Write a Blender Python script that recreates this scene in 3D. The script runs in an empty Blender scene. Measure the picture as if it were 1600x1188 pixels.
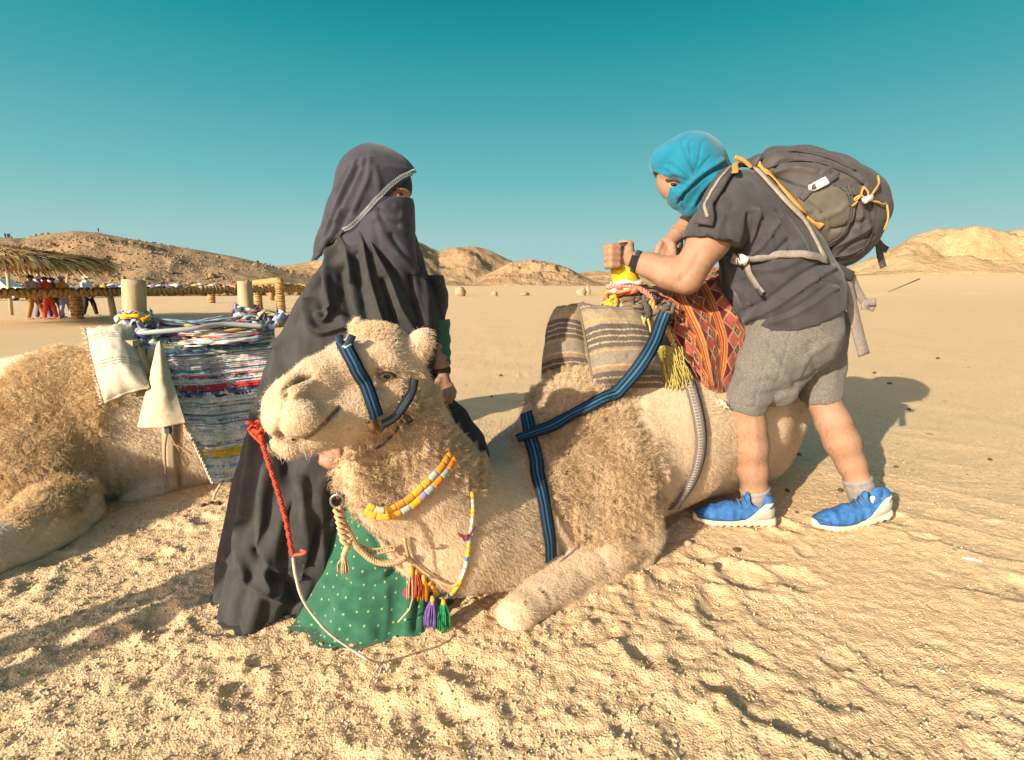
import bpy, bmesh, math, random
import numpy as np
from mathutils import Vector, Matrix
from mathutils.bvhtree import BVHTree
R = math.radians
rng = np.random.default_rng(7)
random.seed(7)
SC = bpy.context.scene
COL = SC.collection

# ------------------------------------------------------------------ camera, sky, sun, exposure
H = 0.95
PITCH = math.atan(150/800)
cam_data = bpy.data.cameras.new('camera'); cam = bpy.data.objects.new('camera', cam_data); COL.objects.link(cam)
cam.location = (0, 0, H); cam.rotation_euler = (math.pi/2 - PITCH, 0, 0)
cam_data.sensor_fit = 'HORIZONTAL'; cam_data.sensor_width = 36.0; cam_data.lens = 18.0
cam_data.clip_start = 0.02; cam_data.clip_end = 12000
SC.camera = cam
SUN_EL = R(20.0); SUN_AZ = R(43.0)            # light travels towards +Y, turned 43 deg to +X
world = bpy.data.worlds.new('World'); SC.world = world; world.use_nodes = True
def build_world():
    nt = world.node_tree; N = nt.nodes; L = nt.links; N.clear()
    out = N.new('ShaderNodeOutputWorld'); bg = N.new('ShaderNodeBackground')
    sky = N.new('ShaderNodeTexSky'); sky.sky_type = 'NISHITA'; sky.sun_disc = False
    sky.sun_elevation = SUN_EL; sky.sun_rotation = math.pi + SUN_AZ
    sky.dust_density = 1.4; sky.air_density = 1.0; sky.ozone_density = 1.5
    tc = N.new('ShaderNodeTexCoord'); sep = N.new('ShaderNodeSeparateXYZ'); L.new(tc.outputs['Generated'], sep.inputs[0])
    ramp = N.new('ShaderNodeValToRGB'); cr = ramp.color_ramp
    stops = [(0.0,(.58,.91,.86)),(.08,(.50,.84,.82)),(.18,(.235,.70,.735)),(.29,(.10,.545,.595)),(.39,(.025,.43,.495)),(.466,(.0035,.32,.37)),(1.0,(.003,.20,.25))]
    while len(cr.elements) < len(stops): cr.elements.new(0.5)
    for e,(p,c) in zip(cr.elements, stops): e.position = p; e.color = (*c,1)
    L.new(sep.outputs['Z'], ramp.inputs[0])
    m = N.new('ShaderNodeMix'); m.data_type = 'RGBA'; m.blend_type = 'MIX'
    dt = N.new('ShaderNodeVectorMath'); dt.operation = 'DOT_PRODUCT'      # the half of the sky round the sun is pale and warm, the half away from it teal
    dt.inputs[1].default_value = (-math.sin(SUN_AZ)*math.cos(SUN_EL), -math.cos(SUN_AZ)*math.cos(SUN_EL), math.sin(SUN_EL))
    L.new(tc.outputs['Generated'], dt.inputs[0])
    mr = N.new('ShaderNodeMapRange'); mr.interpolation_type = 'SMOOTHSTEP'
    for i,v in ((1,.02),(2,.75),(3,1.0),(4,.0)): mr.inputs[i].default_value = v
    L.new(dt.outputs['Value'], mr.inputs[0]); L.new(mr.outputs[0], m.inputs[0])
    warm = N.new('ShaderNodeMix'); warm.data_type = 'RGBA'; warm.blend_type = 'MULTIPLY'; warm.inputs[0].default_value = 1
    L.new(sky.outputs[0], warm.inputs[6]); warm.inputs[7].default_value = (1.02,.83,.76,1)
    L.new(warm.outputs[2], m.inputs[6])
    sc = N.new('ShaderNodeVectorMath'); sc.operation = 'SCALE'; sc.inputs['Scale'].default_value = 2.5
    L.new(ramp.outputs[0], sc.inputs[0]); L.new(sc.outputs[0], m.inputs[7])
    L.new(m.outputs[2], bg.inputs[0]); bg.inputs[1].default_value = 0.15
    L.new(bg.outputs[0], out.inputs[0])
build_world()
sl = bpy.data.lights.new('sun','SUN'); sun = bpy.data.objects.new('sun', sl); COL.objects.link(sun)
sl.energy = 4.9; sl.angle = R(0.53); sl.color = (1.0, 0.88, 0.70)
SUND = Vector((math.sin(SUN_AZ)*math.cos(SUN_EL), math.cos(SUN_AZ)*math.cos(SUN_EL), -math.sin(SUN_EL)))
sun.rotation_euler = SUND.to_track_quat('-Z','Y').to_euler()
SC.view_settings.view_transform = 'Standard'; SC.view_settings.look = 'None'
SC.view_settings.exposure = 0.94; SC.view_settings.gamma = 1.0; SC.view_settings.use_curve_mapping = False
SC.render.engine = 'CYCLES'
SC.cycles.max_bounces = 6; SC.cycles.diffuse_bounces = 3; SC.cycles.glossy_bounces = 2; SC.cycles.transparent_max_bounces = 4
SC.cycles.use_denoising = True

# ------------------------------------------------------------------ pixel (1600x1188 photo) -> point helpers
cp, sp = math.cos(PITCH), math.sin(PITCH)
def RAY(px, py):
    u = (px-800)/800; v = (594-py)/800
    return Vector((u, cp + v*sp, -sp + v*cp))
def W(px, py, Y):
    d = RAY(px, py); return Vector((0,0,H)) + d*(Y/d.y)
def MP(px, py, Y): return Y/RAY(px,py).y/800          # metres per photo pixel there
def GR(px, py, z=0.0):
    d = RAY(px, py); return Vector((0,0,H)) + d*((z-H)/d.z)

# ------------------------------------------------------------------ numpy noise
def _h(ix, iy, iz, s):
    n = (ix.astype(np.int64)*374761393 + iy.astype(np.int64)*668265263 + iz.astype(np.int64)*2147483647 + s*974634777) & 0xffffffff
    n = ((n ^ (n >> 13))*1274126177) & 0xffffffff
    n = ((n ^ (n >> 16))*2246822519) & 0xffffffff
    return ((n ^ (n >> 15)) & 0xffff)/65535.0
def vnoise(x, y, z=None, s=0):
    x = np.asarray(x, float); y = np.asarray(y, float); z = np.zeros_like(x) if z is None else np.asarray(z, float)
    ix, iy, iz = np.floor(x).astype(np.int64), np.floor(y).astype(np.int64), np.floor(z).astype(np.int64)
    fx, fy, fz = x-ix, y-iy, z-iz
    fx, fy, fz = fx*fx*fx*(fx*(fx*6-15)+10), fy*fy*fy*(fy*(fy*6-15)+10), fz*fz*fz*(fz*(fz*6-15)+10)
    def l(a,b,t): return a+(b-a)*t
    c = lambda a,b,d: _h(ix+a, iy+b, iz+d, s)
    return l(l(l(c(0,0,0),c(1,0,0),fx), l(c(0,1,0),c(1,1,0),fx), fy), l(l(c(0,0,1),c(1,0,1),fx), l(c(0,1,1),c(1,1,1),fx), fy), fz)*2-1
def fbm(x, y, z=None, o=4, s=0, g=0.5):
    a, t, r = 1.0, 0.0, 0.0; f = 1.0
    z = np.zeros_like(np.asarray(x,float)) if z is None else z
    for i in range(o):
        t = t + a*vnoise(x*f+i*17.3, y*f-i*9.1, z*f+i*3.7, s+i); r += a; a *= g; f *= 2.03
    return t/r
def sstep(a, b, x): 
    t = np.clip((x-a)/(b-a), 0, 1); return t*t*(3-2*t)

# ------------------------------------------------------------------ materials
class NT:
    def __init__(s, name):
        s.m = bpy.data.materials.new(name); s.m.use_nodes = True
        s.nt = s.m.node_tree; s.N = s.nt.nodes; s.L = s.nt.links
        s.b = s.N['Principled BSDF']
        s.tc = None
    def n(s, t, **kw):
        o = s.N.new(t)
        for k,v in kw.items(): setattr(o, k, v)
        return o
    def co(s):
        if s.tc is None: s.tc = s.n('ShaderNodeTexCoord')
        return s.tc.outputs['Object']
    def mapped(s, sc=(1,1,1), rot=(0,0,0), src=None):
        mp = s.n('ShaderNodeMapping'); mp.inputs['Scale'].default_value = sc; mp.inputs['Rotation'].default_value = rot
        s.L.new(src or s.co(), mp.inputs[0]); return mp.outputs[0]
    def noise(s, scale, detail=4, rough=.55, src=None, dist=0):
        o = s.n('ShaderNodeTexNoise'); o.inputs['Scale'].default_value = scale; o.inputs['Detail'].default_value = detail
        o.inputs['Roughness'].default_value = rough; o.inputs['Distortion'].default_value = dist
        s.L.new(src or s.co(), o.inputs['Vector']); return o.outputs['Fac']
    def ramp(s, f, stops, interp='LINEAR'):
        o = s.n('ShaderNodeValToRGB'); cr = o.color_ramp; cr.interpolation = interp
        while len(cr.elements) < len(stops): cr.elements.new(.5)
        for e,(p,c) in zip(cr.elements, stops): e.position = p; e.color = (*c,1) if len(c)==3 else c
        s.L.new(f, o.inputs[0]); return o.outputs[0]
    def mix(s, f, a, b, mode='MIX'):
        o = s.n('ShaderNodeMix', data_type='RGBA', blend_type=mode)
        if isinstance(f,(int,float)): o.inputs[0].default_value = f
        else: s.L.new(f, o.inputs[0])
        for i,x in ((6,a),(7,b)):
            if isinstance(x,(tuple,list)): o.inputs[i].default_value = (*x,1)
            else: s.L.new(x, o.inputs[i])
        return o.outputs[2]
    def attr(s, name):
        o = s.n('ShaderNodeAttribute'); o.attribute_name = name; return o
    def math(s, op, a, b=None):
        o = s.n('ShaderNodeMath', operation=op)
        for i,x in ((0,a),(1,b)):
            if x is None: continue
            if isinstance(x,(int,float)): o.inputs[i].default_value = x
            else: s.L.new(x, o.inputs[i])
        return o.outputs[0]
    def out(s, col=None, rough=.9, bump=None, bs=.3, bd=.01, spec=.2, sheen=0, metal=0):
        b = s.b
        if col is not None:
            if isinstance(col,(tuple,list)): b.inputs['Base Color'].default_value = (*col,1)
            else: s.L.new(col, b.inputs['Base Color'])
        if isinstance(rough,(int,float)): b.inputs['Roughness'].default_value = rough
        else: s.L.new(rough, b.inputs['Roughness'])
        b.inputs['Specular IOR Level'].default_value = spec; b.inputs['Metallic'].default_value = metal
        if sheen: b.inputs['Sheen Weight'].default_value = sheen; b.inputs['Sheen Roughness'].default_value = .5
        if bump is not None:
            bp = s.n('ShaderNodeBump'); bp.inputs['Strength'].default_value = bs; bp.inputs['Distance'].default_value = bd
            s.L.new(bump, bp.inputs['Height']); s.L.new(bp.outputs[0], b.inputs['Normal'])
        return s.m
def cloth(name, c, c2=None, scale=60, rough=.9, bs=.25, bd=.003, sheen=.0, spec=.15, weave=900, lo=.35, hi=.65):
    t = NT(name); c2 = c2 or tuple(x*.72 for x in c)
    f = t.noise(scale, 5); col = t.ramp(f, [(lo,c2),(hi,c)])
    b = t.math('ADD', t.noise(weave, 2), t.math('MULTIPLY', t.noise(scale*2,3), .8))
    return t.out(col, rough, b, bs, bd, spec, sheen)
def plain(name, c, rough=.6, metal=0, spec=.4, var=.15, scale=40, bs=.1):
    t = NT(name); f = t.noise(scale, 4)
    col = t.ramp(f, [(.3, tuple(x*(1-var) for x in c)), (.7, tuple(min(1,x*(1+var)) for x in c))])
    return t.out(col, rough, f, bs, .003, spec, 0, metal)

# ------------------------------------------------------------------ object helpers
def link(o, parent=None):
    COL.objects.link(o)
    if parent is not None: o.parent = parent; o.matrix_parent_inverse = parent.matrix_world.inverted() if False else Matrix.Translation(parent.location).inverted()
    return o
def mesh_obj(name, V, F, mat, parent=None, smooth=True, kind=None, mats=None, midx=None, attrs=None):
    me = bpy.data.meshes.new(name)
    V = np.asarray(V, np.float32).reshape(-1,3)
    if isinstance(F, np.ndarray):
        k = F.shape[1]; nf = len(F)
        me.vertices.add(len(V)); me.vertices.foreach_set('co', V.ravel())
        me.loops.add(nf*k); me.loops.foreach_set('vertex_index', F.astype(np.int32).ravel())
        me.polygons.add(nf); me.polygons.foreach_set('loop_start', np.arange(0,nf*k,k,dtype=np.int32))
        me.update(calc_edges=True)
    else:
        me.from_pydata([tuple(map(float,v)) for v in V], [], [tuple(map(int,f)) for f in F]); me.update()
    for m in (mats or ([mat] if mat else [])): me.materials.append(m)
    if midx is not None: me.polygons.foreach_set('material_index', np.asarray(midx,np.int32))
    if smooth: me.polygons.foreach_set('use_smooth', np.ones(len(me.polygons),bool))
    for k,a in (attrs or {}).items():
        a = np.asarray(a, np.float32)
        if a.ndim == 1:
            at = me.attributes.new(k,'FLOAT','POINT'); at.data.foreach_set('value', a)
        else:
            at = me.attributes.new(k,'FLOAT_COLOR','POINT')
            if a.shape[1]==3: a = np.concatenate([a, np.ones((len(a),1),np.float32)],1)
            at.data.foreach_set('color', a.astype(np.float32).ravel())
    me.validate(clean_customdata=False)
    o = bpy.data.objects.new(name, me)
    if kind: o['kind'] = kind
    return link(o, parent)
def thing(name, label, cat, loc=(0,0,0), group=None):
    o = bpy.data.objects.new(name, None); o.location = loc; o.empty_display_size = .05; COL.objects.link(o)
    return tag(o, label, cat, group)
def tag(o, label, cat, group=None):
    o['label'] = label; o['category'] = cat
    if group: o['group'] = group
    return o

class MB:
    """collects verts/faces of simple solids into one mesh"""
    def __init__(s): s.v = []; s.f = []; s.m = []; s.n = 0
    def add(s, V, F, mi=0):
        V = np.asarray(V,float).reshape(-1,3); s.v.append(V)
        for f in F: s.f.append(tuple(int(i)+s.n for i in f)); s.m.append(mi)
        s.n += len(V); return s
    def box(s, c, size, rot=None, mi=0):
        x,y,z = np.array(size)/2
        V = np.array([(-x,-y,-z),(x,-y,-z),(x,y,-z),(-x,y,-z),(-x,-y,z),(x,-y,z),(x,y,z),(-x,y,z)])
        if rot is not None: V = V @ np.array(rot).T
        return s.add(V+np.array(c), [(3,2,1,0),(4,5,6,7),(0,1,5,4),(1,2,6,5),(2,3,7,6),(3,0,4,7)], mi)
    def tube(s, pts, r, n=8, cap=True, mi=0, flat=1.0, up=None):
        P = np.array([tuple(p) for p in pts],float); m = len(P)
        r = np.full(m, r, float) if np.isscalar(r) else np.array(r,float)
        T = np.gradient(P, axis=0); T /= np.linalg.norm(T,axis=1,keepdims=True)+1e-12
        u = np.array(up,float) if up is not None else np.array((0,0,1.0)); 
        if abs(T[0]@u) > .95: u = np.array((1.0,0,0))
        rings = []; 
        for i in range(m):
            b = u - T[i]*(u@T[i]); b /= np.linalg.norm(b)+1e-12; 
            if up is None: u = b
            c = np.cross(T[i], b)
            a = np.arange(n)*2*math.pi/n
            rings.append(P[i] + r[i]*(np.cos(a)[:,None]*c + np.sin(a)[:,None]*b*flat))
        V = np.concatenate(rings); F = []
        for i in range(m-1):
            for j in range(n):
                k = (j+1)%n; F.append((i*n+j, i*n+k, (i+1)*n+k, (i+1)*n+j))
        if cap: F.append(tuple(range(n-1,-1,-1))); F.append(tuple((m-1)*n+j for j in range(n)))
        return s.add(V, F, mi)
    def build(s, name, mat, parent=None, smooth=True, kind=None, mats=None, attrs=None):
        return mesh_obj(name, np.concatenate(s.v), s.f, mat, parent, smooth, kind, mats, s.m if mats else None, attrs)
def spline(pts, n=8, closed=False):
    P = [np.array(tuple(p),float) for p in pts]; m = len(P); out = []
    for i in range(m if closed else m-1):
        p0 = P[(i-1)%m] if closed or i>0 else 2*P[0]-P[1]; p1 = P[i]; p2 = P[(i+1)%m]
        p3 = P[(i+2)%m] if closed or i+2<m else 2*P[-1]-P[-2]
        for t in np.linspace(0,1,n,endpoint=False):
            out.append(.5*((2*p1)+(-p0+p2)*t+(2*p0-5*p1+4*p2-p3)*t*t+(-p0+3*p1-3*p2+p3)*t**3))
    if not closed: out.append(P[-1])
    return np.array(out)
def ribbon(pts, w, th=.004, normals=None, rough=0.0, mi=0, mb=None, twist=0):
    """strap: rectangular section swept along pts, wide across (tangent x normal)"""
    P = np.array([tuple(p) for p in pts],float); m = len(P)
    T = np.gradient(P,axis=0); T /= np.linalg.norm(T,axis=1,keepdims=True)+1e-12
    Nn = np.array([tuple(n) for n in normals],float) if normals is not None else np.tile((0,-1.0,0),(m,1))
    Nn = Nn - T*(Nn*T).sum(1)[:,None]; Nn /= np.linalg.norm(Nn,axis=1,keepdims=True)+1e-12
    B = np.cross(T,Nn); w = np.full(m,w) if np.isscalar(w) else np.array(w)
    V = []
    for a,b in ((-.5,0),(-.47,1),(0,1.12),(.47,1),(.5,0)): V.append(P + B*(a*w)[:,None] + Nn*(b*th))
    V = np.stack(V,1).reshape(-1,3); F = []
    for i in range(m-1):
        for j in range(5):
            k=(j+1)%5; F.append((i*5+j,i*5+k,(i+1)*5+k,(i+1)*5+j)[::-1])
    F += [tuple(range(5)), tuple((m-1)*5+j for j in range(4,-1,-1))]
    mb = mb or MB(); mb.add(V,F,mi); return mb
def resample(P, n):
    P = np.array([tuple(p) for p in P],float); d = np.r_[0,np.cumsum(np.linalg.norm(np.diff(P,axis=0),axis=1))]
    t = np.linspace(0,d[-1],n); return np.stack([np.interp(t,d,P[:,i]) for i in range(3)],1)

# ------------------------------------------------------------------ signed-distance modelling + surface nets
class SDF:
    def __init__(s, lo, hi, h):
        s.h = h; s.lo = np.array(lo,float); s.n = np.ceil((np.array(hi)-s.lo)/h).astype(int)+1
        s.ax = [s.lo[i]+np.arange(s.n[i])*h for i in range(3)]
        s.F = np.full(tuple(s.n), .2, np.float32)
    def _sl(s, lo, hi):
        a = np.clip(np.floor((np.array(lo)-s.lo)/s.h).astype(int),0,s.n); b = np.clip(np.ceil((np.array(hi)-s.lo)/s.h).astype(int)+1,0,s.n)
        if np.any(b<=a): return None
        return tuple(slice(a[i],b[i]) for i in range(3)), np.ix_(*[s.ax[i][a[i]:b[i]] for i in range(3)])
    def _op(s, sl, d, k, op):
        A = s.F[sl]
        if op=='u':
            if k>0:
                hh = np.maximum(k-np.abs(A-d),0)/k; s.F[sl] = np.minimum(A,d)-hh*hh*k*.25
            else: s.F[sl] = np.minimum(A,d)
        elif op=='s':
            d = -d; hh = np.maximum(k-np.abs(A-d),0)/max(k,1e-6); s.F[sl] = np.maximum(A,d)+hh*hh*k*.25
    def cone(s, a, b, ra, rb, k=.02, op='u', flat=None):
        a = np.array(tuple(a),float); b = np.array(tuple(b),float); m = max(ra,rb)+k+.03
        q = s._sl(np.minimum(a,b)-m, np.maximum(a,b)+m)
        if q is None: return s
        sl,(X,Y,Z) = q; ab = b-a; L2 = ab@ab+1e-12
        t = np.clip(((X-a[0])*ab[0]+(Y-a[1])*ab[1]+(Z-a[2])*ab[2])/L2,0,1)
        dx,dy,dz = X-a[0]-t*ab[0], Y-a[1]-t*ab[1], Z-a[2]-t*ab[2]
        if flat is not None:            # flat=(axis vector, factor>1 squashes along it)
            n = np.array(tuple(flat[0]),float); n/=np.linalg.norm(n); f = flat[1]
            pr = dx*n[0]+dy*n[1]+dz*n[2]
            d2 = dx*dx+dy*dy+dz*dz + pr*pr*(f*f-1)
            d = np.sqrt(d2)-(ra+(rb-ra)*t); d = d*np.where(d>0,1,1)/ (1+ (f-1)*.35)
        else: d = np.sqrt(dx*dx+dy*dy+dz*dz)-(ra+(rb-ra)*t)
        s._op(sl, d.astype(np.float32), k, op); return s
    def chain(s, pts, rs, k=.02, op='u', flat=None):
        for i in range(len(pts)-1): s.cone(pts[i],pts[i+1],rs[i],rs[i+1],k if i else k,op,flat)
        return s
    def ell(s, c, r, rot=None, k=.02, op='u'):
        c = np.array(tuple(c),float); r = np.array(r,float)*np.ones(3); m = r.max()+k+.03
        q = s._sl(c-m,c+m)
        if q is None: return s
        sl,(X,Y,Z) = q; x,y,z = X-c[0],Y-c[1],Z-c[2]
        if rot is not None:
            M = np.array(rot).T; x,y,z = (M[0,0]*x+M[0,1]*y+M[0,2]*z, M[1,0]*x+M[1,1]*y+M[1,2]*z, M[2,0]*x+M[2,1]*y+M[2,2]*z)
        k0 = np.sqrt((x/r[0])**2+(y/r[1])**2+(z/r[2])**2); k1 = np.sqrt((x/r[0]**2)**2+(y/r[1]**2)**2+(z/r[2]**2)**2)+1e-9
        s._op(sl, (k0*(k0-1)/k1).astype(np.float32), k, op); return s
    def rbox(s, c, r, rot=None, rad=.01, k=.01, op='u'):
        c = np.array(tuple(c),float); r = np.array(r,float); m = np.linalg.norm(r)+k+.03
        q = s._sl(c-m,c+m)
        if q is None: return s
        sl,(X,Y,Z) = q; x,y,z = X-c[0]+0*Y+0*Z,Y-c[1]+0*X+0*Z,Z-c[2]+0*X+0*Y
        if rot is not None:
            M = np.array(rot).T; x,y,z = (M[0,0]*x+M[0,1]*y+M[0,2]*z, M[1,0]*x+M[1,1]*y+M[1,2]*z, M[2,0]*x+M[2,1]*y+M[2,2]*z)
        qx,qy,qz = np.abs(x)-r[0]+rad, np.abs(y)-r[1]+rad, np.abs(z)-r[2]+rad
        d = np.sqrt(np.maximum(qx,0)**2+np.maximum(qy,0)**2+np.maximum(qz,0)**2)+np.minimum(np.maximum(np.maximum(qx,qy),qz),0)-rad
        s._op(sl, d.astype(np.float32), k, op); return s
    def plane(s, p, n, k=.004):
        """cut away everything on the +n side of point p"""
        p = np.array(tuple(p),float); n = np.array(tuple(n),float); n/=np.linalg.norm(n)
        X,Y,Z = np.ix_(*s.ax); d = ((X-p[0])*n[0]+(Y-p[1])*n[1]+(Z-p[2])*n[2]).astype(np.float32)
        s.F = np.maximum(s.F,d); return s
    def displace(s, fn, band=.05):
        I = np.nonzero(np.abs(s.F)<band); P = [s.ax[i][I[i]] for i in range(3)]
        s.F[I] += fn(*P).astype(np.float32); return s
    def grad(s):
        return np.gradient(s.F, s.h)
    def nets(s):
        F = s.F; nx,ny,nz = F.shape
        I = F<0
        def cs(i,j,k): return (slice(i,nx-1+i),slice(j,ny-1+j),slice(k,nz-1+k))
        C = [(i,j,k) for i in (0,1) for j in (0,1) for k in (0,1)]
        cnt = np.zeros((nx-1,ny-1,nz-1),np.int8)
        for c in C: cnt += I[cs(*c)]
        act = np.nonzero((cnt>0)&(cnt<8)); A = np.stack(act,1); m = len(A)
        idx = np.full((nx-1,ny-1,nz-1),-1,np.int32); idx[act] = np.arange(m)
        val = {c: F[A[:,0]+c[0],A[:,1]+c[1],A[:,2]+c[2]].astype(float) for c in C}
        acc = np.zeros((m,3)); n = np.zeros(m)
        for a in C:
            for ax in range(3):
                if a[ax]: continue
                b = list(a); b[ax]=1; b=tuple(b); va,vb = val[a],val[b]; x = (va<0)!=(vb<0)
                t = np.where(x, va/np.where(va-vb==0,1,va-vb), 0)
                p = np.tile(np.array(a,float),(m,1)); p[:,ax] += t
                acc += p*x[:,None]; n += x
        V = s.lo + (A + acc/np.maximum(n,1)[:,None])*s.h
        Q = []
        for ax in range(3):
            o = [x for x in range(3) if x!=ax]
            lo = [slice(1,-1)]*3; lo[ax]=slice(0,-1); hi = [slice(1,-1)]*3; hi[ax]=slice(1,None)
            e = I[tuple(lo)]!=I[tuple(hi)]; P = np.stack(np.nonzero(e),1)
            P[:,o[0]]+=1; P[:,o[1]]+=1
            ins = I[P[:,0],P[:,1],P[:,2]]
            def at(d0,d1):
                q = P.copy(); q[:,o[0]]+=d0; q[:,o[1]]+=d1; return idx[q[:,0],q[:,1],q[:,2]]
            q = np.stack([at(-1,-1),at(0,-1),at(0,0),at(-1,0)],1)
            if ax==1: ins = ~ins
            q[~ins] = q[~ins][:,::-1]
            Q.append(q)
        Q = np.concatenate(Q); Q = Q[(Q>=0).all(1)]
        return V, Q
def relax(V, Q, it=2, lam=.5):
    V = V.copy(); E = np.concatenate([Q[:,[0,1]],Q[:,[1,2]],Q[:,[2,3]],Q[:,[3,0]]])
    for _ in range(it):
        S = np.zeros_like(V); c = np.zeros(len(V))
        for a,b in ((0,1),(1,0)):
            for i in range(3): S[:,i] += np.bincount(E[:,a], V[E[:,b],i], len(V))
            c += np.bincount(E[:,a], minlength=len(V))
        V += lam*(S/np.maximum(c,1)[:,None]-V)
    return V
def normals(V, Q):
    n = np.cross(V[Q[:,2]]-V[Q[:,0]], V[Q[:,3]]-V[Q[:,1]]); N = np.zeros_like(V)
    for k in range(4):
        for i in range(3): N[:,i] += np.bincount(Q[:,k], n[:,i], len(V))
    return N/(np.linalg.norm(N,axis=1,keepdims=True)+1e-12)
def project(P):
    """world points -> photo pixels (for placing sculpted folds at modelling time)"""
    x,y,z = P[:,0],P[:,1],P[:,2]-H
    d = y*cp - z*sp; v = y*sp + z*cp
    return 800+800*x/d, 594-800*v/d
def poly_dist(px, py, line):
    D = np.full(px.shape, 1e9); 
    L = np.array(line,float)
    for (x0,y0),(x1,y1) in zip(L[:-1],L[1:]):
        ax,ay = x1-x0,y1-y0; t = np.clip(((px-x0)*ax+(py-y0)*ay)/(ax*ax+ay*ay+1e-9),0,1)
        D = np.minimum(D, np.hypot(px-x0-t*ax, py-y0-t*ay))
    return D
def smooth_line(line, n=6): return spline([(x,y,0) for x,y in line], n)[:,:2]
def folds(V, N, lines, front=True):
    """push vertices along N: each (polyline px, width px, height m); only on the side facing the camera"""
    px,py = project(V); face = (N*(np.array((0,0,H))-V)).sum(1); off = np.zeros(len(V))
    for line,w,h in lines:
        d = poly_dist(px,py,smooth_line(line)); off += h*np.exp(-(d/w)**2)
    if front: off *= sstep(0,.25,face/np.linalg.norm(V-np.array((0,0,H)),axis=1))
    return V + N*off[:,None]
def bvh_of(V, Q): return BVHTree.FromPolygons([tuple(v) for v in V], [tuple(int(i) for i in q) for q in Q])
def hit(bvhs, px, py, off=.0):
    o = Vector((0,0,H)); d = RAY(px,py).normalized(); best = None
    for b in (bvhs if isinstance(bvhs,list) else [bvhs]):
        l,n,i,t = b.ray_cast(o,d)
        if l is not None and (best is None or t<best[2]): best = (l,n,t)
    if best is None: return None
    l,n,_ = best
    if n.dot(d)>0: n = -n
    return l+n*off, n
def drape(bvhs, line, off=.004, n=10, fallback=None):
    """points + normals where a pixel polyline meets the surfaces"""
    P=[];Nn=[]
    for x,y in smooth_line(line, n):
        r = hit(bvhs,x,y,off)
        if r: P.append(np.array(r[0])); Nn.append(np.array(r[1]))
    if len(P)<3: P=[np.array(W(x,y,2.02)) for x,y in smooth_line(line,n)]; Nn=[np.array((0,-1.,0))]*len(P)
    P=np.array(P);Nn=np.array(Nn)
    for _ in range(3):
        if len(P)>2:
            P[1:-1]=.25*P[:-2]+.5*P[1:-1]+.25*P[2:]; Nn[1:-1]=.25*Nn[:-2]+.5*Nn[1:-1]+.25*Nn[2:]
    return P,Nn
def hair(name, roots, dirs, length, radius, mat, parent, seg=4, curl=0., curlf=1., droop=.3, tips=None, seed=0, clump=None, tint=None):
    """fur strands as a Curves object: roots (n,3), dirs (n,3), length (n,)"""
    r = np.random.default_rng(seed); n = len(roots)
    t = np.linspace(0,1,seg+1)[None,:,None]
    D = dirs/np.linalg.norm(dirs,axis=1,keepdims=True)
    P = roots[:,None,:] + D[:,None,:]*length[:,None,None]*t
    P[:,:,2] -= (droop*length[:,None])*t[:,:,0]**2
    if clump is not None: P += (clump-roots)[:,None,:]*(t**1.3)*.75
    if curl>0:
        a = np.cross(D,(0,0,1.0)); a/=np.linalg.norm(a,axis=1,keepdims=True)+1e-9; b = np.cross(D,a)
        if clump is not None: ph = (vnoise(clump[:,0]*41,clump[:,1]*41,clump[:,2]*41,seed)*9)[:,None]+r.uniform(-.5,.5,(n,1))
        else: ph = r.uniform(0,6.28,(n,1))
        th = ph + curlf*2*math.pi*t[:,:,0]
        P += (a[:,None,:]*(np.cos(th)-np.cos(ph))[:,:,None]+b[:,None,:]*(np.sin(th)-np.sin(ph))[:,:,None])*(curl*length)[:,None,None]*t**.5
    hc = bpy.data.hair_curves.new(name); hc.add_curves([seg+1]*n)
    hc.attributes['position'].data.foreach_set('vector', P.astype(np.float32).ravel())
    rad = (radius*np.ones(n))[:,None]*(1-.75*t[0,:,0][None,:])
    at = hc.attributes.get('radius') or hc.attributes.new('radius','FLOAT','POINT')
    at.data.foreach_set('value', rad.astype(np.float32).ravel())
    if tint is not None:
        at = hc.attributes.new('tint','FLOAT','CURVE'); at.data.foreach_set('value', tint.astype(np.float32))
    hc.materials.append(mat)
    o = bpy.data.objects.new(name,hc); return link(o,parent)
def scatter(V, Q, n, weight=None, seed=0):
    """random points on a quad mesh -> points, normals, quad index"""
    r = np.random.default_rng(seed)
    a = np.linalg.norm(np.cross(V[Q[:,2]]-V[Q[:,0]], V[Q[:,3]]-V[Q[:,1]]),axis=1)*.5
    if weight is not None: a = a*weight[Q].mean(1)
    c = np.cumsum(a); i = np.searchsorted(c, r.uniform(0,c[-1],n)); i = np.minimum(i,len(Q)-1)
    u,v = r.uniform(0,1,(2,n,1)); q = V[Q[i]]
    P = (q[:,0]*(1-u)+q[:,1]*u)*(1-v)+(q[:,3]*(1-u)+q[:,2]*u)*v
    return P, i

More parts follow.
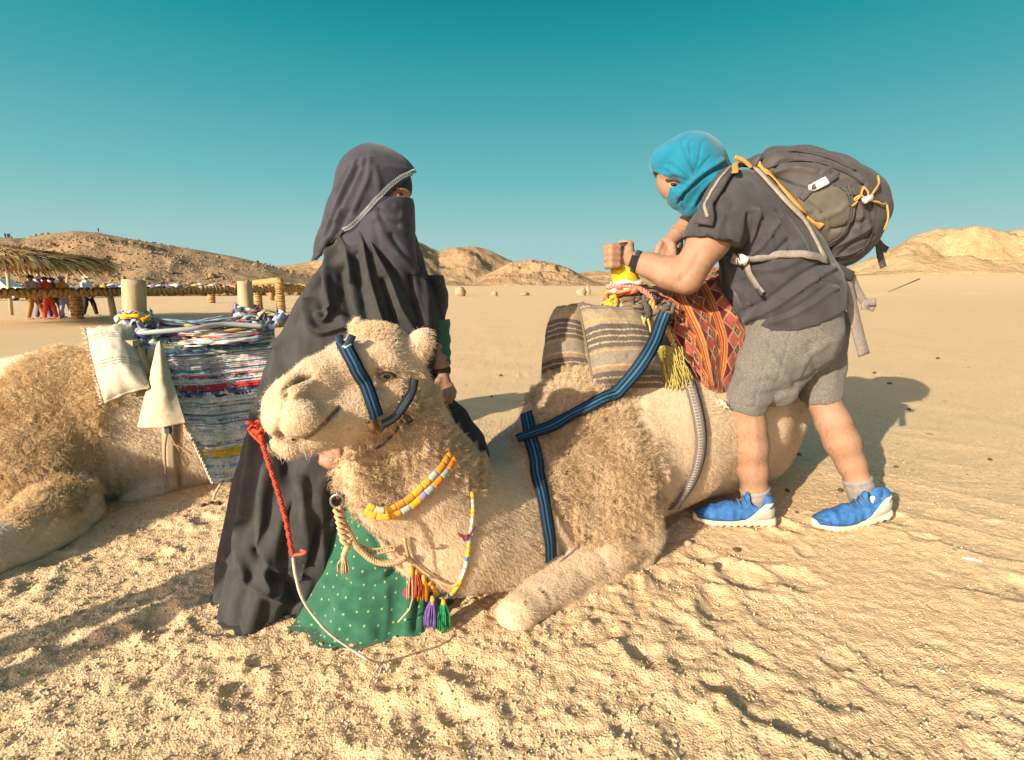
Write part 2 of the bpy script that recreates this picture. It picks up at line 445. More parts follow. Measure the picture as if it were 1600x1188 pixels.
# ------------------------------------------------------------------ ground, hills
def far_z(x, y):
    """the broad lie of the land: a little lower towards the fence, rising to the right far away"""
    x = np.asarray(x,float); y = np.asarray(y,float)
    az = x/np.maximum(y,1.0)
    z = -.42*sstep(4,17,y)*(1-sstep(-.42,-.15,az))*(1-sstep(60,120,y))
    z = z + 9.5*sstep(70,330,y)*sstep(.25,.85,az) - .25*sstep(12,40,y)*sstep(.5,.9,az)
    return z
_fr = np.random.default_rng(21)
PRINTS = []
for i in range(330):                                 # foot and hoof prints: thick at the lower left, sparse elsewhere
    z = _fr.random()
    if z < .40: x,y = _fr.uniform(-2.3,.55), _fr.uniform(.75,2.0)
    elif z < .62: x,y = _fr.uniform(-.2,2.0), _fr.uniform(.75,2.0)
    elif z < .8: x,y = _fr.uniform(-9,-1.2), _fr.uniform(2,9)
    else: x,y = _fr.uniform(-3,7), _fr.uniform(3.2,10)
    s = _fr.uniform(.5,1.15)*(1 if y<2.2 else .7); PRINTS.append((x,y,_fr.uniform(0,3.14),.07*s,.045*s*_fr.uniform(.8,1.3),.0075*s*_fr.uniform(.3,1.7)))
def near_z(x, y, grain=True):
    x = np.asarray(x,float); y = np.asarray(y,float); shp = x.shape; x = x.ravel(); y = y.ravel()
    dist = np.hypot(x,y); fade = 1-sstep(5,16,dist)
    z = .016*fbm(x*1.3,y*1.3,None,3,3)*fade
    left = 1-sstep(-.05,.9,x)*sstep(.5,2.2,y+.3*x)
    near = 1-sstep(1.9,3.2,y)
    lump = fbm(x*9,y*9,None,3,9); z += (.0024+.0022*left*near)*lump*fade
    z += (.0018+.0022*left*near)*fbm(x*26,y*26,None,2,12)*(1-sstep(3,6,dist))
    for (cx,cy,a,ra,rb,dp) in PRINTS:
        m = np.abs(x-cx)<.25; m &= np.abs(y-cy)<.25
        I = np.nonzero(m)[0]
        if not len(I): continue
        dx,dy = x[I]-cx,y[I]-cy; u=(dx*math.cos(a)+dy*math.sin(a))/ra; v=(-dx*math.sin(a)+dy*math.cos(a))/rb
        q = np.sqrt(u*u+v*v)*(1+.22*vnoise(dx*22+cx*9,dy*22)); z[I] += dp*(-.95*np.exp(-(q*q)**1.5)+.6*np.exp(-((q-1.45)/.42)**2))
    # small broken wind scarps at the right, each falling away from the sun
    ca,sa = math.cos(SUN_AZ),math.sin(SUN_AZ)
    al = x*sa+y*ca; ac = x*ca-y*sa
    w = al/.24 + .85*fbm(ac*1.6,al*1.1,None,3,31) ; ph = w-np.floor(w); cell = np.floor(w)
    saw = np.where(ph<.86, ph/.86, (1-ph)/.14)
    msk = sstep(.02,.35,vnoise(ac*2.1+cell*5.3,cell*3.1,None,44)+.12)
    right = sstep(.05,.5,x)*(1-sstep(2.0,2.9,y-.1*x))
    z += .0115*saw**2*msk*(right+.45*(1-right)*fade)
    if grain:
        g = 1-sstep(2.2,4.5,dist)
        z += (.0021+.0015*left)*vnoise(x*75,y*75,None,50)*g
        n2 = vnoise(x*120,y*120,None,53); z += (.0018+.003*left)*np.maximum(n2-.35,0)*2*g
    return z.reshape(shp)
def gz(x, y): return float(far_z(np.array([x]),np.array([y]))[0]+near_z(np.array([x]),np.array([y]),False)[0])
def axis(a, b, step, lo, hi, g):
    c = list(np.arange(a,b+1e-6,step)); s = step; x = c[-1]
    while x < hi: s *= g; x += s; c.append(x)
    s = step; x = c[0]; L = []
    while x > lo: s *= g; x -= s; L.append(x)
    return np.array(L[::-1]+c)
def grid_faces(nx, ny):
    i,j = np.meshgrid(np.arange(nx-1),np.arange(ny-1),indexing='ij'); a = (i*ny+j).ravel()
    return np.stack([a,a+ny,a+ny+1,a+1],1)
def build_ground():
    xs = axis(-1.75,1.95,.0075,-5500,5500,1.055); ys = axis(.72,2.5,.0075,-60,9000,1.045)
    X,Y = np.meshgrid(xs,ys,indexing='ij'); Z = far_z(X,Y)+near_z(X,Y)
    t = NT('sand'); co = t.co()
    n1 = t.noise(1.7,4,src=co); n2 = t.noise(34,5,.65); n3 = t.noise(260,3,.6)
    base = t.ramp(n1,[(.3,(.605,.418,.24)),(.7,(.695,.495,.30))])
    col = t.mix(.55, base, t.ramp(n2,[(.30,(.49,.33,.175)),(.55,(.66,.465,.26)),(.75,(.775,.575,.35))]))
    vo = t.n('ShaderNodeTexVoronoi'); vo.inputs['Scale'].default_value = 150; t.L.new(co, vo.inputs['Vector'])
    vcol = t.ramp(vo.outputs['Color'],[(.0,(.66,.56,.46)),(.35,(1,1,1)),(.8,(1.02,1.02,1.02)),(1,(1.28,1.25,1.2))])
    col = t.mix(.55, col, vcol, 'MULTIPLY')
    dk = t.noise(9,6,.7); col = t.mix(t.ramp(dk,[(.62,(0,0,0)),(.74,(.35,.35,.35))]), col, (.30,.205,.115))
    v2 = t.n('ShaderNodeTexVoronoi'); v2.inputs['Scale'].default_value = 17; t.L.new(co, v2.inputs['Vector']); v3 = t.n('ShaderNodeTexVoronoi'); v3.inputs['Scale'].default_value = 3.1; t.L.new(co, v3.inputs['Vector'])
    sp1 = t.ramp(v2.outputs['Distance'],[(.10,(.42,.38,.36)),(.17,(1,1,1))]); sp2 = t.ramp(v3.outputs['Distance'],[(.045,(.40,.36,.33)),(.075,(1,1,1))])
    col = t.mix(t.ramp(t.noise(2.3,3),[(.45,(0,0,0)),(.6,(.8,.8,.8))]), col, sp1, 'MULTIPLY'); col = t.mix(.8, col, sp2, 'MULTIPLY')
    h = t.math('ADD', t.math('MULTIPLY',n3,.7), t.math('MULTIPLY',vo.outputs['Distance'],.6))
    h = t.math('ADD', h, t.math('MULTIPLY', n2, 1.2))
    m = t.out(col,.95,h,.75,.006,.1)
    o = mesh_obj('ground', np.stack([X,Y,Z],-1), grid_faces(len(xs),len(ys)), m, kind='structure')
    return o
build_ground()

def rock_mat(name, a, b, c, sc=.05):
    t = NT(name); n = t.noise(sc,8,.65); n2 = t.noise(sc*9,5,.7)
    col = t.mix(.5, t.ramp(n,[(.3,a),(.5,b),(.7,c)]), t.ramp(n2,[(.3,a),(.55,b),(.7,c)]))
    return t.out(col,.95,t.math('ADD',n2,n),1.0,3.0*.05/sc*.35,.08)
def hill(prof, dist, depth, mat, seed, rough=1.0, base=0., gully=.1, npx=320, nd=110, spread=.35):
    """ridge: prof = [(photo px, photo py of the crest)] seen at distance dist; heights built in the land itself"""
    P = np.array(prof,float); px = np.linspace(P[0,0],P[-1,0],npx)
    az = (px-800)/800/cp; py = np.interp(px,P[:,0],P[:,1])
    w = np.array([max((W(a,b,dist)).z,0) for a,b in zip(px,py)])
    d = np.linspace(-1,1,nd); A,D = np.meshgrid(az,d,indexing='ij')
    Hh = w[:,None]*np.ones_like(D)
    Y = dist + D*depth
    u = np.abs(D)
    prof_ = np.clip(1-u,0,1)**.85*(1-spread)+spread*(1-u**2)**2
    X = A*Y
    n = fbm(X/depth*2.2+seed,Y/depth*2.2,None,5,seed); rid = 1-np.abs(fbm(X/depth*3.1,Y/depth*3.1+seed,None,5,seed+5))*2.2
    env = np.sin(np.pi*np.clip((1-u),0,1))
    n3 = fbm(X/depth*9+seed,Y/depth*9,None,4,seed+3)
    Z = Hh*(prof_ + rough*env*(.30*n+2.0*gully*(rid-.5)+.11*n3))
    crest = np.argmin(np.abs(d))
    Z = np.where(u<.5, np.minimum(Z, Hh*(1.0-.25*u*u+.05*rough*n3)*Y/dist*1.002), Z)
    fz = far_z(X,Y); e = np.minimum(u,1)
    Z = np.maximum(Z,0) + fz*(e**2) - .8*(u>.985)*1.0 + .004*Hh*rough*vnoise(X*.9,Y*.9,None,seed+9)
    V = np.stack([X,Y,Z],-1).reshape(-1,3); F = grid_faces(npx,nd)
    return mesh_obj('hill', V, F, mat, kind='structure'), V, F
M_HILL1 = rock_mat('hill_rock_grey',(.17,.115,.07),(.30,.20,.115),(.42,.29,.165),.09)
M_HILL2 = rock_mat('hill_rock_tan',(.22,.14,.08),(.36,.235,.125),(.46,.32,.175),.03)
M_HILL3 = rock_mat('hill_sand',(.33,.22,.115),(.43,.295,.155),(.50,.355,.195),.04)
h1,HV1,HF1 = hill([(-500,420),(-300,395),(-120,380),(0,373),(40,371),(75,374),(110,367),(150,361),(185,363),(230,373),(290,384),(330,391),(380,400),(430,413),(475,428),(540,440)],150,62,M_HILL1,3,.8)
hill([(380,428),(470,414),(540,402),(600,388),(648,377),(662,379),(690,394),(712,388),(735,384),(748,385),(770,393),(800,408),(850,425),(890,438),(930,445)],420,150,M_HILL2,8,1.0,gully=.16)
hill([(740,438),(770,425),(800,409),(830,406),(845,408),(862,412),(885,419),(905,430),(925,440),(940,445)],330,70,M_HILL2,14,1.0,gully=.2)
hill([(860,440),(900,426),(925,423),(950,427),(990,432),(1040,425),(1100,428),(1160,432),(1230,436)],900,200,M_HILL2,18,1.0,gully=.16)
hill([(1200,443),(1290,428),(1340,404),(1370,388),(1395,371),(1430,357),(1460,357),(1492,355),(1508,359),(1522,364),(1545,361),(1580,360),(1592,353),(1620,345),(1700,338),(1850,350),(2100,400)],300,95,M_HILL3,23,.9,gully=.14)
def hill_rocks():
    r = np.random.default_rng(5); V=[];F=[];n=0
    ico = np.array([(0,0,1),(.89,0,.45),(.28,.85,.45),(-.72,.53,.45),(-.72,-.53,.45),(.28,-.85,.45),(.72,.53,-.45),(-.28,.85,-.45),(-.89,0,-.45),(-.28,-.85,-.45),(.72,-.53,-.45)])
    fc = [(0,1,2),(0,2,3),(0,3,4),(0,4,5),(0,5,1),(1,6,2),(2,7,3),(3,8,4),(4,9,5),(5,10,1),(2,6,7),(3,7,8),(4,8,9),(5,9,10),(1,10,6)]
    G = HV1.reshape(320,110,3)
    for k in range(3600):
        i = int(r.integers(45,312)); j = int(r.integers(3,56)); p = G[i,j]
        if vnoise(np.array([p[0]*.06]),np.array([p[1]*.06]),None,77)[0] < -.15: continue
        s = r.uniform(.12,.42)*(1+1.0*(r.random()<.06))
        V.append(p+ico*s*r.uniform(.6,1.2,3)+r.uniform(-1.2,1.2,3)*(1,1,0)+(0,0,.1*s)); F += [tuple(n+q for q in f) for f in fc]; n += 11
    o = mesh_obj('hill_boulders', np.concatenate(V), F, rock_mat('hill_boulder',(.13,.09,.06),(.25,.17,.10),(.40,.28,.17),1.2), smooth=False, kind='stuff')
    o['label'] = 'dark boulders strewn over the slope of the hill behind the fence'
hill_rocks()

# gravel and clods lying on the near sand
def gravel():
    r = np.random.default_rng(11); n = 26000
    ico = np.array([(0,0,1),(.87,0,-.1),(-.3,.85,.1),(-.75,-.5,.15),(.3,-.85,-.1),(0,0,-1)]); fc = np.array([(0,1,2),(0,2,3),(0,3,4),(0,4,1),(5,2,1),(5,3,2),(5,4,3),(5,1,4)])
    x = r.uniform(-2.1,2.2,n*3); y = .74+ r.random(n*3)**1.6*2.6
    w = np.clip(.25+.75*(1-sstep(-.2,1.0,x)*sstep(.9,1.6,y)),0,1)*(.35+.65*(fbm(x*3,y*3,None,3,61)>0))
    k = r.random(n*3)<w; x,y = x[k][:n],y[k][:n]; n = len(x)
    s = .0013+.0046*r.random(n)**2.4*(1+.5*(r.random(n)<.03)); z = near_z(x,y)+far_z(x,y)+s*.35
    q = r.uniform(.6,1.25,(n,6,3)); a = r.uniform(0,6.28,n); c,sn = np.cos(a)[:,None],np.sin(a)[:,None]
    B = ico[None]*q*s[:,None,None]; B = np.stack([B[:,:,0]*c-B[:,:,1]*sn, B[:,:,0]*sn+B[:,:,1]*c, B[:,:,2]*.8],-1)
    V = (B+np.stack([x,y,z],1)[:,None,:]).reshape(-1,3); F = (fc[None]+6*np.arange(n)[:,None,None]).reshape(-1,3)
    t = NT('gravel'); at = t.attr('tone'); col = t.ramp(at.outputs['Fac'],[(0,(.27,.19,.12)),(.35,(.50,.37,.21)),(.85,(.60,.46,.27)),(1,(.72,.63,.50))])
    tone = np.repeat(r.random(n)**.7,6)
    o = mesh_obj('gravel',V,F,t.out(col,.9,t.noise(300,2),.2,.002,.15),smooth=False,kind='stuff',attrs={'tone':tone})
    o['label'] = 'loose grit and small clods lying on the near sand'
gravel()

# ------------------------------------------------------------------ camels
def inside(px, py, poly, soft=8):
    P = np.array(poly,float); c = np.zeros(px.shape,bool)
    for (x0,y0),(x1,y1) in zip(P, np.roll(P,-1,0)):
        c ^= ((y0>py)!=(y1>py)) & (px < (x1-x0)*(py-y0)/(y1-y0+1e-9)+x0)
    d = poly_dist(px,py,np.vstack([P,P[:1]]))
    return np.where(c, .5+.5*np.clip(d/soft,0,1), .5-.5*np.clip(d/soft,0,1))
def pb(s, px, py, Y, r, k=.03, e=(1,1,1), rot=None, op='u'):
    m = MP(px,py,Y); s.ell(W(px,py,Y), np.array(e)*r*m, rot, k, op)
def pc(s, pts, k=.03, op='u', flat=None):
    Pw = [W(p[0],p[1],p[2]) for p in pts]; rs = [p[3]*MP(p[0],p[1],p[2]) for p in pts]
    s.chain(Pw, rs, k, op, flat)
def coat_mat(name, light, mid, dark):
    t = NT(name); wool = t.attr('wool').outputs['Fac']; dk = t.attr('dark').outputs['Fac']; rnd = t.noise(14,5,.6); fine = t.noise(190,3,.7)
    c = t.mix(t.ramp(rnd,[(.35,(0,0,0)),(.7,(1,1,1))]), mid, light)
    c = t.mix(t.math('MULTIPLY',wool,.55), c, t.mix(rnd, dark, mid))
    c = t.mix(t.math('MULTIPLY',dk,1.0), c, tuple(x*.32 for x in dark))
    st = t.noise(1,4,.65,src=t.mapped((95,60,42),(0,.5,.6)),dist=.6); c = t.mix(.45, c, t.ramp(st,[(.3,(.66,.62,.56)),(.68,(1.12,1.1,1.06))]),'MULTIPLY')
    return t.out(c,.95,t.math('ADD',t.math('MULTIPLY',st,1.6),t.math('ADD',fine,rnd)),.55,.006,.1,.15)
def hair_mat(name, stops):
    t = NT(name); a = t.attr('tint').outputs['Fac']; c = t.ramp(a, stops); return t.out(c,.75,None,spec=.15)
M_COAT = coat_mat('camel_coat',(.575,.44,.30),(.50,.37,.24),(.38,.255,.145))
M_WOOL = hair_mat('camel_wool',[(0,(.22,.13,.06)),(.35,(.44,.30,.165)),(.7,(.62,.46,.28)),(1,(.74,.58,.39))])
M_FUZZ = hair_mat('camel_short_hair',[(0,(.47,.35,.22)),(.5,(.58,.44,.295)),(1,(.66,.52,.365))])
M_EYE = plain('camel_eye',(.012,.008,.005),.08,0,.6,0)
M_LASH = plain('camel_lash',(.05,.03,.02),.7)

def build_camel():
    s = SDF((-.60,.88,-.03),(1.72,2.95,1.0),.0062)
    # trunk
    pc(s,[(775,812,1.60,96),(850,770,1.76,112),(930,715,1.92,118),(1010,675,2.1,118),(1100,648,2.36,116),(1160,640,2.55,90),(1195,640,2.66,52)],.05)
    pb(s,905,662,1.95,88,.06); pb(s,965,615,2.10,88,.06); pb(s,1040,600,2.25,80,.06)
    pb(s,1165,690,2.44,62,.06,(1.0,1.2,1)); pb(s,1205,660,2.56,34,.05)
    # neck, falling from the poll to the chest
    pc(s,[(622,600,1.275,50),(628,660,1.30,66),(660,745,1.37,84),(705,815,1.46,99),(775,815,1.58,100)],.05)
    pc(s,[(600,690,1.24,34),(565,735,1.215,33),(600,780,1.26,40),(660,830,1.36,50)],.05)
    # near shoulder and upper arm, forearm on the ground, folded cannon
    pb(s,945,745,1.74,82,.05); pb(s,975,800,1.72,50,.05)
    pc(s,[(985,822,1.70,46),(940,866,1.585,41)],.04); pc(s,[(940,866,1.585,41),(882,904,1.465,33),(838,938,1.372,30),(806,963,1.318,29)],.010); pb(s,812,958,1.318,29,.02,(1.05,1,.9))
    pc(s,[(800,973,1.315,16),(830,966,1.35,20),(920,915,1.50,24),(1000,872,1.665,22)],.012)
    pb(s,1003,842,1.69,30,.04)
    # far foreleg
    pc(s,[(890,850,1.90,36),(830,893,1.68,30),(760,928,1.50,28),(733,934,1.45,26)],.010)
    # hind thigh fold and foot
    pc(s,[(1060,770,2.3,20),(1020,800,2.05,18),(1012,812,1.98,12)],.05)
    # head
    pc(s,[(448,616,1.035,27),(495,592,1.085,31),(545,572,1.14,37),(592,560,1.19,43),(612,568,1.225,46)],.02)
    pc(s,[(462,650,1.045,34),(505,645,1.085,38),(555,637,1.135,43),(605,618,1.195,44)],.025)
    pb(s,466,653,1.015,33,.012,(1.1,1.0,1.0)); pb(s,430,655,1.022,20,.014,(1,1,1.35)); pb(s,428,628,1.028,16,.02)
    pb(s,456,606,1.02,18,.02)
    pc(s,[(433,697,1.022,14),(450,699,1.03,18),(490,686,1.065,23),(545,668,1.12,27),(605,645,1.18,29)],.010)
    pb(s,585,538,1.225,36,.03,(1.25,1,.8)); pb(s,615,580,1.2,40,.02)
    pb(s,596,563,1.158,21,.016,(1.35,.8,.75)); pb(s,608,604,1.165,16,.02,(1.3,.8,.7))
    pb(s,604,585,1.132,8,.006,op='s'); pc(s,[(589,583,1.148,6),(604,577.5,1.138,7.5),(621,583,1.155,5)],.008); pc(s,[(592,592,1.152,5),(606,596,1.148,5),(618,590,1.16,4)],.008)
    # ears
    pc(s,[(634,566,1.215,13),(647,550,1.222,22),(659,534,1.228,19),(668,517,1.235,6)],.010)
    pc(s,[(659,545,1.178,12),(666,530,1.186,9)],.01,'s')
    pc(s,[(565,535,1.32,12),(560,515,1.34,14),(558,500,1.36,6)],.012)
    def fn(x,y,z):
        P = np.stack([x,y,z],1); px,py = project(P)
        w = wool_mask(px,py)
        d = -.006*fbm(x*9,y*9,z*9,3,4) - w*(.016*fbm(x*17,y*17,z*17,3,5)+.010*np.abs(fbm(x*34,y*34,z*34,2,6)))
        d = d*(1-.9*inside(px,py,HEADP,20))
        d += .004*inside(px,py,[(840,640),(1200,600),(1200,780),(1000,830)],30)*fbm(x*5+z*5,y*5,z*14,3,15)
        return d
    s.displace(fn,.045)
    s.F = np.maximum(s.F, (-.012-np.ix_(*s.ax)[2]).astype(np.float32))
    V,Q = s.nets(); V = relax(V,Q,2,.5); N = normals(V,Q)
    # mouth, nostril, wrinkles: carved
    V = folds(V,N,[([(437,680),(450,687),(474,686),(500,668),(518,650),(531,637)],3.0,-.0150),
                   ([(447,622),(443,610),(452,600),(468,594),(486,588)],3.4,-.0160),
                   ([(456,621),(471,608),(487,596)],4,.0065),
                   ([(436,684),(432,668),(436,650),(441,632)],3.0,-.0090),
                   ([(480,640),(495,655),(498,668)],8,.003),([(520,628),(530,640),(526,655)],3,-.003),
                   ([(500,600),(530,585),(555,580)],4,-.002),([(492,595),(520,578),(545,572)],3,-.002),([(470,590),(480,575),(500,565)],4,-.003),
                   ([(585,575),(597,572),(612,575),(620,582)],3,.004),([(588,594),(602,598),(616,593)],3,.0035),([(580,590),(590,606),(606,612)],3,-.003),
                   ([(575,575),(580,555),(600,545),(620,556)],4,.003),
                   ([(560,690),(600,680),(625,660)],5,-.004),
                   ([(868,800),(868,830),(880,860)],6,-.012),([(1010,720),(1030,760),(1022,800)],8,-.012),([(1025,740),(1035,770),(1045,790)],5,-.008),
                   ([(960,620),(990,640),(1010,700)],12,-.010),([(880,895),(900,890),(915,900)],4,-.005),([(846,918),(858,930),(862,950)],3.5,-.006),([(800,948),(812,955),(822,972)],3,-.004),([(930,860),(945,875),(950,895)],4,-.005),([(900,925),(940,905),(990,880)],4,-.005),([(1000,690),(1013,740),(1016,800)],8,.006),
                   ([(905,610),(940,625),(985,612),(1010,640)],6,-.006)])
    N = normals(V,Q); px,py = project(V); face = (N*(np.array((0,0,H))-V)).sum(1)>0
    wool = wool_mask(px,py)*(V[:,2]>.02)
    spot = np.zeros(len(V))
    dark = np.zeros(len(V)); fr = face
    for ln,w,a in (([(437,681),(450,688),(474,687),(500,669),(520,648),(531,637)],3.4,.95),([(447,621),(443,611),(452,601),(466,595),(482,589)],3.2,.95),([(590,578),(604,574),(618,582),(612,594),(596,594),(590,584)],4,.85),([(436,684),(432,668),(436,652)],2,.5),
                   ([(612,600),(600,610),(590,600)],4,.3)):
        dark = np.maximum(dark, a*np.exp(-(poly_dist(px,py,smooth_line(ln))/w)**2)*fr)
    dark = np.maximum(dark,.55*inside(px,py,[(648,560),(655,545),(662,530),(660,550),(652,568)],4)*fr*0)
    r = mesh_obj('camel', V, Q, M_COAT, attrs={'wool':wool.astype(np.float32),'dark':dark.astype(np.float32)})
    tag(r,'cream camel kneeling in the middle with a blue halter and woolly shoulder','camel')
    # rusty sore spots on the foreleg
    bv = bvh_of(V,Q); MR = plain('rust_patch',(.30,.12,.025),.9,var=.4)
    for x,y,q in ((848,925,5),(822,942,6),(938,883,6),(973,871,5),(1004,866,6)):
        h_ = hit(bv,x,y,.0012)
        if h_:
            c,n = h_; u = n.cross(Vector((0,0,1))).normalized(); w = n.cross(u); m = q*.0017; a = np.linspace(0,6.283,9)[:-1]
            ring = [c+u*math.cos(t)*m*rng.uniform(.6,1.1)+w*math.sin(t)*m*rng.uniform(.6,1.2)-n*.002 for t in a]; mb = MB(); mb.add([c+n*.001]+ring,[(0,1+i,1+(i+1)%8) for i in range(8)]); mb.build('rusty_patch', MR, r)
    c = W(605,585,1.1445); m = MB()
    bm = bmesh.new(); bmesh.ops.create_uvsphere(bm,u_segments=16,v_segments=10,radius=.0135)
    m.add([v.co+c for v in bm.verts],[[v.index for v in f.verts] for f in bm.faces]); m.build('eye',M_EYE,r)
    m = MB()
    for i in range(26):
        a = i/25; x = 592+26*a; y = 580+4*(a-.5)**2*6; p = W(x,y,1.118+.02*a); q = W(x-1+5*(a-.5),y+6.5,1.108+.02*a)
        m.tube([p,(p+q)/2+Vector((0,-.001,0)),q],[.0008,.0007,.0003],4)
    m.build('eyelashes',M_LASH,r)
    # ---- wool and short hair
    P,i = scatter(V,Q,95000,(wool>.35)*wool,3); n = N[Q[i]].mean(1)
    pxx,pyy = project(P); k = (n*(np.array((0,0,H))-P)).sum(1)>-.12; P,n = P[k],n[k]
    g = 46.; cl = np.round(P*g)/g; cl = cl + .35/g*np.stack([vnoise(cl[:,0]*91,cl[:,1]*91,cl[:,2]*91,q) for q in (1,2,3)],1) + n*.012
    px1,py1 = project(P); rg = np.random.default_rng(4)
    big = inside(px1,py1,[(835,660),(990,650),(1030,770),(1010,850),(920,845),(850,760)],25)
    beard = inside(px1,py1,[(520,700),(620,690),(660,760),(590,820),(530,780)],12)
    wl = wool_mask(px1,py1); L = (.009+.009*rg.random(len(P))+.004*big+.008*beard)*np.clip(.35+.8*wl,0,1)
    tone = np.clip(.60+.28*rg.standard_normal(len(P))*.7+.30*fbm(P[:,0]*16,P[:,1]*16,P[:,2]*16,3,8)-.30*big*np.maximum(fbm(P[:,0]*11,P[:,1]*11,P[:,2]*11,2,18)+.35,0),0,1)
    d = n*.8+np.array((0,0,-.35))+rg.normal(0,.42,P.shape)
    hair('wool',P,d,L*(.75+.5*rg.random(len(P))),.0006,M_WOOL,r,5,.34,1.2,.25,seed=5,clump=cl,tint=tone)['kind']='stuff'
    P,i = scatter(V,Q,150000,np.clip(1-wool*1.6,0.02,1)*(V[:,2]>.03)*(1+.4*inside(px,py,HEADP,20))*(1-.6*inside(px,py,[(628,570),(640,520),(680,505),(680,560),(650,580)],6)),9); n = N[Q[i]].mean(1)
    k = (n*(np.array((0,0,H))-P)).sum(1)>-.15; P,n = P[k],n[k]; rg = np.random.default_rng(6)
    px1,py1 = project(P); hd = inside(px1,py1,HEADP,14)
    flow = (1-hd)[:,None]*np.array((.45,.35,-.8))+hd[:,None]*np.array((.8,.55,.1)); d = n*.55+flow*.6+rg.normal(0,.2,P.shape)
    ok = dark_at(px1,py1); P,d,hd = P[ok],d[ok],hd[ok]
    tone = np.clip(.55+.25*rg.standard_normal(len(P))+.35*fbm(P[:,0]*13,P[:,1]*13,P[:,2]*13,3,8),0,1)
    hair('short_hair',P,d,(.0075+.006*rg.random(len(P)))*(1-.58*hd),.00042,M_FUZZ,r,3,.1,.5,.1,seed=7,tint=tone)['kind']='stuff'
    # crown tuft, whiskers
    P,i = scatter(V,Q,2600,inside(px,py,[(545,512),(585,504),(615,516),(618,532),(595,528),(560,525)],6)*(N[:,2]>.1),12); n = N[Q[i]].mean(1)
    d = n*.7+np.array((.3,.3,.5))+np.random.default_rng(1).normal(0,.3,P.shape)
    hair('crown_tuft',P,d,.007+.009*np.random.default_rng(2).random(len(P)),.0006,M_WOOL,r,4,.15,.7,.2,seed=8,tint=np.random.default_rng(3).uniform(.5,1,len(P)))['kind']='stuff'
    wm = MB(); rw = np.random.default_rng(13)
    for q in range(22):
        h_ = hit(bv,rw.uniform(428,500),rw.uniform(695,716),0)
        if h_:
            p,n = h_; e = p+Vector((rw.uniform(-.012,.012),-.006,-rw.uniform(.012,.026))); wm.tube([p,(p+e)/2+n*.002,e],[.0003,.0003,.00015],3)
    wm.build('whiskers',plain('whisker',(.8,.7,.55),.6),r)
    return r,V,Q,bv
HEADP = [(405,640),(430,585),(520,540),(560,505),(640,530),(640,600),(620,660),(560,695),(440,725),(405,690)]
WOOLP = [[(840,600),(870,572),(930,560),(985,610),(1000,660),(1020,740),(1020,800),(985,848),(920,846),(875,800),(850,740),(818,700)],
         [(610,640),(640,575),(690,600),(712,650),(720,700),(690,720),(590,810),(540,790),(518,740),(530,698)],
         [(690,690),(730,700),(775,745),(740,770),(700,760)],[(560,512),(600,502),(640,530),(636,556),(600,535)],[(590,800),(640,790),(720,880),(740,930),(650,850)]]
def wool_mask(px,py):
    w = np.zeros(px.shape)
    for k,p in enumerate(WOOLP): w = np.maximum(w,(.95,.46,.65,.3,.35)[k]*sstep(.05,.95,inside(px,py,p,46 if k<2 else 18)+.22*vnoise(px/17,py/17)+.2*vnoise(px/6,py/6)))
    return w
def dark_at(px,py):
    d = poly_dist(px,py,[(437,681),(474,687),(500,669),(531,637)]); e = np.hypot((px-604)/15,(py-585)/10); nn = poly_dist(px,py,[(447,621),(443,611),(452,601),(470,593)])
    return (d>5)&(e>1)&(nn>5)
CAMEL,CV,CQ,CB = build_camel()

# ------------------------------------------------------------------ woman in black by the camel's head
M_SKIN = (lambda t: t.out(t.ramp(t.noise(11,8,.7),[(.3,(.262,.148,.092)),(.7,(.305,.178,.113))]),.6,t.noise(220,3),.25,.0015,.22))(NT('skin'))
M_SKIN_TAN = (lambda t: t.out(t.ramp(t.noise(14,5),[(.3,(.22,.11,.065)),(.7,(.30,.16,.10))]),.55,t.noise(220,3),.12,.001,.35))(NT('tanned_skin'))
M_ROBE = cloth('black_robe',(.034,.034,.033),(.021,.021,.021),25,.8,.3,.002,.06,.3,1400)
M_VEIL = cloth('dark_veil',(.031,.032,.046),(.020,.021,.031),30,.7,.35,.002,.15,.3,1600)
M_GREEN = None
def green_mat():
    t = NT('green_dotted_cotton'); uv = t.attr('uvc').outputs['Vector']
    base = t.ramp(t.noise(30,5),[(.3,(.016,.078,.045)),(.7,(.028,.115,.068))])
    mp = t.n('ShaderNodeMapping'); mp.inputs['Scale'].default_value=(1,1,1); t.L.new(uv,mp.inputs[0])
    vo = t.n('ShaderNodeTexVoronoi'); vo.voronoi_dimensions='2D'; vo.inputs['Scale'].default_value = 1.0; vo.inputs['Randomness'].default_value=.35; t.L.new(mp.outputs[0],vo.inputs['Vector'])
    dot = t.ramp(vo.outputs['Distance'],[(.060,(1,1,1)),(.11,(0,0,0))])
    col = t.mix(dot, base, (.19,.30,.12))
    return t.out(col,.9,t.noise(900,2),.2,.002,.15,.2)
M_GREEN = green_mat()
def hand(s, wrist, palm_c, rp, fingers, thumb, k=.006):
    """palm + five bent fingers: every digit is a chain of (point, radius)"""
    s.cone(wrist, palm_c, rp*.9, rp, .012)
    for f in fingers+[thumb]: s.chain([p for p,r_ in f],[r_ for p,r_ in f],k)
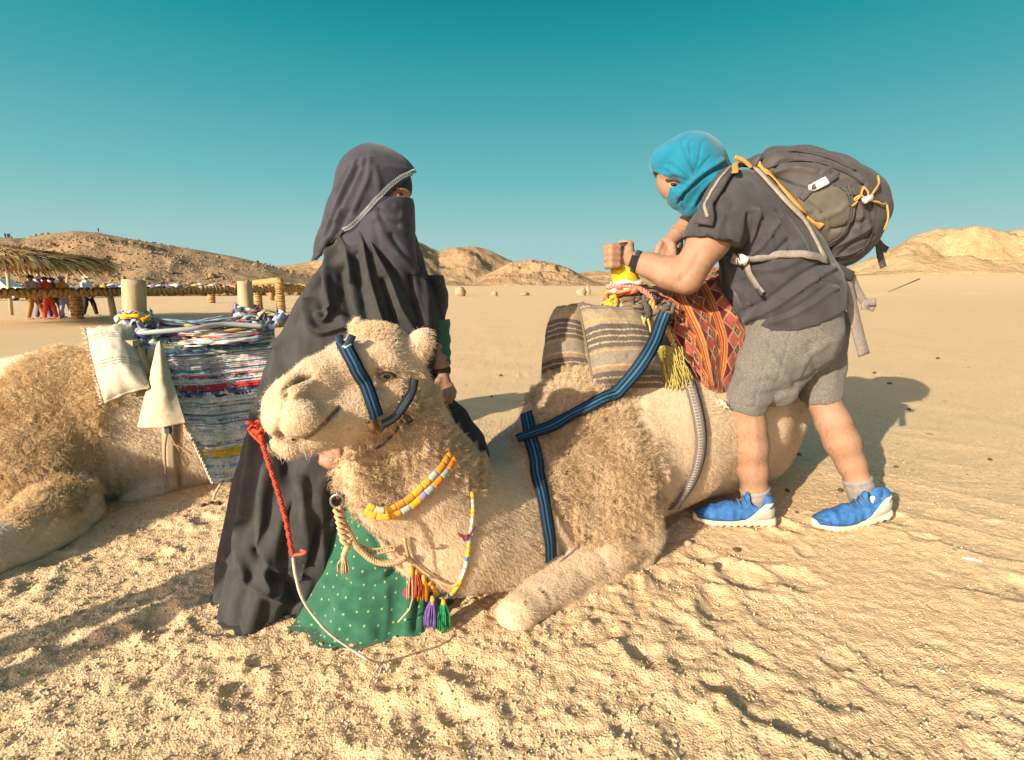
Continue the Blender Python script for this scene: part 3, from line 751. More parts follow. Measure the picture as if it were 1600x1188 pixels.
def loft(rows, nseg, fold, sub=12):
    """rows: (px_left, px_right, py, Y, depth radius) ; horizontal rings stacked into a garment"""
    Rr = spline([(a,b,c,d,e) for a,b,c,d,e in rows],10) if False else None
    P = [np.array(r_,float) for r_ in rows]; out=[]
    m = len(P)
    for i in range(m-1):
        p0 = P[i-1] if i else 2*P[0]-P[1]; p1,p2 = P[i],P[i+1]; p3 = P[i+2] if i+2<m else 2*P[-1]-P[-2]
        for t in np.linspace(0,1,sub,endpoint=False): out.append(.5*((2*p1)+(-p0+p2)*t+(2*p0-5*p1+4*p2-p3)*t*t+(-p0+3*p1-3*p2+p3)*t**3))
    out.append(P[-1]); out = np.array(out); V=[]; a = np.arange(nseg)*2*math.pi/nseg
    for j,(l,r_,py,Y,ry) in enumerate(out):
        c = W((l+r_)/2,py,Y); rx = (r_-l)/2*MP((l+r_)/2,py,Y); f = 1+fold(a,j/(len(out)-1))
        V.append(np.stack([c.x+rx*f*np.cos(a), c.y+ry*f*np.sin(a), np.full(nseg,c.z)],1))
    n = len(out); V = np.concatenate(V); F=[]
    i,j = np.meshgrid(np.arange(n-1),np.arange(nseg),indexing='ij'); jj=(j+1)%nseg
    F = np.stack([i*nseg+j,i*nseg+jj,(i+1)*nseg+jj,(i+1)*nseg+j],-1).reshape(-1,4)[:,::-1]
    return V,F,n
def build_woman():
    root = thing('person','veiled person in black robe and green dress standing behind the camel head','person',GR(590,950))
    # body: head, neck, trunk, arms, hands (one mesh)
    s = SDF((-.92,1.10,-.02),(-.08,1.90,1.36),.0052)
    pb(s,588,292,1.50,46,.02,(.95,1,1.08)); pb(s,608,328,1.478,29,.03); pb(s,633,314,1.462,6,.015,(1,1,1.6)); pb(s,620,303,1.447,14,.02,(1.5,.8,.8))
    pc(s,[(590,345,1.53,24),(588,420,1.55,24)],.03)
    pc(s,[(578,440,1.54,40),(576,520,1.55,52),(575,640,1.54,70),(570,760,1.55,72)],.05)
    pc(s,[(560,760,1.56,44),(545,870,1.5,30),(540,955,1.46,22)],.03); pc(s,[(610,760,1.56,44),(620,870,1.50,30),(625,935,1.44,22)],.03)
    pc(s,[(540,955,1.46,16),(535,975,1.36,18)],.02); pc(s,[(625,935,1.44,16),(625,965,1.36,18)],.02)
    # right-hand arm in the picture: hanging, hand by the hip
    pc(s,[(640,440,1.57,20),(676,505,1.57,16),(688,570,1.53,15)],.02)
    m = MP(697,600,1.50)
    def q(x,y,Y): return W(x,y,Y)
    hand(s,q(689,575,1.53),q(694,598,1.515),11*m,
         [[(q(688,606,1.50),6*m),(q(687,618,1.49),5.4*m),(q(690,626,1.497),4.8*m)],[(q(694,608,1.50),6*m),(q(695,622,1.49),5.4*m),(q(698,629,1.50),4.8*m)],
          [(q(700,606,1.505),5.8*m),(q(704,618,1.495),5.2*m),(q(704,627,1.505),4.6*m)],[(q(704,602,1.51),5.2*m),(q(709,612,1.505),4.6*m),(q(709,620,1.512),4.2*m)]],
         [(q(686,594,1.50),6*m),(q(680,606,1.49),5.4*m),(q(682,616,1.492),4.6*m)],.004)
    # other arm, forearm coming forward to the chain under the jaw
    pc(s,[(520,450,1.56,18),(480,600,1.47,18),(508,700,1.235,13)],.02)
    m = MP(520,712,1.2)
    hand(s,q(506,700,1.235),q(516,708,1.215),13*m,
         [[(q(505,713,1.20),6.5*m),(q(504,722,1.195),6*m),(q(509,726,1.205),5.4*m)],[(q(513,716,1.195),6.5*m),(q(512,726,1.19),6*m),(q(516,730,1.20),5.4*m)],
          [(q(520,717,1.195),6.5*m),(q(520,727,1.19),6*m),(q(523,731,1.2),5.4*m)],[(q(527,714,1.2),6*m),(q(527,722,1.195),5.4*m),(q(530,726,1.205),5*m)]],
         [(q(520,704,1.20),6.5*m),(q(530,706,1.19),5.8*m),(q(533,713,1.19),5*m)],.004)
    s.F = np.maximum(s.F, (-.0-np.ix_(*s.ax)[2]).astype(np.float32))
    V,Q = s.nets(); V = relax(V,Q,1); N = normals(V,Q)
    V = folds(V,N,[([(606,300),(620,301),(636,306)],2.2,-.004),([(604,295),(620,295),(640,301)],2.,.003)])
    b = mesh_obj('body',V,Q,M_SKIN_TAN,root)
    e = MB()
    for x,y,Y in ((622,304,1.405),(641,308,1.425)):
        bm = bmesh.new(); bmesh.ops.create_uvsphere(bm,u_segments=10,v_segments=8,radius=.011); c=W(x,y,Y)
    # robe
    def fold(a,t):
        d = t**1.0
        f = .045*d*np.sin(9*a+2.2*t+.8*np.sin(3*a))+.03*d*np.sin(17*a-3*t+1.2*np.sin(2*a+t*3))+.018*np.sin(5*a+4*t)
        return f + .02*fbm(np.cos(a)*2.2,np.sin(a)*2.2,np.full_like(a,t*2.5),3,7)
    rows = [(556,640,350,1.51,.055),(546,652,372,1.52,.075),(518,660,400,1.53,.105),(486,671,440,1.535,.125),(461,684,480,1.54,.14),(440,688,525,1.54,.15),(420,684,575,1.545,.155),(407,672,630,1.55,.165),(392,640,690,1.545,.18),(380,604,750,1.535,.20),(370,576,810,1.525,.215),(363,556,860,1.51,.225),(358,540,900,1.505,.23),(356,526,936,1.50,.235)]
    V,F,n = loft(rows,420,fold,20)
    N = normals(V,F)
    FL = [([(567,369),(573,400),(579,431),(588,470),(597,505)],4.5,.011),([(579,372),(594,410),(611,446),(626,484),(644,520)],4.5,.012),
          ([(540,378),(522,392),(514,416),(513,450),(520,484)],5,.012),([(520,484),(508,500),(497,492)],4,.010),([(482,470),(483,495),(493,516),(515,518),(540,512)],5,.012),
          ([(523,381),(500,405),(479,431),(455,462),(438,493),(430,540)],7,.010),([(540,380),(545,410),(548,440)],4,.007),
          ([(556,400),(560,440),(572,500)],9,-.012),([(530,420),(534,460),(545,495)],8,-.012),([(500,430),(492,460),(500,480)],7,-.010),([(600,440),(612,480),(622,520)],6,-.010),([(600,400),(625,440),(650,480)],5,-.006),
          ([(655,420),(665,460),(668,510)],5,.007),([(640,430),(648,470),(655,500)],5,-.008),
          ([(400,640),(392,720),(385,800)],8,.010),([(425,700),(412,780),(410,850),(420,920)],9,.012),([(445,720),(450,800),(445,880),(462,938)],9,-.012),([(470,750),(478,820),(470,900)],8,.011),
          ([(380,820),(372,860),(385,900)],7,.010),([(400,860),(430,905),(470,890)],7,-.010),([(500,780),(505,850),(498,920)],7,.009),([(410,600),(405,660),(420,720)],9,-.008),([(355,870),(390,915),(440,940)],6,.007)]
    V = folds(V,N,[(l,w*.85,h*1.8) for l,w,h in FL]); 
    Pn = fbm(V[:,0]*11,V[:,1]*11,V[:,2]*6,4,3); V += normals(V,F)*(.010*Pn)[:,None]
    V[:,2] = np.maximum(V[:,2], .004+.02*np.abs(vnoise(V[:,0]*9,V[:,1]*9)))
    # slit: open the cloak at lower right so that the dress shows
    px,py = project(V); op = inside(px,py,[(510,970),(514,870),(554,806),(578,742),(700,742),(700,970)],1)>.5
    fr = V[:,1] < 1.60
    keep = ~(op&fr)[F].all(1)
    rb = mesh_obj('robe',V,F[keep],M_ROBE,root)
    so = rb.modifiers.new('thickness','SOLIDIFY'); so.thickness=.006; so.offset=-1
    # dress
    def fold2(a,t): return .05*t*np.sin(7*a+1.0+.5*t)+.03*t*np.sin(13*a+2*t)+.02*fbm(np.cos(a)*2,np.sin(a)*2,np.full_like(a,t*2),3,17)
    rows2 = [(520,650,560,1.55,.12),(528,668,640,1.545,.13),(528,690,720,1.53,.145),(522,698,790,1.505,.165),(508,706,850,1.475,.185),(486,712,905,1.445,.205),(458,716,962,1.415,.215)]
    V,F,n = loft(rows2,220,fold2); N = normals(V,F)
    V = folds(V,N,[([(560,820),(600,830),(640,870),(660,900)],7,.010),([(520,880),(560,895),(620,860),(650,835)],6,.012),([(530,905),(580,920),(630,880)],6,-.012),([(645,880),(640,930),(635,985)],5,.009),([(658,880),(655,930),(650,985)],5,-.010),([(520,930),(540,960),(580,990)],9,.008),([(575,800),(590,850),(600,870)],6,-.008),([(600,900),(605,950),(600,1005)],8,.006)])
    V += normals(V,F)*(.005*fbm(V[:,0]*12,V[:,1]*12,V[:,2]*8,3,5))[:,None]
    V[:,2] = np.maximum(V[:,2],.003)
    j = np.arange(len(V)); a = (j%220)/220; uv = np.stack([a*40, (j//220)/ (n-1)*19, np.zeros(len(V))],1)
    mesh_obj('dress',V,F,M_GREEN,root,attrs={'uvc':uv})
    # sleeve of the hanging arm: green, dark cuff
    mb = MB(); P = spline([W(684,500,1.56),W(687,535,1.555),W(689,560,1.54),W(690,576,1.53)],5); mb.tube(P,np.linspace(.036,.026,len(P))*(1+.07*np.sin(np.arange(len(P))*1.7)),18); mb.build('sleeve',M_GREEN,root,attrs={'uvc':np.zeros((len(np.concatenate(mb.v)),3))+np.array((.4,.4,0))})
    mb = MB(); mb.tube(spline([W(689,572,1.533),W(690,582,1.528),W(691,587,1.524)],4),[.026,.028,.029,.029,.028,.028,.027,.026,.024],18); mb.build('cuff',M_ROBE,root)
    # robe edge falling over the shoulder at the right, and the black cloth end behind the camel's neck
    s = SDF((-.36,1.36,.10),(.02,1.75,.98),.0055)
    pc(s,[(652,402,1.56,12),(674,440,1.57,17),(682,475,1.57,15),(680,515,1.565,12),(672,560,1.56,6)],.03)
    pc(s,[(664,415,1.60,12),(686,460,1.60,9),(682,505,1.59,6)],.03)
    s.displace(lambda x,y,z: -.006*fbm(x*16,y*16,z*9,3,3),.04)
    V,Q = s.nets(); V=relax(V,Q,1); N=normals(V,Q); V = folds(V,N,[([(683,440),(692,470),(688,510)],4,.010),([(672,440),(678,480),(676,520)],4,-.012)])
    mesh_obj('robe_shoulder',V,Q,M_ROBE,root)
    s = SDF((-.30,1.40,.02),(.05,1.80,.72),.005)
    pc(s,[(696,622,1.55,11),(712,655,1.55,20),(728,690,1.55,27),(740,718,1.55,25),(754,742,1.55,10)],.02,flat=((0,1,0),1.8)); pc(s,[(696,640,1.56,14),(700,690,1.57,24),(730,735,1.57,18)],.02,flat=((0,1,0),1.8))
    s.displace(lambda x,y,z: -.005*fbm(x*14,y*14,z*9,3,3),.04)
    V,Q = s.nets(); V=relax(V,Q,1); N=normals(V,Q); V = folds(V,N,[([(700,630),(716,668),(728,715)],4,.007),([(708,650),(716,700),(722,725)],4,-.008),([(735,690),(748,720),(752,742)],5,.006)])
    mesh_obj('sleeve_end',V,Q,M_ROBE,root)
    # face cloth
    s = SDF((-.62,1.34,.62),(-.14,1.72,1.36),.0045)
    pb(s,606,318,1.478,41,.02,(.86,1,.6)); pc(s,[(611,326,1.47,34),(611,350,1.475,33),(611,376,1.475,34),(626,402,1.465,22),(648,424,1.462,6)],.03)
    pc(s,[(600,350,1.50,38),(586,400,1.51,40)],.03); pc(s,[(578,345,1.51,40),(556,392,1.53,42)],.03)
    s.plane(W(620,306,1.42),(Vector((-.1,0,1))),.002)
    s.displace(lambda x,y,z: -.003*fbm(x*14,y*14,z*10,3,31),.03)
    V,Q = s.nets(); V=relax(V,Q,1); N=normals(V,Q)
    V = folds(V,N,[([(592,330),(600,345),(622,352)],4,-.007),([(588,340),(602,372),(625,400),(652,420)],5,.007),([(600,326),(622,340),(640,344)],5,.004),([(612,368),(630,395),(648,412)],4,-.007),([(585,350),(592,390),(610,415)],5,-.006),([(618,322),(628,328),(626,340)],4,.004)])
    mesh_obj('face_veil',V,Q,M_VEIL,root)
    s = SDF((-.60,1.32,1.0),(-.12,1.72,1.36),.0045)
    pb(s,594,290,1.50,52,.02,(.95,.98,.95)); s.plane(W(622,297,1.42),Vector((.16,0,-1)),.002)
    V,Q = s.nets(); V=relax(V,Q,1); mesh_obj('under_cap',V,Q,M_ROBE,root)
    mb = MB(); h_ = None
    # headscarf: dome plus drape to the back, opened along the trimmed edge
    s = SDF((-.95,1.30,.58),(-.10,1.86,1.40),.0048)
    pb(s,587,292,1.505,61,.02,(.98,1.05,1.02)); pb(s,612,284,1.50,42,.02,(1.0,1.1,.9))
    pc(s,[(580,298,1.52,54),(563,345,1.53,52),(538,390,1.545,44),(512,424,1.56,26),(494,446,1.57,9)],.018)
    pc(s,[(604,330,1.58,48),(596,380,1.58,50)],.018)
    pn0 = W(652,266,1.50); pn1 = W(538,364,1.50)
    dvec = (pn1-pn0).normalized(); nrm = dvec.cross(((pn0+pn1)/2-Vector((0,0,H))).normalized()).normalized()
    if nrm.x < 0: nrm = -nrm
    s.plane(pn0, nrm,.003)
    s.displace(lambda x,y,z: -.004*fbm(x*9,y*9,z*9,3,41),.03)
    V,Q = s.nets(); V=relax(V,Q,1); N=normals(V,Q)
    V = folds(V,N,[([(556,252),(538,290),(522,330),(505,370),(488,420)],3.5,.008),([(568,250),(556,280),(540,310),(525,345)],4,.008),([(578,248),(576,275),(566,300),(552,330)],4,.006),
                   ([(561,262),(548,290),(532,322),(512,365)],4,-.011),([(545,260),(526,300),(508,345),(494,395)],4,-.008),([(530,330),(512,372),(498,405)],5,.008),([(586,262),(592,290),(588,320)],6,.005),([(600,262),(625,264),(645,270)],5,.003),([(545,330),(530,360),(515,385)],4,-.006)])
    mesh_obj('headscarf',V,Q,M_VEIL,root); hb = bvh_of(V,Q)
    # crocheted trim loops along the edge
    mt = plain('trim_thread',(.34,.38,.40),.8,var=.3); mb = MB(); edge = spline([(650,269,0),(638,273,0),(624,281,0),(606,295,0),(590,312,0),(572,332,0),(556,349,0),(540,361,0)],9)[:,:2]
    E = []
    for x,y in edge:
        h_ = hit(hb,x-4,y-3.5,.003)
        if h_: E.append(np.array(h_[0]))
    E = resample(np.array(E),60)+np.array((0,-.003,0))
    for q_ in (0,1):                                      # two crossing zigzag threads make the open diamonds
        Zg=[]
        for i in range(0,60,1):
            c=Vector(E[i]); Zg.append(c+nrm*(.0005 if (i+q_)%2 else .0105)+Vector((0,-.0008*q_,0)))
        mb.tube(Zg,.00095,4)
    mb.tube([Vector(e)+nrm*.0108 for e in E],.0008,4)
    mb.build('lace_trim',mt,root)
    # eye
    t = MB(); px_,py_ = 625,303
    h1 = hit(bvh_of(np.array([v.co for v in b.data.vertices]),np.array([p.vertices[:] for p in b.data.polygons])),px_,py_,0)
    if h1:
        c,n = h1; bm = bmesh.new(); bmesh.ops.create_uvsphere(bm,u_segments=12,v_segments=8,radius=.0075); t.add([Vector((v.co.x*1.3,v.co.y*.6,v.co.z*.75))+c-n*.002 for v in bm.verts],[[v.index for v in f.verts] for f in bm.faces]); t.build('eye',M_EYE,root)
        t = MB(); t.tube(spline([W(614,298.5,c.y-.004),W(623,297,c.y-.006),W(636,300.5,c.y-.001)],5),[.001,.002,.0022,.0022,.0022,.002,.002,.002,.0016,.0012,.001],5); t.build('eyebrow',M_LASH,root)
    return root
WOMAN = build_woman()

# ------------------------------------------------------------------ man with the rucksack
M_SHIRT = cloth('charcoal_tshirt',(.047,.046,.051),(.033,.032,.037),18,.92,.3,.002,.15,.15,1100)
def heather(name,a,b):
    t = NT(name); n = t.noise(1,4,.7,src=t.mapped((150,150,480),(0,.35,0))); col = t.ramp(n,[(.36,b),(.62,a)])
    return t.out(col,.95,n,.35,.002,.1,.15)
M_SHORTS = heather('heather_grey_jersey',(.165,.157,.140),(.065,.062,.056))
M_SOCK = cloth('grey_sock',(.26,.235,.22),None,40)
M_SCARF = cloth('turquoise_scarf',(.006,.150,.235),(.004,.115,.19),20,.85,.3,.002,.2,.2,1300)
M_SHOE = cloth('blue_shoe_mesh',(.035,.135,.34),(.020,.085,.235),45,.9,.35,.002,0,.3,500)
M_TOE = cloth('dark_blue_guard',(.028,.085,.20),(.02,.06,.15),70,.8,.3,.002)
M_SOLE = plain('cream_sole',(.58,.48,.32),.8,var=.12,bs=.3); M_SOLE2 = plain('grey_sole',(.34,.30,.24),.8,var=.15,bs=.3)
M_BAND = plain('dark_strap',(.03,.035,.045),.5)
M_ORANGE = plain('orange_cord',(.72,.17,.02),.7)
def build_man():
    root = thing('person','leaning person in turquoise head scarf, T-shirt and shorts beside the saddle','person',GR(1245,822))
    q = W
    s = SDF((.28,1.50,-.01),(1.62,2.55,1.62),.0058)
    # head and neck
    pb(s,1078,262,2.15,40,.02,(1.0,.85,1.05)); pb(s,1064,288,2.15,30,.03,(1,.85,1.1)); pb(s,1053,280,2.15,26,.03,(1,.9,1)); pb(s,1041,290,2.14,7,.015,(1,.9,1.3)); pb(s,1050,270,2.11,13,.02,(1.3,.7,.5))
    pc(s,[(1092,285,2.16,28),(1130,300,2.16,30),(1160,315,2.16,30)],.04)
    for dy in (-.09,.09): pc(s,[(1165,325,2.15+dy,42),(1205,400,2.15+dy,56),(1240,470,2.15+dy,58),(1250,525,2.15+dy,52)],.05)
    # near arm
    pc(s,[(1140,325,1.97,34),(1108,375,1.93,30),(1072,432,1.90,25)],.03)
    pc(s,[(1072,434,1.90,24),(1045,427,1.92,23),(1015,415,1.945,17.5),(988,407,1.965,13.5)],.03)
    m = MP(970,400,1.97)
    s.ell(q(972,399,1.968),(17*m,10*m,18*m),None,.014); s.cone(q(988,407,1.965),q(974,400,1.968),12*m,12*m,.012)
    for (y0,x1,y1,r_) in ((386,951,387,5.6),(395,949,396,5.7),(405,946,405,5.5),(415,949,416,5.2)):
        s.chain([q(966,y0,1.935),q(955,y1-1,1.925),q(948,y1,1.955),q(950,y1,1.985),q(958,y1,2.0)],[r_*1.05*m,r_*1.05*m,r_*m,r_*.92*m,r_*.8*m],.0035)
    s.chain([q(983,391,1.955),q(984,383,1.985),q(975,380,2.01),q(966,383,2.02)],[7.5*m,6.6*m,6*m,5*m],.006)
    # far arm
    pc(s,[(1150,320,2.33,34),(1110,345,2.40,26),(1098,336,2.36,20),(1076,352,2.27,16),(1056,369,2.22,11.5)],.03)
    m = MP(1040,385,2.2)
    s.cone(q(1056,369,2.22),q(1043,383,2.19),11*m,13*m,.012); s.ell(q(1040,386,2.185),(13*m,10*m,12*m),None,.01)
    for (x,y,x1,y1,x2,y2) in ((1029,388,1026,397,1030,406),(1035,394,1034,402,1038,408),(1043,396,1044,403,1046,409),(1050,392,1053,400,1053,406)):
        s.chain([q(x+3,y-6,2.165),q(x,y,2.155),q(x1,y1,2.15),q(x2,y2,2.165)],[5.6*m,5.4*m,5*m,4.4*m],.0035)
    s.chain([q(1050,383,2.16),q(1052,393,2.15),q(1045,404,2.15)],[5.8*m,5.2*m,4.6*m],.004)
    # legs
    pc(s,[(1228,525,2.06,44),(1194,585,2.0,31),(1166,636,1.965,24.5),(1168,668,1.96,25),(1171,698,1.96,26),(1176,735,1.96,21),(1180,768,1.965,17.5),(1186,795,1.97,16)],.03)
    pc(s,[(1260,525,2.2,44),(1274,582,2.15,28),(1285,622,2.10,22.5),(1302,660,2.06,23.5),(1315,690,2.045,24),(1330,725,2.03,19),(1342,755,2.01,16),(1354,788,2.0,16)],.03)
    pb(s,1186,690,1.99,15,.02,(.8,1,2)); pb(s,1322,685,2.07,14,.02,(.8,1,1.8))
    pc(s,[(1186,800,1.99,15),(1150,812,1.99,14),(1115,818,1.99,10)],.02); pc(s,[(1348,800,1.99,15),(1320,812,1.985,14),(1300,816,1.98,10)],.02)
    V,Q = s.nets(); V = relax(V,Q,1); N = normals(V,Q)
    V = folds(V,N,[([(1030,272),(1042,277),(1056,282)],3,.003),([(1044,286),(1052,290),(1062,288)],3,-.005),([(1062,440),(1080,420),(1092,398)],5,-.004),([(1000,425),(1040,440),(1070,455)],6,.003),([(1166,640),(1160,655)],8,.004),([(1176,640),(1182,690),(1178,740)],5,.003)])
    body = mesh_obj('body',V,Q,M_SKIN,root); bb = bvh_of(V,Q)
    N = normals(V,Q); px,py = project(V); wl = np.maximum(inside(px,py,[(1125,640),(1330,610),(1375,770),(1120,790)],4), .7*inside(px,py,[(1000,385),(1150,370),(1150,470),(1000,450)],4))
    P,i = scatter(V,Q,1900,wl,5); n = N[Q[i]].mean(1); d = n*.5+np.array((0,0,-1.0))+np.random.default_rng(5).normal(0,.3,P.shape)
    hair('body_hair',P,d,.010+.008*np.random.default_rng(6).random(len(P)),.00024,M_LASH,root,3,.1,.5,.1,seed=3)['kind']='stuff'
    h_ = hit(bb,1054,289,.0)
    if h_:
        t = MB(); c,n = h_; bm = bmesh.new(); bmesh.ops.create_uvsphere(bm,u_segments=12,v_segments=8,radius=.013); t.add([Vector((v.co.x*1.2,v.co.y*.6,v.co.z*.7))+c-n*.003 for v in bm.verts],[[v.index for v in f.verts] for f in bm.faces]); t.build('eye',M_EYE,root)
        P,nn = drape(bb,[(1041,281),(1051,280),(1064,284)],.003,5); t = MB(); t.tube(P,.0055,6); t.build('eyebrow',M_LASH,root)
    # T-shirt
    s = SDF((.62,1.60,.70),(1.55,2.60,1.52),.0056)
    for dy in (-.10,0,.10): pc(s,[(1160,322,2.15+dy,52),(1183,360,2.15+dy,62),(1208,410,2.15+dy,69),(1232,462,2.15+dy,73),(1240,505,2.15+dy,71)],.04)
    pb(s,1190,445,2.12,56,.06)
    pc(s,[(1128,300,2.16,34),(1160,320,2.16,40)],.04)
    pc(s,[(1142,325,1.985,44),(1115,372,1.93,42),(1106,392,1.92,41)],.035); pc(s,[(1160,318,2.30,42),(1115,345,2.38,36),(1095,352,2.36,30)],.035)
    a,b = q(1165,515,2.15),q(1318,462,2.15); d=(b-a).normalized(); nn = d.cross(Vector((0,1,0))).normalized(); nn = nn if nn.z<0 else -nn
    hold = s.F.copy()
    sl_a,sl_b = q(1084,372,1.92),q(1150,386,1.92); d2=(sl_b-sl_a).normalized(); n2 = d2.cross(Vector((0,1,0))).normalized(); n2 = n2 if n2.z<0 else -n2
    X,Y,Z = np.ix_(*s.ax)
    hemcut = ((X-a.x)*nn.x+(Y-a.y)*nn.y+(Z-a.z)*nn.z)
    slv = ((X-sl_a.x)*n2.x+(Y-sl_a.y)*n2.y+(Z-sl_a.z)*n2.z)
    reg = ((X-q(1157,388,1.92).x)*1.0+.25*(Z-q(1157,388,1.92).z))          # left of this: sleeve
    near = np.maximum(reg, (Y-2.10)); s.F = np.maximum(s.F, np.where(near<0, slv, -1)).astype(np.float32)
    far = np.maximum(X-q(1105,352,2.36).x, 2.12-Y); s.F = np.maximum(s.F, np.where(far<0, -(X-q(1090,345,2.36).x), -1)).astype(np.float32)
    s.F = np.maximum(s.F,hemcut).astype(np.float32)
    s.displace(lambda x,y,z: -.007*fbm(x*8,y*8,z*8,3,51)-.004*fbm(x*20,y*20,z*14,3,52),.03)
    V,Q = s.nets(); V = relax(V,Q,1); N = normals(V,Q)
    V = folds(V,N,[(l_,w_*.9,h_*1.55) for l_,w_,h_ in [([(1157,400),(1175,372),(1182,330)],4,.010),([(1150,405),(1166,370),(1170,335)],4,-.009),([(1158,410),(1190,385),(1215,350)],4.5,.009),([(1160,418),(1200,405),(1232,375)],4.5,-.010),([(1165,420),(1215,420),(1260,400)],5,.006),
        ([(1175,330),(1200,360),(1210,400)],5,.006),([(1215,330),(1236,372),(1232,400)],5,-.008),([(1225,340),(1250,375),(1262,402)],5,.007),
        ([(1145,425),(1150,445),(1160,470)],6,.006),([(1165,440),(1190,470),(1200,490)],6,-.007),
        ([(1166,500),(1210,480),(1260,445),(1300,420)],5,.011),([(1160,488),(1200,468),(1250,432),(1285,412)],5,-.010),([(1180,505),(1235,488),(1290,450)],5,-.008),([(1200,505),(1250,485),(1305,450)],5,.008),
        ([(1270,430),(1290,440),(1310,445)],4,-.006),([(1150,445),(1180,480),(1172,500)],6,.007),
        ([(1092,365),(1118,375),(1146,380)],3,-.004),([(1100,350),(1112,330),(1130,310)],5,.006),([(1140,375),(1135,345),(1145,320)],5,-.006),([(1120,372),(1125,350),(1135,335)],5,.005)]])
    mesh_obj('tshirt',V,Q,M_SHIRT,root)
    # shorts
    s = SDF((.78,1.60,.40),(1.55,2.55,1.02),.0056)
    for dy in (-.08,.06): pc(s,[(1236,490,2.13+dy,68),(1240,520,2.13+dy,68)],.03)
    pc(s,[(1224,515,2.06,62),(1194,570,2.01,44),(1166,622,1.97,29.5),(1162,645,1.965,28)],.04)
    pc(s,[(1262,520,2.2,58),(1275,578,2.15,38),(1284,612,2.105,27),(1286,632,2.095,26)],.04)
    pc(s,[(1235,555,2.09,50),(1208,603,2.03,27)],.04)
    pc(s,[(1225,560,2.05,46),(1215,606,2.0,31)],.03)
    a,b = q(1130,634,2.0),q(1196,646,2.0); d=(b-a).normalized(); n1=d.cross(Vector((0,1,0))).normalized(); n1 = n1 if n1.z<0 else -n1
    a2,b2 = q(1252,630,2.1),q(1312,622,2.1); d=(b2-a2).normalized(); n2=d.cross(Vector((0,1,0))).normalized(); n2 = n2 if n2.z<0 else -n2
    X,Y,Z = np.ix_(*s.ax); xm = q(1232,610,2.05).x
    c1 = (X-a.x)*n1.x+(Z-a.z)*n1.z+0*Y; c2 = (X-a2.x)*n2.x+(Z-a2.z)*n2.z+0*Y
    s.F = np.maximum(s.F, np.where(X+0*Y+0*Z<xm,c1,c2)).astype(np.float32)
    s.displace(lambda x,y,z: -.006*fbm(x*8,y*8,z*8,3,61)-.003*fbm(x*22,y*22,z*22,2,62),.03)
    V,Q = s.nets(); V = relax(V,Q,1); N = normals(V,Q)
    V = folds(V,N,[([(1235,600),(1200,585),(1160,600)],6,.008),([(1240,610),(1205,615),(1160,622)],5,-.007),([(1230,590),(1205,555),(1185,530)],6,.007),([(1245,590),(1262,560),(1300,530)],6,.008),([(1240,600),(1270,590),(1300,575)],5,-.007),([(1228,615),(1200,630),(1170,630)],5,.007),([(1205,515),(1202,545),(1190,590),(1178,635)],1.6,-.004),([(1238,515),(1225,560),(1212,600)],1.8,-.004),([(1184,520),(1182,540)],2,-.003),
        ([(1133,628),(1160,634),(1195,640)],1.5,-.003),([(1256,622),(1285,620),(1308,615)],1.5,-.003),([(1150,560),(1165,590),(1150,610)],6,.006),([(1310,520),(1300,560),(1305,600)],6,.006),([(1265,540),(1275,580),(1270,610)],6,-.007)])
    mesh_obj('shorts',V,Q,M_SHORTS,root)
    # scarf wrapped round the head
    s = SDF((.48,1.85,1.05),(1.02,2.45,1.58),.0044)
    pb(s,1078,262,2.15,51,.02,(1.0,.98,1.03)); pb(s,1052,252,2.15,36,.02,(1,.95,.8)); pc(s,[(1100,262,2.15,36),(1122,278,2.16,26)],.03)
    pc(s,[(1072,300,2.15,30),(1080,318,2.15,22)],.03); pb(s,1066,300,2.15,26,.02,(1,1,1)); pc(s,[(1095,285,2.14,36),(1088,312,2.15,20)],.03)
    # eye opening, cut as a tunnel across the face
    c0 = q(1040,285,2.15); pc(s,[(1022,281,2.09,13.5),(1052,287,2.065,13.5),(1069,288,2.05,9)],.006,'s'); pc(s,[(1026,282,2.15,13.5),(1048,288,2.13,13)],.006,'s'); pc(s,[(1050,287,2.03,12.5),(1066,287,2.02,9)],.006,'s'); pc(s,[(1028,283,2.25,11),(1046,286,2.25,10)],.006,'s')
    s.displace(lambda x,y,z: -.003*fbm(x*12,y*12,z*12,3,71),.02)
    V,Q = s.nets(); V = relax(V,Q,1); N = normals(V,Q)
    V = folds(V,N,[([(1066,224),(1076,250),(1086,272)],2.2,-.006),([(1078,224),(1080,250),(1087,273)],2.2,-.006),([(1127,252),(1105,265),(1085,280),(1062,305)],4.5,.010),([(1126,262),(1100,278),(1075,300),(1060,318)],2.5,-.007),([(1118,275),(1095,300),(1082,322)],3.5,.007),([(1112,288),(1098,305),(1090,322)],2.5,-.007),([(1046,256),(1062,268),(1078,282)],2.2,-.005),([(1040,262),(1060,275),(1072,286)],2.4,.004),([(1096,224),(1092,250),(1085,268)],2.2,-.004),([(1026,268),(1045,275),(1066,284)],3,.004),([(1110,245),(1098,258),(1088,272)],2.2,-.004),([(1070,300),(1066,318),(1072,328)],2.4,-.005),([(1055,300),(1058,312),(1068,325)],2.4,.005)])
    mesh_obj('head_scarf',V,Q,M_SCARF,root)
    # watch band and bracelet
    def loop(c, axis, r, w, th, name, mat, sq=1.0, n=28):
        axis = axis.normalized(); u = axis.cross(Vector((0,0,1))).normalized(); v = axis.cross(u); P=[];Nn=[]
        for i in range(n+1):
            a = i*2*math.pi/n; d = u*math.cos(a)+v*math.sin(a)*sq; P.append(c+d*r); Nn.append(d)
        return ribbon(P,w,th,Nn).build(name,mat,root)
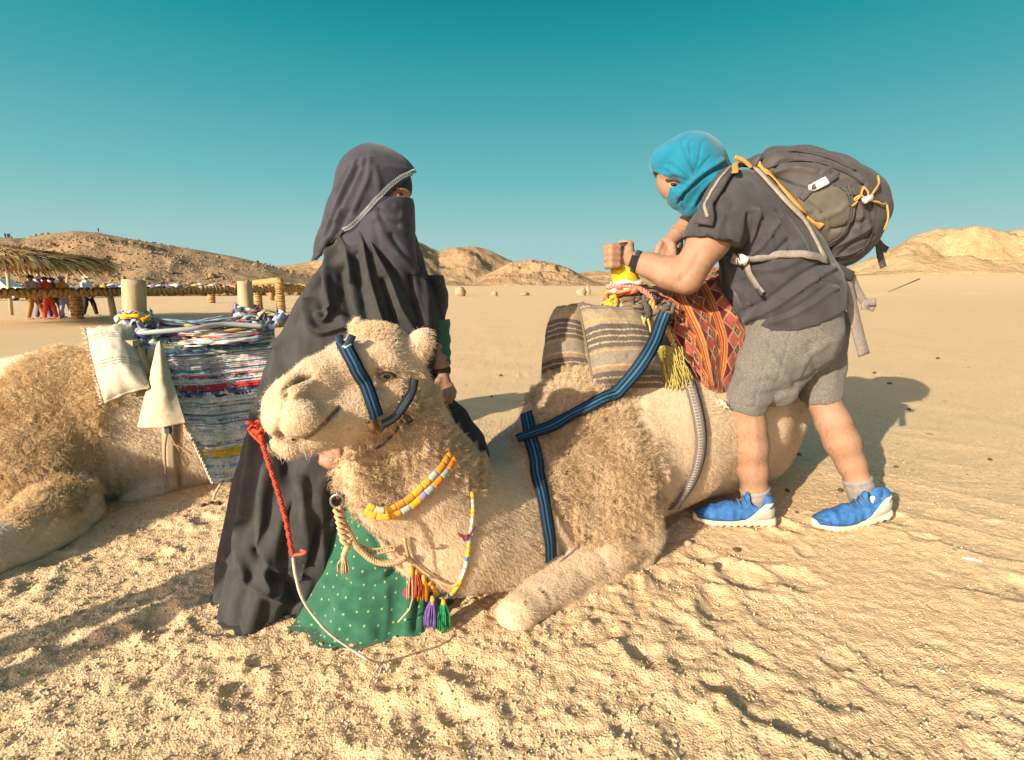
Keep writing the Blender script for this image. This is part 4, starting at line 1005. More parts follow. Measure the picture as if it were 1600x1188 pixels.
    loop(q(994,409,1.962),q(1015,415,1.945)-q(988,407,1.965),.0375,.020,.004,'watch_band',M_BAND)
    mb = MB(); h_ = hit(bb,989,408,.005); c = h_[0] if h_ else q(989,408,1.93)
    d = (q(1015,415,1.945)-q(988,407,1.965)).normalized(); up_ = Vector((.15,-.2,1)).normalized(); yv = d.cross(up_).normalized(); up_ = yv.cross(d); rt = np.array([[d.x,yv.x,up_.x],[d.y,yv.y,up_.y],[d.z,yv.z,up_.z]])
    mb.box(c,(.019,.008,.042),rt); mb.build('watch_case',plain('watch_glass',(.012,.012,.016),.15,0,.6,0),root,False)
    loop(q(1061,364,2.235),q(1076,352,2.27)-q(1056,369,2.22),.0335,.007,.003,'bracelet',M_ORANGE)
    # socks and shoes
    def sock(pts,name):
        mb = MB(); P = spline([q(*p[:3]) for p in pts],6); r_ = np.interp(np.linspace(0,1,len(P)),np.linspace(0,1,len(pts)),[p[3]*MP(*p[:3]) for p in pts]); r_ = r_*(1+.03*np.sin(np.arange(len(P))*1.9)); mb.tube(P,r_,22); mb.build(name,M_SOCK,root)
    sock([(1179,762,1.965,22),(1182,778,1.967,21.5),(1186,801,1.97,20)],'sock'); sock([(1339,747,2.01,20.5),(1345,765,2.005,20.5),(1358,800,2.0,20)],'sock')
    def shoe(heel, toe, tilt, yaw, g):
        """a trail shoe built along +x (toe) and placed; returns the parent part 'shoe'"""
        L = .305
        hx,tx = np.array(heel),np.array(toe)
        fx = (tx-hx)/np.linalg.norm(tx-hx); fz = np.array((0,0,1.0)); fy = np.cross(fz,fx); fy/=np.linalg.norm(fy); fz=np.cross(fx,fy)
        T = lambda P: hx + P[:,0:1]*fx+P[:,1:2]*fy+P[:,2:3]*fz
        def flex(P): 
            P = P.copy(); k = np.clip((.20-P[:,0])/.20,0,1); P[:,2]+=g*k**1.3; return P
        def upf(s,i=0.):
            s.chain([(.035,0,.055),(.10,0,.052),(.17,0,.045),(.235,.0,.035),(.280,0,.030)],[.037+i,.038+i,.042+i,.037+i,.022+i],.02)
            s.ell((.215,0,.033),(.085+i,.045+i,.028+i),None,.02); s.cone((.045,0,.075),(.035,0,.094),.036+i,.034+i,.02); s.cone((.105,0,.085),(.098,0,.118),.019+i,.015+i,.015)
            s.ell((.018,0,.090),(.013+i,.020+i,.020+i),None,.01)
            s.cone((.068,0,.086),(.066,0,.155),.029,.032,.005,'s')
            s.plane((0,0,.026),(0,0,-1))
        s = SDF((-.03,-.075,-.01),(.34,.075,.16),.0034); upf(s)
        s.displace(lambda x,y,z: -.0016*fbm(x*40,y*40,z*40,2,9)-.0012*np.sin(x*190)*np.exp(-((z-.05)/.03)**2),.01)
        V,Q = s.nets(); V = relax(V,Q,1)
        up = mesh_obj('shoe',T(flex(V)),Q,M_SHOE,root)
        def part(fn,name,mat,h=.0034):
            s2 = SDF((-.03,-.08,-.02),(.34,.08,.12),h); fn(s2); V,Q = s2.nets(); V = relax(V,Q,1); return mesh_obj(name,T(flex(V)),Q,mat,up)
        def sole(s2):
            s2.chain([(.022,0,.015),(.10,0,.015),(.17,0,.015),(.23,0,.017),(.287,0,.026)],[.038,.037,.044,.046,.026],.02); X,Y,Z=np.ix_(*s2.ax)
            s2.F = np.maximum(s2.F,(np.abs(Z-.018-.10*np.maximum(X-.22,0)-.0*Y)-.0165)).astype(np.float32); s2.F = np.maximum(s2.F, (-(Z-.0045*np.round(np.sin(X*230))-.004)*.7).astype(np.float32)+0*Y)
        part(sole,'sole',M_SOLE)
        def band(s2,lo,hi,xm,zm):
            X,Y,Z=np.ix_(*s2.ax); d=(X-.115)*.66+(Z-.02)*.75+0*Y
            s2.F=np.maximum(s2.F,np.maximum(lo-d,d-hi)).astype(np.float32); s2.F=np.maximum(s2.F,np.maximum(X-xm,Z-zm)+0*Y).astype(np.float32)
        def overlay(s2): upf(s2,.0032); band(s2,-.012,.010,.135,.100)
        part(overlay,'heel_overlay',M_SOLE)
        def heelc(s2): upf(s2,.0040); band(s2,-.2,-.012,.10,.078)
        part(heelc,'heel_counter',M_SOLE2)
        def toe(s2):
            upf(s2,.0028); X,Y,Z=np.ix_(*s2.ax); s2.F=np.maximum(s2.F,np.maximum(.262-X-.55*(.045-Z),Z-.046)+0*Y).astype(np.float32)
        part(toe,'toe_cap',M_TOE)
        def mud(s2):
            upf(s2,.0022); X,Y,Z=np.ix_(*s2.ax); s2.F=np.maximum(s2.F,np.maximum(Z-.036-.004*np.sin(X*60),X-.262)+0*Y).astype(np.float32); s2.F=np.maximum(s2.F,(.115-X)+0*Y+0*Z).astype(np.float32)
        part(mud,'side_guard',M_TOE)
        mb = MB()
        for i in range(6):
            x = .118+.020*i; z = .108-.0105*i; w = .024+.002*i
            P = spline([(x-.008,-w,z-.018),(x,-w*.4,z+.002),(x+.004,w*.4,z+.003),(x-.006,w,z-.018)],5); mb.tube(T(flex(P)),.0038,6)
        mb.build('lace',plain('shoe_lace',(.05,.09,.16),.8),up)
        return up
    shoe(GR(1212,826)+Vector((0,.035,.002)),GR(1090,822)+Vector((0,.035,.002)),0,0,0.0)
    shoe(GR(1392,828)+Vector((.0,.035,.004)),GR(1284,832)+Vector((0,.03,.002)),0,0,.040)
    return root
MAN = build_man()

# ------------------------------------------------------------------ tack, saddle, cushions, rugs
def vc_mat(name, rough=.92, bump=700, bs=.35, sheen=.1, bd=.002):
    t = NT(name); c = t.attr('Col').outputs['Color']; n = t.noise(bump,3); n2 = t.noise(60,4)
    c = t.mix(.25, c, t.ramp(n2,[(.3,(.55,.55,.55)),(.7,(1.25,1.25,1.25))]),'MULTIPLY')
    return t.out(c,rough,t.math('ADD',n,n2),bs,bd,.15,sheen)
M_WOVEN = vc_mat('woven_cloth')
def patch(ctrl, nu, nv):
    """smooth surface through a small grid of control points [row][col]"""
    C = [[np.array(tuple(p)) for p in r] for r in ctrl]
    rows = [spline(r,24) for r in C]; rows = [resample_param(r,nu) for r in rows]
    cols=[]
    for j in range(nu): cols.append(resample_param(spline([r[j] for r in rows],24),nv))
    return np.stack(cols,1)          # (nv,nu,3)
def resample_param(P,n):
    i = np.linspace(0,len(P)-1,n); a = np.floor(i).astype(int); b = np.minimum(a+1,len(P)-1); t=(i-a)[:,None]; return P[a]*(1-t)+P[b]*t
def sheet(name, G, mat, parent=None, col=None, th=.006, wob=.004, seed=0, folds_=None):
    nv,nu = G.shape[:2]; V = G.reshape(-1,3); F = grid_faces(nv,nu); N = normals(V,F)
    if (N*(np.array((0,0,H))-V)).sum() < 0: F = F[:,::-1]; N=-N
    V = V + N*(wob*fbm(V[:,0]*11,V[:,1]*11,V[:,2]*11,3,seed))[:,None]
    if folds_: V = folds(V,N,folds_)
    B = V - N*th; n = len(V); F2 = F[:,::-1]+n
    i = np.arange(nv*nu).reshape(nv,nu); rim = np.concatenate([i[0,:],i[1:,-1],i[-1,-2::-1],i[-2:0,0]]); r2=np.roll(rim,-1)
    S = np.stack([rim,r2,r2+n,rim+n],1)
    return mesh_obj(name,np.concatenate([V,B]),np.concatenate([F,F2,S]),mat,parent,attrs={'Col':np.concatenate([col,col])} if col is not None else None)
def pillow(name, c00, c10, c11, c01, T, mat, colfn, nu=70, nv=70, pinch=.06, seed=0, parent=None, bend=0):
    """stuffed cushion from its four corners (c00 upper left ... going round); two bulging faces and a seam"""
    c = [np.array(tuple(p)) for p in (c00,c10,c11,c01)]
    u,v = np.meshgrid(np.linspace(0,1,nu),np.linspace(0,1,nv))
    uu = u[...,None]; vv = v[...,None]
    B = (c[0]*(1-uu)+c[1]*uu)*(1-vv)+(c[3]*(1-uu)+c[2]*uu)*vv
    cen = sum(c)/4; n = np.cross(c[1]-c[0],c[3]-c[0]); n/=np.linalg.norm(n); n = n if n@(np.array((0,0,H))-cen)>0 else -n
    # sides curve inward between the corners
    B = B + (cen-B)*(pinch*(np.sin(np.pi*u)*(np.abs(2*v-1)**3)+np.sin(np.pi*v)*(np.abs(2*u-1)**3)))[...,None]
    t = ((1-np.abs(2*u-1)**2.6)*(1-np.abs(2*v-1)**2.6))**.55
    wr = .010*fbm(u*5+seed,v*5,None,3,seed)*t + .006*np.sin(u*19+3*v)*np.exp(-((v-.02)/.12)**2)+.006*np.sin(u*17)*np.exp(-((1-v)/.12)**2)
    Fv = (B + n*(T*t+wr+bend*(1-(2*u-1)**2))[...,None]).reshape(-1,3); Bk = (B - n*(T*.8*t-bend*(1-(2*u-1)**2))[...,None]).reshape(-1,3)
    F = grid_faces(nv,nu); N_ = len(Fv)
    if (normals(Fv,F)@n).mean() < 0: F = F[:,::-1]
    i = np.arange(nv*nu).reshape(nv,nu); rim = np.concatenate([i[0,:],i[1:,-1],i[-1,-2::-1],i[-2:0,0]]); r2=np.roll(rim,-1)
    col = colfn(u.ravel(),v.ravel())
    o = mesh_obj(name,np.concatenate([Fv,Bk]),np.concatenate([F,F[:,::-1]+N_,np.stack([rim,r2,r2+N_,rim+N_],1)]),mat,parent,attrs={'Col':np.concatenate([col,col])})
    mb = MB(); P = Fv[rim]*.5+Bk[rim]*.5; mb.tube(np.vstack([P,P[:2]])[::2],.0042,6); seam = mb.build('piping',mat,o,attrs={'Col':np.tile(col.mean(0)*.8,(len(np.concatenate(mb.v)),1))})
    return o
def stripes(v, bands):
    """bands: (start, colour) sorted"""
    col = np.zeros((len(v),3)); 
    for a,c in bands: col[v>=a] = c
    return col
# ---- halter, collars, reins of the near camel
M_BLUE = None
def webbing(name, base, line, dark):
    t = NT(name); a = t.attr('Col').outputs['Color']; n = t.noise(900,2); w = t.n('ShaderNodeTexWave'); w.inputs['Scale'].default_value=160; w.inputs['Distortion'].default_value=2; t.L.new(t.co(),w.inputs['Vector'])
    c = t.mix(.35, a, t.ramp(w.outputs['Fac'],[(.2,(.5,.5,.5)),(.8,(1.3,1.3,1.3))]),'MULTIPLY')
    return t.out(c,.75,w.outputs['Fac'],.4,.0015,.2)
M_WEB = webbing('webbing',0,0,0)
def strap(pts, nrm, w, parent, name, cols, th=.004, base_off=0):
    """webbing with lengthwise stripes: five lanes side by side, each a strip of vertices with its own colour"""
    P = np.array([tuple(p) for p in pts]); m=len(P); T=np.gradient(P,axis=0); T/=np.linalg.norm(T,axis=1,keepdims=True)+1e-12
    Nn=np.array([tuple(x) for x in nrm],float); Nn-=T*(Nn*T).sum(1)[:,None]; Nn/=np.linalg.norm(Nn,axis=1,keepdims=True)+1e-12; B=np.cross(T,Nn)
    L=len(cols); V=[];C=[]; w=np.full(m,w) if np.isscalar(w) else np.array(w)
    offs=[]
    for k,c in enumerate(cols):
        for e in (0,1): offs.append(((k+e*.999+.0005)/L-.5,c,th*(1.0 if 0<k<L-1 else .85)))
    A=[(o[0],o[2],o[1]) for o in offs]+[(.5,-.001,cols[-1]),(-.5,-.001,cols[0])]
    for a,h_,c in A: V.append(P+B*(a*w)[:,None]+Nn*h_); C.append(np.tile(np.array(c)*1.0,(m,1)))
    k=len(A); V=np.stack(V,1).reshape(-1,3); C=np.stack(C,1).reshape(-1,3); F=[]
    for i in range(m-1):
        for j in range(k): q_=(j+1)%k; F.append((i*k+j,(i+1)*k+j,(i+1)*k+q_,i*k+q_))
    F.append(tuple(range(k))[::-1]); F.append(tuple((m-1)*k+j for j in range(k)))
    return mesh_obj(name,V,F,M_WEB,parent,attrs={'Col':C})
BL,BK,LB = (.012,.062,.135),(.010,.014,.020),(.030,.135,.25)
BLUE_LANES = [BK,BL,BK,LB,BK,BL,BK]
BODYB = CB
def build_halter():
    r = thing('halter','blue and black webbing halter on the cream camel muzzle','halter',W(560,600,1.1))
    P,N_ = drape(BODYB,[(537,540),(545,556),(556,576),(568,600),(577,625),(585,650)],.009,10); strap(P,N_,.031,r,'noseband',BLUE_LANES)
    P,N_ = drape(BODYB,[(587,657),(600,651),(615,640),(628,624),(635,605),(638,590)],.020,10); strap(P,N_,.024,r,'cheek_strap',[BK,(.05,.075,.12),(.12,.14,.18),(.05,.075,.12),BK])
    P,N_ = drape(BODYB,[(578,655),(582,666),(590,672)],.008,6); strap(P,N_,.022,r,'chin_strap',[(.20,.12,.06)]*3)
    # bow knot on the bridge of the nose
    c = W(538,535,1.115); mb = MB()
    for a,b in (((534,552),(530,525)),((538,552),(551,524))):
        mb = MB(); ribbon(spline([W(a[0],a[1],1.10),W((a[0]+b[0])/2,(a[1]+b[1])/2,1.098),W(*b,1.105)],5),.017,.003,mb=mb,normals=np.tile((0,-1,.2),(11,1))); V=np.concatenate(mb.v); mb.build('knot_end',M_WEB,r,attrs={'Col':np.where((np.arange(len(V))%5<2)[:,None],np.array(BL)[None],np.array(BK)[None])})
    mb = MB(); mb.tube([W(527,541,1.095),W(537,545,1.088),W(549,538,1.095)],.0022,5); mb.tube([W(529,546,1.095),W(537,541,1.088),W(547,546,1.095)],.0022,5); mb.build('cord_tie',plain('white_cord',(.55,.52,.45),.8),r)
    mb = MB(); P,_ = drape(BODYB,[(622,618),(626,628),(624,640),(630,652)],.016,4); mb.tube(P,.003,5); P,_ = drape(BODYB,[(620,640),(630,646),(636,652),(628,656)],.016,4); mb.tube(P,.003,5); mb.build('buckle_tie',plain('iron',(.06,.055,.05),.45,.7),r)
    P,N_ = drape(BODYB,[(588,700),(604,690),(620,668),(629,645)],.007,5); mb = MB(); mb.tube(P,.003,5); mb.build('throat_cord',M_BAND,r)
build_halter()
BEAD = [(.62,.21,.02),(.60,.33,.04),(.24,.31,.27),(.40,.37,.25),(.62,.18,.02),(.24,.16,.32),(.60,.34,.05),(.64,.28,.02),(.28,.35,.31),(.62,.20,.02)]
M_BEAD = vc_mat('beadwork',.6,500,.3)
def build_collar():
    r = thing('beaded_collar','wide yellow and orange beaded collar round the cream camel upper neck','collar',W(640,760,1.2))
    P,N_ = drape(BODYB,[(577,785),(598,795),(625,788),(655,768),(680,742),(700,712)],.020,12); n_=46; P=resample(P,n_); N_=resample(N_,n_)
    rr = np.random.default_rng(14); T=np.gradient(P,axis=0); T/=np.linalg.norm(T,axis=1,keepdims=True); B=np.cross(T,N_); B/=np.linalg.norm(B,axis=1,keepdims=True)
    for lane in range(2):
        k=0; i=0
        while i < n_-2:
            L=int(rr.integers(3,6)); j=min(i+L,n_-1); c = BEAD[int(rr.integers(len(BEAD)))] if not (i<10 and rr.random()<.5) else (.62,.33,.03)
            mb=MB(); ribbon(P[i:j+1]+B[i:j+1]*((lane-.5)*.0185),.0178,.006,N_[i:j+1],mb=mb); mb.build('bead_block',M_BEAD,r,attrs={'Col':np.tile(c,(len(np.concatenate(mb.v)),1))}); i=j
build_collar()
def tassel(p, L, c, name, parent, n=26, spread=.012, bound=(.6,.3,.04)):
    rr = np.random.default_rng(int(L*1e5)); mb=MB(); p=Vector(p)
    for i in range(n):
        a=rr.uniform(0,6.28); q=math.sqrt(rr.random())*spread; e=p+Vector((math.cos(a)*q+rr.uniform(-.003,.003)-.004,math.sin(a)*q*.7,-L*rr.uniform(.86,1.05)))
        s0=p+Vector((math.cos(a)*q*.35,math.sin(a)*q*.3,0)); mb.tube(spline([s0,(s0*.5+e*.5)+Vector((math.cos(a)*q*.35,math.sin(a)*q*.2,0)),e],3),.0016,4)
    o=mb.build(name,cloth('tassel_'+name+str(len(bpy.data.materials)),c,tuple(x*.6 for x in c),80),parent)
    mb=MB(); mb.tube([p+Vector((0,0,.012)),p+Vector((0,0,.002)),p+Vector((0,0,-.012))],[.005,.0065,.0075],10); mb.build('tassel_binding',plain('binding'+str(len(bpy.data.materials)),bound,.8),o)
    return o
def build_necklace():
    r = thing('beaded_necklace','long beaded necklace with purple, green and red tassels hanging on the cream camel neck','necklace',W(690,920,1.25))
    line = [(733,765),(735,800),(733,830),(729,862),(724,890),(712,915),(697,928),(684,922),(672,905)]
    P=[];Nn=[]
    for x,y in smooth_line(line,8):
        h_=hit(BODYB,x,y,.010)
        if h_ and h_[0].y<1.75: P.append(np.array(h_[0])); Nn.append(np.array(h_[1]))
        else: P.append(np.array(W(x,y,1.30))); Nn.append(np.array((0,-1,0)))
    P=np.array(P); 
    for _ in range(6): P[1:-1]=.25*P[:-2]+.5*P[1:-1]+.25*P[2:]
    P=resample(P,44); pal=[(.62,.32,.03),(.40,.42,.30),(.72,.42,.04),(.30,.36,.30),(.03,.14,.40),(.62,.50,.40),(.55,.50,.36),(.74,.42,.03),(.70,.24,.02),(.05,.22,.50),(.70,.62,.40)]
    seq=[0,1,1,2,0,1,1,3,0,2,2,4,5,5,5,6,7,7,7,8,7,9,3,8,2,10,4,7,7,2,8,9,9,0]
    k=0;i=0;rr=np.random.default_rng(3)
    while i<43:
        j=min(i+1+int(rr.integers(0,2)),43); c=pal[seq[k%len(seq)]]; k+=1
        big=.0068 if i>20 else .0056
        mb=MB(); a,b=P[i],P[j]; mb.tube([a,a*.7+b*.3,a*.3+b*.7,b],[big*.75,big,big,big*.75],8); mb.build('bead',plain('bead_'+str(k),c,.35,var=.1),r); i=j
    tassel(W(676,938,1.258),.082,(.17,.105,.31),'purple_tassel',r,44,.019); tassel(W(693,943,1.258),.080,(.03,.27,.09),'green_tassel',r,46,.020)
    tassel(W(662,905,1.265),.060,(.62,.22,.02),'orange_tassel',r,34,.016); tassel(W(650,896,1.262),.066,(.45,.08,.04),'red_tassel',r,40,.019); tassel(W(643,892,1.255),.082,(.46,.31,.19),'cream_tassel',r,22,.011)
    mb=MB(); mb.tube([W(645,935,1.24),W(640,952,1.235),W(622,972,1.23)],.0022,5); mb.build('loose_thread',plain('thread_tan',(.5,.32,.2),.9),r)
    mb=MB(); bm=bmesh.new(); bmesh.ops.create_uvsphere(bm,u_segments=14,v_segments=10,radius=.0125); c=W(637,926,1.268); mb.add([v.co*1+c for v in bm.verts],[[v.index for v in f.verts] for f in bm.faces]); mb.build('red_pompom',plain('pompom',(.42,.03,.05),.9,var=.3,bs=.6),r)
    mb=MB(); mb.tube(spline([W(715,832,1.26),W(725,841,1.25),W(735,834,1.25),W(742,822,1.255)],5),.0028,6); mb.tube(spline([W(722,838,1.25),W(727,845,1.248),W(731,836,1.246)],4),.003,6); mb.build('wool_tie',plain('maroon_wool',(.16,.012,.06),.9),r)
    P,N_=drape(BODYB,[(632,835),(640,862),(655,880),(680,898),(705,910),(716,906)],.012,6); mb=MB(); mb.tube(P,.0042,6); mb.build('neck_cord',plain('tan_cord',(.42,.29,.15),.9),r)
build_necklace()
def twisted(mb, P, r, turns, n=3, seg=8):
    P=np.array([tuple(p) for p in P]); T=np.gradient(P,axis=0); T/=np.linalg.norm(T,axis=1,keepdims=True); u=np.cross(T,(0.3,0.1,1.0)); u/=np.linalg.norm(u,axis=1,keepdims=True); v=np.cross(T,u); t=np.linspace(0,1,len(P))
    for k in range(n):
        a=2*math.pi*(k/n+turns*t); mb.tube(P+(u*np.cos(a)[:,None]+v*np.sin(a)[:,None])*r*.55,r*.62,seg)
def build_lead():
    r = thing('lead_rope','red nose cord with frayed white tail hanging from the camel muzzle','lead rope',GR(592,1045))
    tan = cloth('tan_rope',(.52,.36,.20),(.40,.26,.14),90)
    mb=MB(); P=resample(spline([W(402,668,1.03),W(412,700,1.0),W(430,755,.98),W(446,810,.975),W(457,868,.98)],10),60); twisted(mb,P,.0055,22,2); mb.build('red_cord',cloth('red_cord',(.55,.075,.035),(.28,.04,.03),120,bs=.5),r)
    mb=MB(); rr=np.random.default_rng(2)
    for k in range(7):
        c=W(402+rr.uniform(-7,9),670+rr.uniform(-6,10),1.015); a=Vector(rr.normal(0,.010,3)); b=Vector(rr.normal(0,.010,3)); mb.tube(spline([c+a,c+b,c-a*.6,c-b],4),.0034,6)
    mb.build('red_knot',cloth('red_knot',(.55,.065,.03),None,90),r)
    mb=MB(); mb.tube(spline([W(457,868,.98),W(470,866,.975),W(478,863,.975),W(470,860,.98)],4),.0035,6); mb.build('red_tag',cloth('red_tag',(.52,.10,.07),None,90),r)
    g=GR(596,1040); mb=MB(); mb.tube(spline([W(458,872,.98),W(462,900,.985),W(475,940,1.0),W(510,985,1.02),W(550,1015,1.04),W(578,1032,1.05),g+Vector((0,0,.006))],8),.0032,7); mb.build('white_cord',plain('white_rope',(.50,.44,.36),.9,var=.25),r)
    for ex,ey in ((605,1052),(592,1060),(583,1058),(612,1040),(600,1028)):
        mb=MB(); e=GR(ex,ey)+Vector((0,0,.007)); mb.tube(spline([g+Vector((0,0,.006)),(g+e)/2+Vector((.004,0,.008)),e],4),.0022,5); mb.build('frayed_end',bpy.data.materials['white_rope'],r)
    r2 = thing('chain_lead','tan rope with a chain and a tassel held by the person under the camel jaw','rope',W(540,800,1.18))
    iron = plain('steel_chain',(.30,.27,.25),.35,.8,var=.3)
    for i in range(7):
        t=i/6; c=W(519+9*t,722+52*t,1.19); a=np.linspace(0,6.283,14); s_=.0085
        pts=[c+Vector((math.cos(x)*s_*.55*(1 if i%2 else .25),math.cos(x)*s_*.55*(.2 if i%2 else 1),math.sin(x)*s_*1.15)) for x in a]; mb=MB(); mb.tube(pts,.0018,6,False); mb.build('chain_link',iron,r2)
    for ox,oy in ((527,783),):
        c=W(ox,oy,1.185); mb=MB(); mb.tube([c+Vector((math.cos(x)*.016,-.002,math.sin(x)*.017)) for x in np.linspace(0,6.283,20)],.0030,7,False); mb.build('ring',iron,r2)
    mb=MB(); P=resample(spline([W(529,793,1.18),W(535,812,1.175),W(548,838,1.175),W(560,856,1.18),W(585,876,1.19),W(612,880,1.20),W(634,872,1.215)],8),70); twisted(mb,P,.0082,12,3); mb.build('twisted_rope',tan,r2)
    mb=MB()
    for k in range(6):
        c=W(530+k*2.0,800+k*9,1.172); a=.0105; mb.tube(spline([c+Vector((-a,-.003,.006)),c+Vector((0,-.012,0)),c+Vector((a,-.003,-.006)),c+Vector((0,.009,0)),c+Vector((-a,-.003,.006))],4),.0052,6)
    mb.tube(spline([W(547,842,1.17),W(541,858,1.168),W(537,868,1.168)],4),.0075,7); mb.build('rope_knot',tan,r2)
    tassel(W(537,872,1.166),.040,(.50,.35,.20),'rope_tassel',r2,24,.014,(.45,.30,.16))
    for dy in (0,7):
        mb=MB(); P=resample(spline([W(560,851+dy,1.19),W(585,858+dy,1.2),W(618,852+dy,1.215)],8),30); mb.tube(P,.0028,5); mb.build('braid_edge',tan,r2)
    for k in range(11):
        x=563+k*5.2; yb=852+4.5*math.sin((x-560)/58*3.1); mb=MB(); mb.tube([W(x,yb,1.192+.0025*k),W(x+2.5,yb+9,1.192+.0025*k)],.0024,5); mb.build('braid_bar',tan,r2)
build_lead()

# ---- saddle of the near camel
M_WOOD = (lambda t: t.out(t.ramp(t.noise(1,5,.6,src=t.mapped((60,60,9))),[(.3,(.30,.19,.09)),(.6,(.46,.32,.16)),(.8,(.54,.40,.22))]),.7,t.noise(1,4,src=t.mapped((160,160,12))),.3,.002,.25))(NT('worn_wood'))
def rag_bundle(mb_list, c, R_, n, pal, seed, parent, name='rag', rad=(.008,.016), sq=(1,1,1), tight=0):
    """strips of cloth wound round a post: each strip its own part"""
    rr=np.random.default_rng(seed)
    for i in range(n):
        ax=Vector(rr.normal(0,1,3)*np.array((.35,.35,1))*(1,1,1+3*tight)+np.array((0,0,3*tight))).normalized(); u=ax.cross(Vector((.3,.9,.1))).normalized(); v=ax.cross(u); o=Vector(rr.normal(0,.4,3))*R_*.8; a0=rr.uniform(0,6.28); sp_=rr.uniform(2.5,5.5); q_=R_*rr.uniform(.65+.2*tight,1.1); pts=[];nn=[]; zo=rr.uniform(-.8,.8)*R_*tight; o=o*(1-.85*tight); wv=rr.uniform(0,6.28)
        for t in np.linspace(0,1,16):
            a=a0+sp_*t; d=u*math.cos(a)+v*math.sin(a); p=d*q_*(1+.10*math.sin(5*a+wv))+ax*((t-.5)*R_*.7+zo+.012*math.sin(3*a+wv))+o*.5; pts.append(Vector(c)+Vector((p.x*sq[0],p.y*sq[1],p.z*sq[2]))); nn.append(d)
        mb=MB(); w=rr.uniform(*rad)*2; ribbon(pts,w*(1+.3*np.sin(np.arange(16)*1.3+i)),.005,nn,mb=mb); cc=np.array(pal[int(rr.integers(len(pal)))]); Vr=np.concatenate(mb.v); c2=np.array(pal[int(rr.integers(len(pal)))]); w_=(fbm(Vr[:,0]*40+i,Vr[:,1]*40,Vr[:,2]*40,2,i)>.15)[:,None]; mb.build(name,M_WOVEN,parent,attrs={'Col':np.where(w_,c2,cc)*(.75+.5*np.random.default_rng(i).random((len(Vr),1)))})
def build_saddle():
    r = thing('camel_saddle','wooden camel saddle with a yellow-banded post and knotted rags on the cream camel','saddle',W(1000,540,2.1))
    def post(pts,rads,name,mat):
        mb=MB(); mb.tube(spline(pts,6),np.interp(np.linspace(0,1,(len(pts)-1)*6+1),np.linspace(0,1,len(pts)),rads),18); return mb.build(name,mat,r)
    m=MP(970,420,2.0)
    post([W(995,520,2.06),W(985,470,2.03),W(977,440,2.01)],[26*m,24*m,22*m],'front_post',M_WOOD)
    post([W(979,446,2.012),W(974,420,2.0),W(969,396,1.99)],[21*m,20*m,18*m],'yellow_band',plain('yellow_paint',(.60,.37,.015),.65,var=.3))
    post([W(969,396,1.99),W(967,387,1.987),W(966,381,1.985)],[17*m,17*m,14*m],'post_cap',plain('dark_cap',(.05,.04,.035),.6))
    post([W(1085,500,2.4),W(1066,430,2.3),W(1058,396,2.22)],[20*m,18*m,14*m],'rear_post',M_WOOD)
    gr=[(.11,.09,.065),(.16,.13,.095),(.06,.052,.045),(.20,.17,.13),(.09,.09,.09),(.15,.10,.06)]
    rag_bundle(None,W(998,480,1.98),.062,28,gr,4,r,rad=(.005,.011),sq=(1.1,.8,1.0)); rag_bundle(None,W(1012,506,1.97),.055,24,gr,5,r,rad=(.005,.010),sq=(1.1,.8,.8)); rag_bundle(None,W(1030,490,1.96),.045,14,gr,15,r,rad=(.005,.010)); rag_bundle(None,W(970,470,1.99),.045,8,[(.20,.12,.08),(.15,.10,.08),(.45,.30,.05),(.30,.25,.18)],6,r)
    rag_bundle(None,W(975,452,1.985),.058,10,[(.58,.10,.04),(.50,.16,.08),(.48,.42,.36),(.60,.20,.08),(.40,.06,.05)],7,r,rad=(.005,.010),sq=(1,.9,.35)); rag_bundle(None,W(955,470,1.97),.03,6,[(.60,.14,.05),(.66,.36,.03),(.45,.25,.05)],8,r,rad=(.005,.010)); rag_bundle(None,W(955,480,1.96),.026,5,[(.68,.40,.02),(.60,.30,.03)],9,r,rad=(.004,.009))
    rag_bundle(None,W(978,443,1.985),.050,5,[(.45,.42,.40),(.30,.27,.26),(.52,.48,.42)],10,r,rad=(.004,.008),sq=(1,.9,.3))
    # red and white twisted cord running back from the post
    mb=MB(); P=resample(spline([W(950,448,1.95),W(985,447,1.94),W(1010,458,1.945),W(1022,476,1.95)],8),50); twisted(mb,P,.010,9,2); mb.build('red_rope',cloth('coral_rope',(.56,.12,.07),(.44,.30,.26),40),r)
    mb=MB(); P=resample(spline([W(1016,470,1.93),W(1040,510,1.92),W(1062,560,1.90),W(1092,612,1.90)],8),60); twisted(mb,P,.010,10,2); mb.build('tan_edge_rope',cloth('tan_edge',(.50,.30,.11),(.36,.20,.07),40),r)
    # peg and yellow cords
    d=(W(1018,506,1.90)-W(984,512,1.90)).normalized(); mb=MB(); mb.tube([W(983,513,1.89),W(1016,506,1.93)],[.021,.021],12); mb.build('wooden_peg',M_WOOD,r)
    yl=cloth('straw_cord',(.48,.37,.13),None,60)
    for pts in ([(1003,494),(1010,520),(1014,548),(1020,575)],[(1008,496),(1004,512),(1000,520)],[(1012,498),(1016,515),(1013,532)]):
        mb=MB(); mb.tube(spline([W(x,y,1.885) for x,y in pts],5),.0045,6); mb.build('straw_cord',yl,r)
    mb=MB()
    for k in range(26):
        x=1062+rng.uniform(-7,10); b_=W(x,rng.uniform(415,425),2.27); e=b_+Vector((rng.uniform(-.02,.03),rng.uniform(-.02,.02),rng.uniform(.07,.14))); mb.tube([b_,(b_+e)/2,e],[.004,.0035,.0015],5)
    mb.build('straw_wrap',cloth('straw',(.55,.38,.14),None,60),r)['kind']='stuff'
    st=plain('shiny_clip',(.55,.5,.45),.25,.9)
